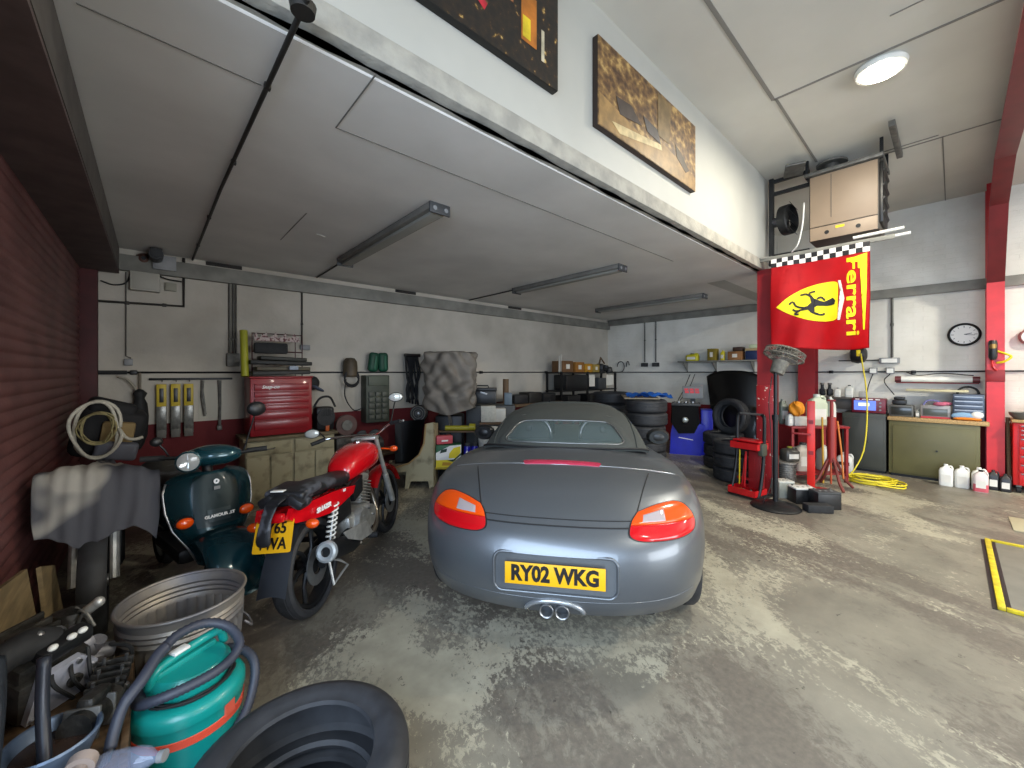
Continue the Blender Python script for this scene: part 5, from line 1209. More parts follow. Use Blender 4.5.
# wheel balancer
wb = thing('wheel_balancer', 'blue wheel balancer with a black bowl and red digital display', 'wheel balancer', (7.62, 3.42, 0), facing(7.62, 3.42))
BLU = mat('balancer_blue', '1a22b4', .35, var=.1)
B().prism([(-.30, 0), (.24, 0), (.30, .58), (-.24, .62), (-.28, .4)], (0, -.22, 0), (1, 0, 0), (0, 0, 1), (0, .44, 0)).obj('cabinet', BLU, wb)
B().box((.34, .05, .42), (.2, .4, .84), bev=.01).obj('side_column', BLU, wb)
B().loft([[(x, y_, z) for x, z in [(-.27 * k, .92), (.19 * k, .92), (.22 * k, .62), (.13 * k, .42), (-.15 * k, .40), (-.28 * k, .60)]] for y_, k in ((-.235, 1.), (-.29, .94))]).obj('black_bowl', mat('black_bowl', '0a0a0b', .75, spec=.2), wb)
B().box((-.03, 0, .77), (.46, .42, .3), bev=.02).obj('upper_body', BLKP, wb)
B().lathe([(0, -.05), (.035, -.045), (.05, -.02), (.055, .0)], (-.03, -.30, .66), (0, 1, 0), 20).obj('shaft_cap', mat('pale_cap', 'b9bdb6', .3, .4), wb)
B().box((-.02, -.12, .945), (.5, .4, .05), bev=.012).obj('weight_tray', DGREY, wb)
for k in range(7): B().box((-.20 + .06 * k, -.26, .985), (.04, .05, .035), bev=.008).obj('wheel_weight', STEEL if k % 2 else DSTEEL, wb)
dp = B().box((.10, .0, 1.16), (.36, .05, .24), rot=(-.1, 0, 0), bev=.012).obj('display_panel', mat('display_grey', '75787a', .5), wb)
B().box((.10, .06, 1.04), (.08, .05, .2)).obj('display_post', BLKM, wb)
for k in range(6): B().box((-.01 + .09 * (k % 3) + .01 * (k // 3), -.032, 1.215 - .05 * (k // 3)), (.07, .006, .04)).obj('red_readout', mat('red_led', 'c0141c', .4, emit=.15), dp)
for k in range(4): B().box((-.02 + .07 * k, -.025, 1.09), (.03, .006, .03), bev=.003).obj('key', [mat('key_green', '3c7a50', .5), PAPER][k % 2], dp)
B().prism([(-.13, .015), (-.02, -.002), (.13, -.02), (.12, -.008), (.0, .012), (-.11, .028)], (-.02, -.224, .30), (1, 0, 0), (0, 0, 1), (0, -.003, 0)).obj('white_script', WHITE, wb)
for k in range(2): tag(B().tube(spline([(7.95 + .1 * k, 3.75, .97), (8.45, 3.85 - .1 * k, 1.2), (8.62, 3.8 - .1 * k, 1.5)], 6), .008, 6).obj('cable', BLACK, smooth=180), ['left one of two black cables hanging behind the wheel balancer', 'right one of two black cables hanging behind the wheel balancer'][k], 'cable', 'cables behind the wheel balancer')
stack(6.92, 2.50, 3, .95, [n + ' tyre of the low stack right of the wheel balancer' for n in NUM[:2]] + ['top tyre of the low stack right of the wheel balancer'], 'low tyre stack by the balancer', 3)
stack(6.25, 2.10, 3, .95, [n + ' tyre of the stack beside the red tool trolley' for n in NUM[:2]] + ['white-labelled top tyre of the stack beside the red tool trolley'], 'tyre stack by the trolley', 4)
tyre(False, (6.75, 2.62, .577 + .295), (PI / 2 - .08, 0, math.radians(-104)), 'grey tyre standing upright on the low stack', None, .88).location = (6.87, 2.33, .575 + .27)
tag(B().box((6.035, 1.89, .50), (.004, .2, .085), rot=(0, 0, .0)).obj('tyre_label', PAPER), 'white paper label on the tyre stack beside the trolley', 'label').rotation_euler = (0, 0, math.radians(20))
# black bonnet on the wall, wall shelf with tins
bn_ = thing('bonnet', 'black car bonnet standing against the right wall behind the tyres', 'bonnet', (8.36, 2.92, 0))
def bonn(u, v):
    y = .50 - 1.0 * u; z = .15 + 1.43 * v
    return (.22 * v - .06 * math.sin(u * PI) - .05, y * (1.0 if u > .5 else 1 - .45 * (1 - v) ** 1.5 * 0 - .0) + (.26 * (1 - v) ** 1.0 * (1 - u) * -1), z - .12 * (abs(2 * u - 1) ** 3) * (1 if v > .5 else 0))
B().grid(bonn, 24, 24, .02).obj('panel', mat('black_bonnet_paint', '0c0c0e', .3, coat=.5), bn_, smooth=180)
B().tube([bonn(k / 12, .02) for k in range(13)], .02, 6).obj('edge', BLKM, bn_)
B().box((.0, 0, .085), (.2, .8, .17), bev=.01).obj('rest_block', DWOOD, bn_)
ws = thing('wall_shelf', 'grey metal wall shelf carrying tins and boxes left of the red post', 'shelf', (XB - .005, 3.18, 1.77))
B().box((-.13, 0, 0), (.26, 1.62, .03), bev=.004).obj('board', GBEAM, ws)
for y in (-.6, .1, .7): B().prism([(0, 0), (-.22, 0), (0, -.2)], (0, y, -.016), (1, 0, 0), (0, 0, 1), (0, .02, 0)).obj('bracket', GBEAM, ws)
z0 = 1.786
def jug(name, x, y, z, w, d, h, c, cc, label, cat='jug', rz=0., group=None):
    t = thing(name, label, cat, (x, y, z), rz, group)
    b = B().loft([[(px * w * k, py * d * k, zz) for px, py in rrect(1, 1, .22, 3)] for zz, k in ((0, .94), (.012, 1.), (h * .68, 1.), (h * .80, .82), (h * .88, .36), (h * .93, .26))])
    b.obj('body', mat('jug_' + c, c, .4), t, smooth=50)
    B().cyl((0, 0, h * .92), (0, 0, h), w * .16, n=14).obj('cap', mat('cap_' + cc, cc, .4), t)
    B().tube(spline([(w * .18, 0, h * .90), (w * .36, 0, h * .92), (w * .46, 0, h * .80), (w * .42, 0, h * .62)], 4), w * .07, 8).obj('handle', mat('handle_' + c, c, .4), t)
    B().box((0, -d / 2 - .001, h * .36), (w * .66, .003, h * .34)).obj('label', PAPER, t)
    return t
RZ_ = -PI / 2
jug('oil_can', 8.55, 3.72, z0, .26, .14, .16, 'b9b21e', '1a1a1a', 'yellow can with a black top at the left end of the wall shelf', 'can', RZ_)
crate(8.55, 3.30, z0, .16, .18, .24, '7a6a1c', 'gold and brown carton, second on the wall shelf', 'carton').rotation_euler = (0, 0, RZ_)
jug('bottle', 8.52, 3.10, z0, .075, .07, .20, 'd0c32a', 'd0c32a', 'slim yellow bottle beside the gold carton on the wall shelf', 'bottle', RZ_)
c_ = crate(8.55, 2.86, z0, .26, .18, .17, '8a6038', 'plain brown carton in the middle of the wall shelf'); c_.rotation_euler = (0, 0, RZ_)
tag(B().box((8.57, 2.82, z0 + .175 + .04), (.16, .18, .075), bev=.01).obj('dark_tin', mat('dark_brown_tin', '3d2a20', .5)), 'flat dark tin lying on the plain brown carton', 'tin')
tag(B().box((8.55, 2.55, z0 + .085), (.18, .24, .17), bev=.01).obj('blue_tin', mat('navy_tin', '24345c', .4)), 'navy blue tin on the right half of the wall shelf', 'tin')
tag(B().box((8.55, 2.55, z0 + .195), (.17, .26, .045), bev=.006).obj('cream_carton', mat('cream_card', 'b4a078', .7)), 'flat cream carton on top of the navy tin', 'carton')
tag(B().box((8.55, 2.52, z0 + .255), (.15, .20, .07), rot=(0, .0, .2), bev=.008).obj('green_white_packet', mat('pale_green_packet', 'b8c8a8', .5)), 'pale green packet topmost on the navy tin pile', 'packet')
for k, y in enumerate((4.9, 4.62)):
    xw = XB - .02; conduit('conduit', [(xw, y, 2.74), (xw, y, 1.78)], .011, ['left one of two conduits dropping to sockets in the far corner', 'right one of two conduits dropping to sockets in the far corner'][k], [(xw, y, 2.3)], DPIPE, 'conduits in the far corner')
    s_ = thing('socket', ['socket under the left far-corner conduit', 'socket under the right far-corner conduit'][k], 'socket', (XB - .004, y, 1.72), 0, 'far-corner sockets')
    B().box((-.025, 0, 0), (.05, .16, .09), bev=.006).obj('case', BLKP, s_); B().box((-.053, 0, 0), (.006, .12, .06)).obj('plate', DGREY, s_)
for k, y in enumerate((5.55, 5.35)): tag(B().tube([(XB - .03, y + .10 * math.cos(a) * (1 if k == 0 else .4), 1.68 + .13 * math.sin(a)) for a in [2 * PI * j / 24 for j in range(20 if k == 0 else 12)]], .01, 6).obj('cable_loop', BLACK, smooth=180), ['wide loop of black cable on the right wall near the corner', 'short curl of black cable beside the wide loop near the corner'][k], 'cable')
# ------------------------------------------------------------------ structure on the right: red posts, roof frame
def ibeam(b, x, y, z0, z1, w=.18, t=.014, turn=False):
    if not turn: b.box((x, y - w / 2, (z0 + z1) / 2), (w, t, z1 - z0)).box((x, y + w / 2, (z0 + z1) / 2), (w, t, z1 - z0)).box((x, y, (z0 + z1) / 2), (t, w, z1 - z0))
    else: b.box((x - w / 2, y, (z0 + z1) / 2), (t, w, z1 - z0)).box((x + w / 2, y, (z0 + z1) / 2), (t, w, z1 - z0)).box((x, y, (z0 + z1) / 2), (w, t, z1 - z0))
    return b
b = ibeam(B(), 5.98, 1.62, 0, 2.88, .19, .016, True); b.box((5.98, 1.62, .01), (.3, .3, .02))
struct(b.obj('trim_11', DRED))
struct(B().box((5.873, 1.62, .70), (.016, .2, 1.36), bev=.004).obj('trim_12', CHIP))
b = ibeam(B(), 8.55, 1.70, 0, 2.72, .24, .016, True); struct(b.obj('trim_13', DRED))
REDP = mat('bright_red_paint', 'c4242a', .4, var=.1)
b = B().box((8.33, -.385, 2.04), (.016, .155, 4.08)).box((8.66, -.385, 2.04), (.016, .155, 4.08)).box((8.5, -.385, 2.04), (.33, .014, 4.08))
struct(b.obj('trim_14', REDP))
b = B().prism([(8.32, 2.75), (8.6, 2.75), (8.6, 4.08), (1.0, 4.08), (1.0, 3.93), (6.9, 3.90), (7.75, 3.62)], (0, -.392, 0), (1, 0, 0), (0, 0, 1), (0, .014, 0))
for (x0, z0_), (x1, z1_) in (((8.32, 2.75), (7.75, 3.62)), ((7.75, 3.62), (6.9, 3.90)), ((6.9, 3.90), (1.0, 3.93))):
    L_ = math.hypot(x1 - x0, z1_ - z0_); b.box(((x0 + x1) / 2, -.385, (z0_ + z1_) / 2), (L_, .155, .014), rot=(0, math.atan2(z0_ - z1_, x1 - x0) , 0))
struct(b.obj('trim_15', mat('dark_red_rafter', '64161c', .5, var=.15)))
# ------------------------------------------------------------------ fluorescent battens, unlit, under the low ceiling
def batten(x, y0, y1, label):
    t = thing('batten_light', label, 'ceiling light', (x, (y0 + y1) / 2, HC), 0, 'unlit battens under the low ceiling')
    L_ = y1 - y0; M_ = mat('dusty_batten', '6b6862', .55, var=.15)
    B().box((0, 0, -.03), (.18, L_, .055), bev=.008).obj('body', M_, t)
    B().box((0, 0, -.068), (.10, L_ - .06, .03), bev=.008).obj('diffuser', mat('grey_diffuser', '8a8880', .4), t)
    for s in (1, -1):
        e = B().box((0, s * (L_ / 2 + .008), -.045), (.185, .02, .085), bev=.006).obj('end_cap', DGREY, t)
        for xx in (-.05, .05): B().cyl((xx, s * (L_ / 2 + .016), -.05), (xx, s * (L_ / 2 + .024), -.05), .018, n=12).obj('lamp_holder', GREYP, e)
    return t
b1 = batten(1.67, 2.70, 4.75, 'dusty unlit batten nearest the shutter under the low ceiling')
batten(4.28, 2.72, 4.62, 'unlit batten in the middle of the low ceiling'); batten(6.90, 2.80, 4.95, 'unlit batten furthest along the low ceiling')
conduit('conduit', [(1.67, 4.77, HC - .012), (1.69, 5.9, HC - .012)], .010, 'thin conduit from the nearest batten to the back wall'); conduit('conduit', [(4.28, 4.64, HC - .012), (4.28, 5.9, HC - .012)], .010, 'thin conduit from the middle batten to the back wall')
tag(B().prism([(0, 0), (.09, .03), (.02, .07)], (0, 0, 0), (1, 0, 0), (0, 1, 0), (0, 0, .003)).obj('paint_flake', PAPER, loc=(1.16, 4.06, HC - .006)), 'small white flake hanging from a ceiling joint', 'flake')
# ------------------------------------------------------------------ pictures on the dividing wall
def art_mat(name, stops, sx, sz, streak):
    m = bpy.data.materials.new(name); m.use_nodes = True
    nt = m.node_tree; N = nt.nodes; L = nt.links; b = N['Principled BSDF']; b.inputs['Roughness'].default_value = .45
    tc = N.new('ShaderNodeTexCoord'); mp = N.new('ShaderNodeMapping'); mp.inputs['Scale'].default_value = (sx, 1, sz); L.new(tc.outputs['Object'], mp.inputs['Vector'])
    n = N.new('ShaderNodeTexNoise'); n.inputs['Scale'].default_value = 3.; n.inputs['Detail'].default_value = 9; n.inputs['Roughness'].default_value = .7; L.new(mp.outputs[0], n.inputs['Vector'])
    v = N.new('ShaderNodeTexVoronoi'); v.inputs['Scale'].default_value = 6.; v.distance = 'MANHATTAN'; L.new(mp.outputs[0], v.inputs['Vector'])
    ad = N.new('ShaderNodeMath'); ad.operation = 'MULTIPLY_ADD'; ad.inputs[1].default_value = streak; L.new(v.outputs['Distance'], ad.inputs[0]); L.new(n.outputs['Fac'], ad.inputs[2])
    r = N.new('ShaderNodeValToRGB'); e = r.color_ramp.elements
    while len(e) < len(stops): e.new(.5)
    for k, (p, c) in enumerate(stops): e[k].position = p; e[k].color = (*rgb(c), 1)
    L.new(ad.outputs[0], r.inputs['Fac']); L.new(r.outputs['Color'], b.inputs['Base Color']); return m
def canvas(x0, x1, z0_, z1_, face, side, label):
    t = thing('canvas_picture', label, 'picture', ((x0 + x1) / 2, YL - .001, (z0_ + z1_) / 2))
    B().box((0, -.021, 0), (x1 - x0, .042, z1_ - z0_), bev=.004).obj('stretcher', side, t)
    B().box((0, -.044, 0), (x1 - x0 - .004, .004, z1_ - z0_ - .004)).obj('printed_canvas', face, t); return t
p2 = canvas(2.23, 3.75, 3.225, 3.835, art_mat('brown_city_print', [(.35, '1c120c'), (.5, '3c281a'), (.66, '5c4229'), (.8, '7d6038'), (.95, 'b3945c')], 2.6, 3.4, .3), mat('canvas_edge_brown', '2b1d15', .6), 'brown and gold street picture on the white dividing wall')
def deco(t, poly, c, y=-.047): B().prism(poly, (0, y, 0), (1, 0, 0), (0, 0, 1), (0, -.001, 0)).obj('painted_shape', mat('art_' + c, c, .5, var=.25, scale=14), t)
deco(p2, [(-.75, -.30), (.75, -.30), (.75, -.18), (.2, -.10), (-.2, -.16), (-.75, -.08)], '8a6c40'); deco(p2, [(-.6, -.22), (.1, -.12), (.12, -.16), (-.5, -.27)], 'b8a478', -.0485); deco(p2, [(-.55, -.02), (-.35, .0), (-.2, -.09), (-.5, -.13)], '3a302c', -.0485); deco(p2, [(.35, -.02), (.45, -.05), (.62, -.16), (.55, -.2), (.38, -.12)], '3c2e20', -.0485); deco(p2, [(.05, .28), (.28, .28), (.24, -.06), (.05, -.06)], '6e5a3a', -.0485); deco(p2, [(-.18, .0), (.04, -.02), (.1, -.12), (-.12, -.1)], '443f40', -.049)
p1 = canvas(.45, 1.825, 3.25, 3.87, art_mat('night_city_print', [(.35, '0a0908'), (.62, '15120f'), (.86, '2a1e14'), (.93, '6c5024'), (.98, 'c4a868')], 5., 5., .28), mat('canvas_edge_black', '0e0d0c', .6), 'black night-city picture with coloured lights nearest on the dividing wall')
deco(p1, [(.38, -.16), (.50, -.16), (.50, .12), (.38, .12)], 'a8641e'); deco(p1, [(.39, -.14), (.45, -.14), (.45, -.02), (.39, -.02)], 'c8b020', -.0485); deco(p1, [(.12, .0), (.32, .0), (.32, .3), (.12, .3)], '8a5a3a'); deco(p1, [(.15, .14), (.22, .10), (.26, .2), (.18, .26)], 'b8b4c0', -.0485); deco(p1, [(.02, -.10), (.12, -.16), (.14, -.12), (.05, -.06)], 'b02030'); deco(p1, [(.54, -.2), (.565, -.2), (.565, -.02), (.54, -.02)], 'b0a890'); deco(p1, [(-.4, -.1), (-.2, -.1), (-.2, .2), (-.4, .2)], '6a4420')
# ------------------------------------------------------------------ warm-air heater hung under the high ceiling
BEI = mat('beige_heater_panel', '8f7c68', .5, var=.06, scale=3)
ht_ = thing('heater', 'beige warm-air heater hung under the high ceiling', 'heater', (5.86, .845, 3.10))
B().box((.28, 0, .40), (.56, .62, .78), bev=.008).obj('case', mat('dark_heater_case', '4b4640', .5, .3), ht_)
B().box((-.006, .0, .47), (.012, .60, .60), bev=.004).obj('upper_panel', BEI, ht_); lp = B().box((-.006, 0, .085), (.012, .60, .15), bev=.004).obj('lower_panel', BEI, ht_)
for y in (.14, -.14): B().cyl((-.013, y, .085), (-.018, y, .085), .022, n=16).obj('dark_knob', INK, lp)
B().box((-.015, .02, .125), (.004, .08, .026)).obj('yellow_sticker', YELLOW, lp)
B().box((-.014, .10, .50), (.003, .005, .5)).obj('panel_joint', DGREY, ht_)
B().box((.26, -.325, .42), (.46, .03, .66), bev=.004).obj('outlet_duct', INK, ht_)
for z in (.2, .35, .5, .65): B().box((.26, -.345, z), (.44, .012, .03), rot=(.5, 0, 0)).obj('louvre', BLKM, ht_)
B().box((.28, 0, .80), (.66, .70, .04), bev=.004).obj('top_rail', DSTEEL, ht_)
B().lathe([(.0, 0), (.07, 0), (.07, .12), (.0, .12)], (.15, .12, .82), n=22).lathe([(0, .10), (.15, .10), (.15, .12), (0, .12)], (.15, .12, .82), n=26).obj('flue', DSTEEL, ht_)
for x in (.0, .5):
    for y in (-.33, .33): B().box((x, y, .88), (.03, .03, .22)).obj('hanger', BLKM, ht_)
B().box((.05, -.44, .93), (.9, .05, .06), bev=.004).obj('support_channel', DSTEEL, ht_)
for y in (.33,): B().tube(spline([(.0, .36, .5), (-.02, .37, .25), (.0, .42, .02), (.05, .5, -.06)], 6), .009, 6).obj('white_cable', WHITEP, ht_, smooth=180)
fn = thing('extractor_fan', 'black axial fan in a steel frame left of the beige heater', 'fan', (5.98, 1.40, 3.42))
B().lathe([(.17, -.05), (.185, -.04), (.185, .05), (.17, .05)], (0, 0, .06), (.2, 1, 0), 30, closed=True).obj('ring', BLKM, fn)
for k in range(6):
    a = k * PI / 3; d = V((math.cos(a), 0, math.sin(a)))
    B().prism([(.02, -.03), (.165, -.06), (.17, .05), (.03, .03)], (0, 0, .06), d, V((0, .5, 0)) + d.cross(V((0, 1, 0))) * .8, (0, .006, 0)).obj('blade', BLKM, fn)
B().cyl((0, .0, .06), (0, .16, .06), .06, n=20).obj('motor', DGREY, fn)
for z in (-.1, .0, .12, .22): B().tube([(-.18 * math.cos(k * PI / 8), -.06, .06 + (z - .06)) for k in range(9)], .004, 6).obj('guard_wire', BLKM, fn)
fr = thing('support_frame', 'black steel frame between the dividing wall end and the heater', 'frame', (5.95, 1.62, 2.92))
B().box((0, -.05, .56), (.05, .05, 1.12)).obj('upright', BLKM, fr)
for z in (1.08, .92, .12): B().box((0, -.24, z), (.04, .42, .04)).obj('cross_bar', BLKM, fr)
B().tube([(0, -.06, .14), (0, -.42, -.0)], .014, 8).obj('brace', BLKM, fr)
# ceiling steel above the heater, flue end
tag(B().box((5.75, 1.28, HH - .10), (.34, .20, .03), rot=(0, 0, .3), bev=.01).obj('flue_cowl', DSTEEL), 'flat dark flue cowl under the ceiling left of the heater', 'cowl')
# ------------------------------------------------------------------ flag on its pole
CLOTH = mat('red_flag_cloth', 'd5121e', .7, var=.06)
fl = thing('flag', 'red banner with a yellow shield and lettering hung from the post', 'flag', (5.70, 1.05, 2.945)); fl.scale = (1, .87, 1)
FW, FH = 1.06, 1.13
def wave(y, z):      # y: +left ; z down negative
    t = -z / FH
    return .035 * math.sin(y * 7.5 + 1.1 + t * 1.6) * (.35 + t) + .018 * math.sin(y * 17 - t * 5) * (.2 + t) + .02 * math.sin(t * 7 + y * 3)
def onflag(c, off): return V((wave(c.y, c.z) - off, c.y, c.z + .02 * math.sin(c.y * 5) * (-c.z / FH)))
B().grid(lambda u, v: onflag(V((0, FW * (.5 - u), -FH * v)), 0), 70, 60, .004).obj('cloth', CLOTH, fl, smooth=180)
def flagshape(name, me_or_poly, m, off):
    b = B()
    if isinstance(me_or_poly, list):
        vs = [b.bm.verts.new((0, p[0], p[1])) for p in me_or_poly]; b.bm.faces.new(vs)
    else: b.bm.from_mesh(me_or_poly)
    bmesh.ops.triangulate(b.bm, faces=b.bm.faces)
    for _ in range(5):
        es = [e for e in b.bm.edges if e.calc_length() > .03]
        if not es: break
        bmesh.ops.subdivide_edges(b.bm, edges=es, cuts=1); bmesh.ops.triangulate(b.bm, faces=b.bm.faces)
    b.pattern(lambda c: onflag(c, off))
    bmesh.ops.recalc_face_normals(b.bm, faces=b.bm.faces)
    return b.obj(name, m, fl, smooth=180)
FYEL = mat('flag_yellow', 'f2dc10', .7); FBLK = mat('flag_black', '18161a', .7); FWHT = mat('flag_white', 'e2dcd8', .7)
# chequered border along the pole
b_ = B(); bw_ = B()
nsq = 16
for i in range(nsq):
    for j in range(2):
        y0 = FW * (.5 - i / nsq); y1 = FW * (.5 - (i + 1) / nsq); zt, zb = -.052 * j, -.052 * (j + 1)
        tgt = b_ if (i + j) % 2 else bw_
        tgt.grid(lambda u, v: onflag(V((0, y0 + (y1 - y0) * u, zt + (zb - zt) * v)), .005), 3, 3)
b_.obj('black_chequers', FBLK, fl, smooth=180); bw_.obj('white_chequers', FWHT, fl, smooth=180)
# shield lying on its side, point to the left ; its own axes: s along (left = point), h up
SH = []
SY, SZ = .02, -.60
top_ = [(-.20, .02), (-.235, .12), (-.225, .22), (-.12, .235), (.08, .20), (.25, .12), (.43, -.02)]
bot_ = [(.43, -.02), (.27, -.12), (.08, -.19), (-.12, -.21), (-.225, -.185), (-.235, -.09)]
SH = [(p.x + SY, p.y + SZ) for p in spline([(a, c, 0) for a, c in top_[1:]], 5)] + [(p.x + SY, p.y + SZ) for p in spline([(a, c, 0) for a, c in bot_], 5)[1:]]
flagshape('yellow_shield', SH, FYEL, .006)
flagshape('white_band', [(SY - .235, SZ + .24), (SY - .262, SZ + .24), (SY - .305, SZ + .03), (SY - .262, SZ - .20), (SY - .235, SZ - .20), (SY - .275, SZ + .03)], FWHT, .006)
# rearing horse, drawn as it lies on the banner (head to the right)
horse = [(-.20, .02), (-.17, .055), (-.14, .04), (-.08, .015), (-.04, .03), (.02, .055), (.045, .095), (.07, .09), (.06, .05), (.05, .01), (.09, -.03), (.14, -.045), (.16, -.085), (.12, -.08), (.08, -.075), (.05, -.11), (.01, -.13), (-.03, -.115), (.02, -.10), (.03, -.06), (-.01, -.03), (-.06, -.03), (-.11, -.035), (-.15, -.03), (-.19, -.02)]
HORSE = flagshape('horse', [(SY + x - .01, SZ + z) for x, z in horse], FBLK, .010)
def strokes(name, lines, w):
    for ln in lines:
        b = B()
        P = spline([(0, SY + x, SZ + z) for x, z in ln], 5)
        for p, q in zip(P, P[1:]):
            d = (q - p).normalized(); n_ = V((0, -d.z, d.y)) * w
            vs = [b.bm.verts.new(c) for c in (p + n_, q + n_, q - n_, p - n_)]
            b.bm.faces.new(vs)
        b.pattern(lambda c: onflag(c, .0105)); b.obj(name, FBLK, HORSE, smooth=180)
strokes('horse_limb', [[(.04, .08), (.10, .115), (.16, .105)], [(.05, .08), (.06, .125), (.0, .14)], [(.12, -.05), (.17, -.04), (.21, -.02)], [(.13, -.07), (.2, -.085), (.24, -.06)], [(.0, -.12), (-.06, -.135), (-.10, -.12)], [(.16, -.08), (.22, -.12), (.17, -.125)], [(-.1, .03), (-.06, .07), (-.02, .05)], [(.21, -.02), (.24, .03), (.28, .0)]], .011)
# lettering reads downwards, tops of the letters towards the right edge
me = text_mesh('Ferrari', .30, 0., bold=.006, sx=.66)
w_ = max(v.co.x for v in me.vertices) - min(v.co.x for v in me.vertices)
for v in me.vertices: v.co = V((0, -.365 + v.co.y * -.62, -.555 - v.co.x * (.84 / w_)))
flagshape('lettering', me, FYEL, .006)
flagshape('long_letter_bar', [(-.35, -.145), (-.505, -.115), (-.49, -.5), (-.485, -.93), (-.468, -.93), (-.466, -.5), (-.462, -.22), (-.43, -.195), (-.35, -.195)], FYEL, .006)
fp = thing('flag_pole', 'flat grey metal bar holding the banner from the post to the heater', 'pole', (5.725, 1.08, 2.965))
B().box((.012, 0, .0), (.03, 1.36, .05), bev=.008).box((.03, .58, .02), (.12, .30, .02), rot=(0, 0, .2), bev=.004).obj('bar', GBEAM, fp)
B().box((.14, .60, -.03), (.22, .05, .04), bev=.004).obj('clamp', BLKM, fp)
for k, (z, x) in enumerate(((3.06, 5.80), (2.99, 5.79))): tag(B().cyl((x + .06, .75 - .1 * k, z), (x + .06, .34 - .05 * k, z + .01), .017, n=14).obj('white_tube', WHITEP), ['upper white tube sticking out under the beige heater', 'lower white tube sticking out above the flag'][k], 'tube', 'white tubes under the heater')
# ------------------------------------------------------------------ pedestal fan
pf_ = thing('pedestal_fan', 'dusty pedestal fan with a round black base in front of the red post', 'fan', (5.30, 1.36, 0))
B().lathe([(0, 0), (.245, 0), (.25, .012), (.23, .03), (.10, .05), (.04, .07), (0, .07)], n=44).obj('base', BLKM, pf_)
B().cyl((0, 0, .06), (0, 0, 1.05), .027, n=16).cyl((0, 0, 1.0), (0, 0, 1.56), .019, n=14).cyl((0, 0, 1.0), (0, 0, 1.06), .036, n=16).obj('column', BLKM, pf_)
hd_ = thing('x', 'x', 'x'); bpy.data.objects.remove(hd_)
DUST = mat('dusty_grey_metal', '6e6b63', .7, .3, var=.3, scale=22)
ax = V((.30, -.25, .92)).normalized(); hc_ = V((.06, -.05, 1.69))
xa, ya, za = frame(ax)
hm = B().cyl(hc_ - ax * .17, hc_ - ax * .02, .07, .085, n=22).obj('motor_housing', DUST, pf_)
B().box(hc_ - ax * .12, (.06, .06, .12), bev=.01).obj('tilt_bracket', DUST, pf_)
def onring(r, h, n=32): return [hc_ + ax * h + (xa * math.cos(2 * PI * k / n) + ya * math.sin(2 * PI * k / n)) * r for k in range(n)]
cg = B()
for r, h, t_ in ((.20, .03, .007), (.20, .10, .005), (.15, .0, .004), (.15, .125, .004), (.09, .138, .004)): cg.tube(onring(r, h), t_, 6, closed=True)
for k in range(36):
    a = 2 * PI * k / 36; d = xa * math.cos(a) + ya * math.sin(a)
    cg.tube([hc_ + d * .07 - ax * .01, hc_ + d * .15, hc_ + d * .2 + ax * .04, hc_ + d * .2 + ax * .09, hc_ + d * .15 + ax * .125, hc_ + d * .05 + ax * .142], .0028, 5)
cg.obj('cage', DUST, pf_)
B().lathe([(0, .145), (.05, .143), (.055, .135)], hc_, ax, 18).obj('badge', DUST, pf_)
for k in range(4):
    a = k * PI / 2; d = xa * math.cos(a) + ya * math.sin(a); e = xa * math.cos(a + .6) + ya * math.sin(a + .6)
    B().loft([[hc_ + d * .03 + ax * .05, hc_ + d * .17 + ax * .045, hc_ + e * .18 + ax * .085, hc_ + e * .04 + ax * .07], [hc_ + d * .03 + ax * .056, hc_ + d * .17 + ax * .051, hc_ + e * .18 + ax * .091, hc_ + e * .04 + ax * .076]]).obj('blade', DUST, pf_)
B().tube(spline([(-.02, .03, 1.5), (-.06, .05, 1.2), (-.03, .035, .8), (-.035, .03, .3), (-.1, .1, .05)], 6), .005, 6).obj('power_lead', BLACK, pf_, smooth=180)
# ------------------------------------------------------------------ red tool trolley
tr = thing('tool_trolley', 'red two-tray tool trolley with black tube frame beside the tyre stack', 'trolley', (5.58, 1.71, 0), math.radians(-102))
for s in (1, -1):
    B().tube(spline([(s * .17, -.13, .02), (s * .17, -.06, .20), (s * .165, .0, .50), (s * .165, .02, .95), (s * .13, .03, 1.02)], 6), .02, 10).obj('side_tube', BLKM, tr, smooth=180)
    B().box((s * .17, .0, .025), (.05, .32, .04), bev=.01).obj('foot', BLKM, tr)
B().cyl((-.14, .03, 1.02), (.14, .03, 1.02), .014, n=12).obj('handle_bar', STEEL, tr)
for nm, z, y, d in (('upper_tray', .60, -.02, .24), ('lower_tray', .04, -.06, .26)):
    t = B().box((0, y, z), (.33, d, .012)).box((0, y - d / 2, z + .035), (.33, .01, .075)).box((0, y + d / 2, z + .035), (.33, .01, .075)).box((-.165, y, z + .035), (.01, d, .075)).box((.165, y, z + .035), (.01, d, .075)).obj(nm, RED, tr)
for k in range(12): B().ball((-.13 + .024 * k, -.06 + .06 * math.sin(k * 2.3), .06), (.018, .016, .015), 8).obj('loose_fitting', [STEEL, mat('brass', '9a7a3a', .4, .8), DSTEEL][k % 3], tr)
B().box((.0, .0, .69), (.32, .2, .02), bev=.004).obj('tray_shelf', RED, tr)
B().box((.06, .04, .33), (.15, .1, .46), bev=.01).obj('red_box', DRED, tr)
B().tube([(-.05, -.03, .10), (-.03, -.03, .55)], .013, 8).tube([(-.08, -.03, .12), (-.04, -.03, .5)], .009, 8).obj('hanging_tools', RED, tr)
B().tube([(-.12, -.02, .12), (-.115, -.02, .56)], .008, 8).obj('yellow_rod', YELLOW, tr)
B().box((.17, -.03, .60), (.06, .12, .15), bev=.02).obj('grease_pot', mat('dull_green_pot', '3d4238', .5), tr)
B().box((0, .0, .20), (.30, .03, .03)).obj('cross_bar', DRED, tr)
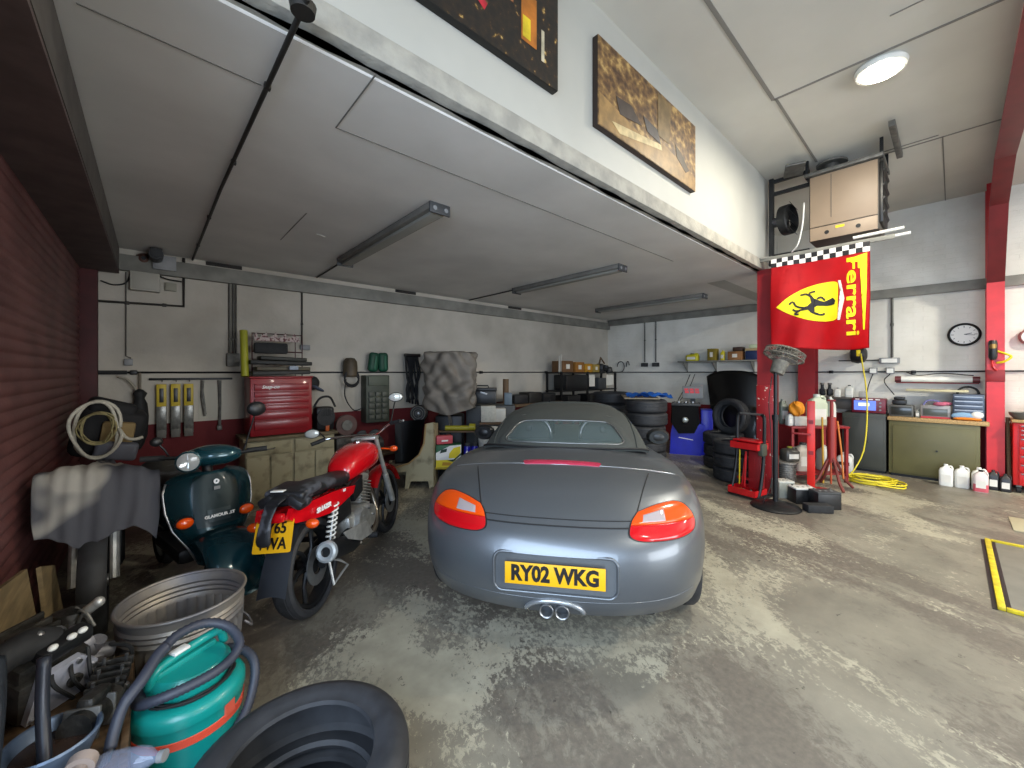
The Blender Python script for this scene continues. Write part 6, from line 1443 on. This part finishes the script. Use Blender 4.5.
# ------------------------------------------------------------------ batteries on the floor
def battery(x, y, rz, w, d, h, m, top, label, grp):
    t = thing('car_battery', label, 'battery', (x, y, 0), rz, grp)
    B().box((0, 0, h * .44), (w, d, h * .88), bev=.006).obj('case', m, t); B().box((0, 0, h * .93), (w * .99, d * .99, h * .10), bev=.004).obj('lid', top, t)
    for s in (1, -1): B().cyl((s * w * .36, d * .25, h * .97), (s * w * .36, d * .25, h * 1.06), .010, n=12).obj('terminal', DSTEEL, t)
    for k in range(3): B().cyl((w * (-.25 + .25 * k), -d * .1, h * .98), (w * (-.25 + .25 * k), -d * .1, h * 1.0), .014, n=12).obj('cell_cap', GREYP, t)
    B().box((w / 2 + .001, 0, h * .45), (.003, d * .6, h * .4)).obj('label', PAPER, t)
    return t
g_ = 'old batteries by the pedestal fan'
battery(5.83, 1.42, -.75, .19, .17, .21, mat('grey_battery', '8d9088', .5), mat('pale_battery_lid', 'b5b6ae', .5), 'pale grey battery behind the fan pole', g_)
battery(5.74, 1.20, -.80, .24, .17, .19, BLKP, mat('white_battery_lid', 'c9c9c4', .5), 'black battery with a white lid beside the fan base', g_)
battery(5.70, .98, -.80, .25, .17, .20, BLKP, DGREY, 'all-black battery right of the white-lidded one', g_)
tag(B().box((5.47, 1.0, .045), (.26, .12, .085), rot=(0, 0, -.85), bev=.008).obj('rubber_block', BLACK), 'black rubber block lying in front of the batteries', 'block')
# ------------------------------------------------------------------ red stands, table and cans
st = thing('transmission_jack', 'bright red square post of a jack standing by the batteries', 'jack', (6.39, 1.24, 0), facing(6.39, 1.24))
B().box((0, 0, .60), (.085, .085, 1.14), bev=.006).obj('post', mat('bright_red_jack', 'c8241c', .4, var=.1), st)
B().box((.02, -.02, .02), (.3, .26, .035), bev=.008).obj('base_plate', RED, st); B().box((-.10, -.05, .74), (.2, .05, .02), bev=.004).obj('arm', DRED, st)
for z in (.5, .9): B().box((0, -.046, z), (.05, .006, .05)).obj('slot', DRED, st)
s2 = thing('axle_stand', 'darker red tall tripod stand right of the bright red post', 'stand', (6.72, 1.08, 0), facing(6.72, 1.08))
B().cyl((0, 0, .35), (0, 0, .95), .05, n=18).cyl((0, 0, .9), (0, 0, 1.16), .02, n=14).obj('column', mat('brownish_red', '922a22', .45), s2)
for k in range(4):
    a = k * PI / 2 + .5; B().tube([(0.03 * math.cos(a), .03 * math.sin(a), .42), (.16 * math.cos(a), .16 * math.sin(a), .12), (.25 * math.cos(a), .25 * math.sin(a), .02)], .018, 8).obj('leg', mat('rusty_red_leg', '6e2a22', .6), s2)
B().tube([(.06, 0, .9), (.10, 0, .5), (.12, -.02, .15)], .010, 8).obj('orange_rod', mat('orange_rod', 'c8742a', .5), s2)
B().box((0, 0, 1.17), (.09, .06, .02), bev=.004).obj('saddle', DRED, s2)
for k, (x, y, c, lb_) in enumerate(((6.93, 1.12, 'b7502a', 'orange-red pry bar leaning by the tripod stand'), (6.90, 1.20, 'c79a2a', 'yellow rod leaning by the tripod stand'))):
    tag(B().tube([(x, y, .01), (x + .04, y + .02, .92)], .012, 8).obj('bar', mat('bar_' + c, c, .5)), lb_, 'bar')
tb2 = thing('red_table', 'small red steel table crowded with bottles between the red posts', 'table', (7.06, 1.40, 0), math.radians(-42))
B().box((0, 0, .775), (.82, .46, .03), bev=.004).obj('top', DRED, tb2)
for x in (-.38, .38):
    for y in (-.2, .2): B().box((x, y, .38), (.035, .035, .76)).obj('leg', DRED, tb2)
B().box((0, 0, .12), (.78, .42, .02)).obj('lower_shelf', DRED, tb2)
def on_t(lx, ly): a = math.radians(-42); return 7.06 + lx * math.cos(a) - ly * math.sin(a), 1.40 + lx * math.sin(a) + ly * math.cos(a)
x, y = on_t(-.22, -.08); tag(B().box((x, y, .855), (.18, .15, .13), rot=(0, 0, -.7), bev=.008).obj('white_box', mat('grey_white_box', 'b6b5ae', .5)), 'grey-white box on the red table under the orange cloth', 'box')
tag(B().grid(lambda u, v: (.11 * math.cos(2 * PI * u) * math.sin(PI * v) * (1 + .2 * math.sin(u * 25 + v * 9)), .09 * math.sin(2 * PI * u) * math.sin(PI * v) * (1 + .15 * math.cos(u * 31)), .10 - .10 * math.cos(PI * v) + .012 * math.sin(u * 37 + v * 20)), 40, 20).obj('orange_cloth', mat('orange_cloth', 'd98a18', .75, var=.12, scale=12), smooth=180, loc=(x - .01, y + .01, .925)), 'crumpled orange cloth on the grey-white box', 'cloth')
x, y = on_t(-.35, -.1); jug('white_bottle', x, y, .791, .08, .08, .17, 'b9bbb4', '44484a', 'small white bottle at the left end of the red table', 'bottle', -.7)
x, y = on_t(.08, -.05); jg = jug('jerrycan', x, y, .791, .26, .13, .44, 'b6bfa8', 'c8ccc0', 'large milky jerrycan on the red table', 'jerrycan', -.7)
x, y = on_t(.30, -.02); jug('jerrycan', x, y, .791, .10, .12, .40, 'c6c9be', 'd0d0c8', 'narrow white jerrycan at the right end of the red table', 'jerrycan', -.7)
x, y = on_t(-.30, .12); jug('glass_jar', x, y, .791, .12, .12, .36, '6f776c', '7c8078', 'tall grey glass jar behind the orange cloth', 'jar', -.7)
x, y = on_t(-.10, -.02); jug('jerrycan', x, y, .132, .26, .16, .40, 'b4aca0', '3a3a3a', 'dusty white jerrycan under the red table', 'jerrycan', -.7)
x, y = on_t(.22, .0); jug('jerrycan', x, y, .132, .14, .16, .36, 'c0c0b8', 'c0c0b8', 'white jerrycan under the right half of the red table', 'jerrycan', -.7)
ws_ = thing('wire_spool', 'spool of grey wire on the floor left of the dusty jerrycan', 'spool', (6.44, 1.52, 0))
B().lathe([(.0, 0), (.13, 0), (.13, .02), (.075, .03), (.095, .06), (.1, .2), (.095, .27), (.075, .30), (.13, .31), (.13, .33), (0, .33)], n=30).obj('spool', mat('wound_wire', '85817a', .5, .4, var=.25, scale=40), ws_)
for k in range(8): B().tube([(.102 * math.cos(a), .102 * math.sin(a), .07 + .027 * k) for a in [2 * PI * j / 28 for j in range(28)]], .008, 5, closed=True).obj('wire_turn', DSTEEL, ws_)
jug('drum', 6.50, 1.50, .335, .2, .16, .19, '3e3c38', '8a8a30', 'small dark drum with a yellow cap on the wire spool', 'drum', -.7)
# hose, jug, reel
hr = thing('hose_reel', 'black hose reel high on the right wall below the flag corner', 'hose reel', (8.60, 1.02, 1.83))
B().lathe([(0, -.11), (.06, -.11), (.12, -.08), (.145, .0), (.12, .08), (.06, .1), (0, .1)], (-.16, 0, 0), (0, 1, 0), 28).obj('drum', BLKP, hr); B().box((-.03, 0, .02), (.12, .1, .2), bev=.01).obj('bracket', BLKM, hr); B().box((-.18, 0, .13), (.22, .2, .03), rot=(0, -.15, 0), bev=.01).obj('hood', BLKP, hr); B().box((-.30, -.02, .02), (.02, .05, .1), bev=.005).obj('yellow_guide', YELLOW, hr)
HY = mat('yellow_hose', 'd6c42a', .45)
hz = [(8.28, .97, 1.84), (8.24, .90, 1.3), (8.14, .88, .8), (7.97, .90, .36), (7.80, .98, .10), (7.62, 1.02, .03)]
cl = []
for k in range(150):
    a = k / 24 * 2 * PI; r = .25 + .06 * math.sin(k * .61) + .05 * math.sin(k * .17); cl.append((7.50 + r * .9 * math.cos(a + 1.1), .74 + r * 1.0 * math.sin(a + 1.1), .012 + .010 * (k // 24) + .004 * math.sin(k * .9)))
tag(B().tube(spline(hz + cl[::3], 3), .010, 8).obj('yellow_air_hose', HY, smooth=180), 'yellow air hose dropping from the reel to a coil on the floor', 'hose')
jw = jug('jug', 7.98, 1.12, 0, .2, .15, .30, 'd8d8d2', 'e0e0da', 'white jug with a black-printed label on the floor by the yellow hose', 'jug', RZ_)
B().box((-.0, -.0785, .14), (.13, .003, .05)).obj('black_print', INK, jw)
# ------------------------------------------------------------------ workbench cabinets along the right wall
GRN = mat('olive_cabinet_paint', '5c5836', .5, var=.1, scale=3)
CGR = mat('charcoal_cabinet_paint', '3a3c36', .5, var=.15, scale=3)
def cabinet(y0, y1, h, m, label):
    t = thing('workbench_cabinet', label, 'cabinet', (8.24, (y0 + y1) / 2, 0)); w = abs(y1 - y0)
    B().box((.215, 0, h / 2 + .02), (.43, w, h - .04), bev=.006).obj('body', m, t); B().box((.22, 0, .02), (.38, w - .04, .04)).obj('plinth', BLKM, t)
    d = B().box((-.008, 0, h * .5), (.02, w * .90, h * .84), bev=.005).obj('door', m, t); B().cyl((-.02, -.05, h * .52), (-.03, -.05, h * .52), .012, n=12).obj('lock', INK, d)
    return t
cabinet(.675, 1.19, .905, CGR, 'charcoal steel cabinet behind the yellow hose'); cabinet(-.25, .645, .825, GRN, 'olive green steel cabinet under the wooden worktop')
tag(B().box((8.45, .165, .855), (.46, .99, .055), bev=.006).obj('worktop', WOOD), 'pale wooden worktop on the olive cabinet', 'worktop')
def device(y, w, h, z, d, body, label, name, cat):
    t = thing(name, label, cat, (8.40, y, z)); B().box((.04, 0, h / 2), (d, w, h), bev=.008).obj('case', body, t); return t
dv = device(.885, .40, .225, .91, .24, mat('maroon_case', '6a1426', .4), 'maroon diagnostic machine with a lit blue screen on the charcoal cabinet', 'diagnostic_machine', 'machine')
B().box((-.085, .04, .115), (.008, .26, .15)).obj('screen', mat('lit_blue_screen', '5a72c8', .3, emit=1.0), dv); B().box((-.0905, .05, .13), (.003, .13, .05)).obj('screen_text', mat('lit_screen_white', 'd8e0f4', .3, emit=.9), dv)
for k in range(3): B().cyl((-.08, -.14, .05 + .055 * k), (-.095, -.14, .05 + .055 * k), .014, n=12).obj('knob', GREYP, dv)
for k in range(4): B().box((-.082, .13 - .08 * k, .21), (.006, .05, .014)).obj('white_legend', WHITE, dv)
d2 = device(.515, .26, .17, .883, .24, mat('steel_grey_case', '5a5a56', .45, .2), 'grey meter box with a dark screen on the worktop', 'meter', 'meter'); B().box((-.085, .0, .085), (.008, .22, .12), bev=.003).obj('screen', mat('dark_screen', '2d302e', .2), d2)
tag(B().box((8.44, .54, 1.093), (.18, .15, .07), bev=.012).box((8.44, .54, 1.15), (.16, .12, .04), bev=.012).obj('black_handset', BLKP), 'small black handset cradle on the grey meter box', 'handset')
jug('adapter', 8.36, .345, .883, .05, .05, .12, '88887e', 'b0b0a6', 'small grey bottle between the two machines on the worktop', 'bottle', RZ_)
d3 = device(.165, .30, .19, .883, .24, mat('silver_red_case', '8b8784', .4, .3), 'silver and red battery charger on the worktop', 'battery_charger', 'charger'); B().box((-.085, .0, .09), (.008, .24, .10), bev=.003).obj('screen', mat('grey_screen', '4c504c', .25), d3); B().box((-.088, 0, .015), (.008, .29, .025)).obj('red_trim', RED, d3)
B().tube(spline([(-.06, .12, .19), (-.05, .08, .25), (-.05, -.02, .25), (-.06, -.08, .19)], 6), .012, 8).obj('lead', mat('violet_lead', '6a6a9a', .5), d3)
rg = tag(B().ball((8.33, .12, 1.092), (.05, .07, .03), 14).ball((8.35, .06, 1.10), (.04, .06, .03), 12).obj('pink_rag', mat('pink_rag', 'b05a72', .8)), 'pink rag lying on the battery charger', 'rag')
t3 = device(-.145, .29, .36, .883, .26, mat('slate_toolbox', '4b5566', .4, .2), 'slate grey toolbox with shallow drawers at the end of the worktop', 'toolbox', 'toolbox')
for k in range(4):
    d = B().box((-.098, 0, .31 - .062 * k), (.02, .26, .05), bev=.004).obj('drawer', mat('slate_drawer', '5c6678', .35, .3), t3); B().box((-.112, 0, .325 - .062 * k), (.012, .25, .012)).obj('pull', STEEL, d)
B().ball((-.115, .04, .06), (.02, .12, .05), 14).obj('blue_cloth', mat('pale_blue_cloth', '7fa2c0', .8), t3); B().ball((-.118, -.08, .08), (.02, .06, .05), 12).obj('white_cloth', WHITEP, t3)
tag(B().ball((8.29, -.13, .908), (.06, .12, .024), 16, rot=(0, 0, .1)).ball((8.28, -.06, .905), (.05, .06, .02), 12).ball((8.28, -.22, .903), (.045, .05, .018), 12).obj('orange_gloves', mat('orange_glove', 'd07818', .7)), 'pair of orange gloves at the front edge of the worktop', 'gloves')
fx = thing('wall_lamp', 'long white tube lamp on a bracket above the worktop', 'wall lamp', (8.62, .17, 1.42))
B().cyl((-.04, .36, .02), (-.04, -.36, .02), .042, n=18).obj('tube', WHITEP, fx)
for s in (1, -1): B().cyl((-.04, s * .36, .02), (-.04, s * .43, .02), .046, n=18).obj('end_cap', mat('maroon_cap', '5c2428', .5), fx)
B().box((.02, 0, -.03), (.08, .84, .02)).obj('red_bracket', DRED, fx)
tag(B().box((8.50, .16, 1.30), (.22, .62, .03), bev=.004).obj('pale_board', mat('cream_board', 'c0b894', .6)), 'cream board lying behind the machines above the worktop', 'board').location.z = -.02
B().tube(arc((.06, .0, .36), .10, 0, PI, 12, 'yz'), .014, 8).obj('carry_handle', BLACK, t3, smooth=180)
ck = thing('wall_clock', 'round wall clock with a black rim beside the right-hand red post', 'clock', (XB - .005, -.112, 2.09))
B().lathe([(.135, 0), (.165, 0), (.165, -.035), (.15, -.045), (.135, -.03)], (0, 0, 0), (1, 0, 0), 44, closed=True).obj('rim', BLKP, ck); B().cyl((-.004, 0, 0), (-.022, 0, 0), .14, n=44).obj('dial', mat('clock_white', 'e2e2de', .5), ck)
for k in range(12): a = k * PI / 6; B().box((-.0235, .112 * math.sin(a), .112 * math.cos(a)), (.002, .006, .020 if k % 3 else .03), rot=(-a, 0, 0)).obj('hour_mark', INK, ck)
for a, L_, w2_ in ((-1.35, .075, .009), (-1.7, .10, .006)): B().box((-.026, L_ * .5 * -math.sin(a) * -1, L_ * .5 * math.cos(a)), (.002, w2_, L_), rot=(-a, 0, 0)).obj('hand', INK, ck)
# conduit and sockets over the bench, wall shelf
xw = XB - .02
conduit('conduit', [(xw, .64, 2.72), (xw, .64, 1.78)], .016, 'upright grey conduit on the right wall right of the flag', [(xw, .64, 2.3)], PIPE)
conduit('conduit', [(xw, 1.30, 1.74), (xw, .72, 1.74)], .010, 'level grey conduit joining the double socket and the hose reel', (), PIPE)
def wsock(y, z, w, h, label):
    t = thing('socket', label, 'socket', (XB - .004, y, z), 0, 'sockets over the bench'); B().box((-.03, 0, 0), (.06, w, h), bev=.006).obj('case', GREYP, t); B().box((-.063, 0, 0), (.006, w * .75, h * .7)).obj('plate', WHITEP, t); return t
wsock(.67, 1.73, .24, .09, 'wide grey double socket at the foot of the upright conduit'); wsock(.86, 1.57, .10, .10, 'left grey socket above the maroon machine'); wsock(.66, 1.57, .10, .10, 'right grey socket above the maroon machine')
for k, (p, lb_) in enumerate((([(8.62, .86, 1.52), (8.55, .90, 1.36), (8.48, .93, 1.15)], 'black lead from the left socket to the maroon machine'), ([(8.62, .66, 1.52), (8.56, .72, 1.40), (8.46, .60, 1.20)], 'black lead from the right socket to the meter'), ([(8.64, .5, 1.56), (8.6, .35, 1.50), (8.6, .1, 1.53), (8.62, -.2, 1.5)], 'grey lead drooping along the wall above the lamp'))):
    tag(B().tube(spline(p, 6), .007, 6).obj('lead', BLACK, smooth=180), lb_, 'lead')
sv = thing('side_shelf', 'dark steel wall shelf with carburettor parts left of the yellow hose', 'shelf', (XB - .005, 1.30, 1.12)); B().box((-.14, 0, 0), (.28, .60, .03), bev=.004).box((-.10, 0, -.10), (.2, .58, .17), bev=.006).obj('board', mat('brown_steel', '4d463e', .5), sv)
for k, y in enumerate((1.50, 1.40)):
    p = thing('carburettor', ['left one of two dark carburettors on the side shelf', 'right one of two dark carburettors on the side shelf'][k], 'carburettor', (8.55, y, 1.136), .4 * k, 'carburettors on the side shelf')
    B().box((0, 0, .06), (.09, .075, .10), bev=.015).cyl((-.06, 0, .10), (.06, 0, .10), .035, n=16).cyl((0, 0, .1), (0, 0, .20), .022, n=14).obj('body', BLKM, p); B().cyl((0, 0, .2), (0, 0, .23), .03, n=14).obj('cap', DSTEEL, p)
jug('white_tub', 8.52, 1.29, 1.136, .09, .09, .15, 'cfcfc8', '1c1c1c', 'white tub with a black lid on the side shelf', 'tub', RZ_)
jug('white_tub', 8.52, 1.14, 1.136, .11, .10, .20, 'c4c6c0', '20201f', 'taller white tub with a black lid at the right of the side shelf', 'tub', RZ_)
tag(B().box((8.52, .97, 1.19), (.12, .09, .10), bev=.01).obj('grey_box', mat('pale_grey_box', 'a5a5a0', .5)), 'pale grey box right of the white tubs above the maroon machine', 'box').location.z = -.003
# jugs on the floor
for k, (x, y, lb_) in enumerate(((8.06, .06, 'leftmost white milk-style jug on the floor before the olive cabinet'), (8.07, -.085, 'middle white jug on the floor before the olive cabinet'), (8.10, -.235, 'white jug half behind the pink-filled one'))):
    jug('jug', x, y, 0, .135, .12, .29, 'dcdcd6', 'e6e6e0', lb_, 'jug', RZ_, 'white jugs by the red post')
pj_ = jug('jug', 7.97, -.245, 0, .13, .12, .28, 'd2c6c4', '1b1b1b', 'clear jug with pink liquid and a black cap beside the red post', 'jug', RZ_); B().loft([[(px * .133 * k, py * .123 * k, z) for px, py in rrect(1, 1, .22, 3)] for z, k in ((.005, .97), (.015, 1.), (.10, 1.), (.104, .9))]).obj('pink_liquid', mat('pink_liquid', 'c65a66', .3), pj_, smooth=50)
for k, (x, y) in enumerate(((8.22, -.36), (8.20, -.46))): jug('oil_bottle', x, y, 0, .10, .09, .26 - .03 * k, '1d1d20', '2a2a2a', ['left one of two black oil bottles at the foot of the right-hand post', 'right one of two black oil bottles at the foot of the right-hand post'][k], 'bottle', RZ_, 'black oil bottles')
tag(B().tube([(8.30, -.50, .01), (8.42, -.49, .95)], .02, 10).obj('wooden_shaft', DWOOD), 'dark wooden shaft leaning between the post and the red tool chest', 'shaft')
# inspection lamp on the post
il = thing('inspection_lamp', 'yellow-handled inspection lamp hung on the right-hand red post', 'lamp', (8.305, -.36, 1.95)); B().lathe([(0, 0), (.03, .0), (.04, -.03), (.04, -.22), (.025, -.26), (0, -.26)], (-.03, 0, .02), n=18).obj('body', BLKP, il); B().lathe([(.0, .01), (.03, .0), (.034, -.03), (.03, -.06), (0, -.065)], (-.045, 0, -.03), n=16).obj('brass_cap', mat('old_brass', '9a7c48', .4, .7), il)
B().tube(spline([(-.02, -.03, -.12), (-.05, -.10, -.16), (-.05, -.15, -.20), (-.05, -.10, -.26), (-.02, -.03, -.28)], 5), .013, 8).obj('yellow_grip', YELLOW, il, smooth=180); B().tube(spline([(-.03, .01, -.24), (-.04, .0, -.33), (-.02, -.03, -.38)], 5), .014, 8).obj('red_lead', RED, il)
tag(B().box((8.319, -.385, 1.50), (.012, .16, .16), bev=.004).obj('dark_red_plate', DRED), 'dark red plate bolted to the right-hand post', 'plate')
dg_ = thing('wall_gauge', 'round red-rimmed gauge on the wall at the right edge', 'gauge', (8.66, -.70, 2.02)); B().lathe([(0, -.06), (.09, -.06), (.11, -.04), (.11, 0), (0, 0)], (0, 0, 0), (1, 0, 0), 28).obj('case', mat('red_grey_case', '8a6a66', .5), dg_); B().cyl((-.06, 0, 0), (-.064, 0, 0), .085, n=28).obj('dial', WHITEP, dg_)
# red roll cab
rc = thing('roll_cabinet', 'red roll-around tool cabinet with silver drawer pulls at the right edge', 'tool cabinet', (8.20, -.86, 0)); RCB = mat('bright_cabinet_red', 'c01a1e', .3, coat=.3)
B().box((.22, 0, .50), (.42, .68, .80), bev=.01).obj('case', RCB, rc); B().box((.21, 0, .92), (.46, .70, .035), bev=.006).obj('wooden_top', WOOD, rc)
z = .875
for hgt in (.055, .055, .055, .11, .11, .11, .11, .17):
    d = B().box((.006, 0, z - hgt / 2), (.02, .58, hgt - .01), bev=.004).obj('drawer', RCB, rc); B().box((-.008, 0, z - .016), (.014, .55, .014), bev=.003).obj('pull', STEEL, d); z -= hgt
for x in (.06, .38):
    for y in (-.29, .29): c = B().cyl((x, y - .018, .045), (x, y + .018, .045), .045, n=18).obj('castor', BLACK, rc); B().box((x, y, .085), (.06, .05, .03), bev=.006).obj('fork', DSTEEL, c)
tag(B().lathe([(0, 0), (.08, .0), (.12, .05), (.13, .09), (.12, .09), (.075, .015), (0, .012)], (8.33, -.62, .939), n=28).obj('grey_dish', mat('dark_grey_dish', '5c5a55', .5)), 'dark grey dish on the red roll cabinet', 'dish')
jug('bottle', 8.48, -.70, .939, .08, .08, .2, 'c2c4c0', 'd8d8d4', 'white bottle behind the grey dish on the roll cabinet', 'bottle', RZ_); jug('bottle', 8.45, -.85, .939, .09, .09, .24, 'aeb8b4', 'd8d8d4', 'pale green bottle on the roll cabinet', 'bottle', RZ_)
# ------------------------------------------------------------------ inspection pit cover
pc = thing('pit_cover', 'grey pit cover in a yellow frame set in the floor at the right', 'pit cover', (4.89, -.75, .0005))
B().box((0, 0, .006), (1.50, 1.02, .012), bev=.003).obj('plate', mat('grey_pit_plate', '77746c', .6, var=.1), pc)
YF = mat('worn_yellow_line', 'd6bf1a', .55, col2='b09c18', scale=20)
for nm, c, s_ in (('frame_bar', (0, .535, .012), (1.60, .036, .024)), ('frame_bar', (0, -.535, .012), (1.60, .036, .024)), ('frame_bar', (.785, 0, .012), (.03, 1.03, .024)), ('frame_bar', (-.785, 0, .012), (.03, 1.03, .024))): B().box(c, s_, bev=.004).obj(nm, YF, pc)
B().box((0, .503, .0085), (1.5, .02, .013)).box((0, .562, .002), (1.62, .025, .004)).obj('black_edge', INK, pc)
tag(B().box((6.50, -.60, .006), (.55, .4, .010), bev=.002).obj('floor_sheet', mat('pale_sheet', 'a9a186', .7)), 'pale sheet of board lying on the floor beyond the pit cover', 'board')
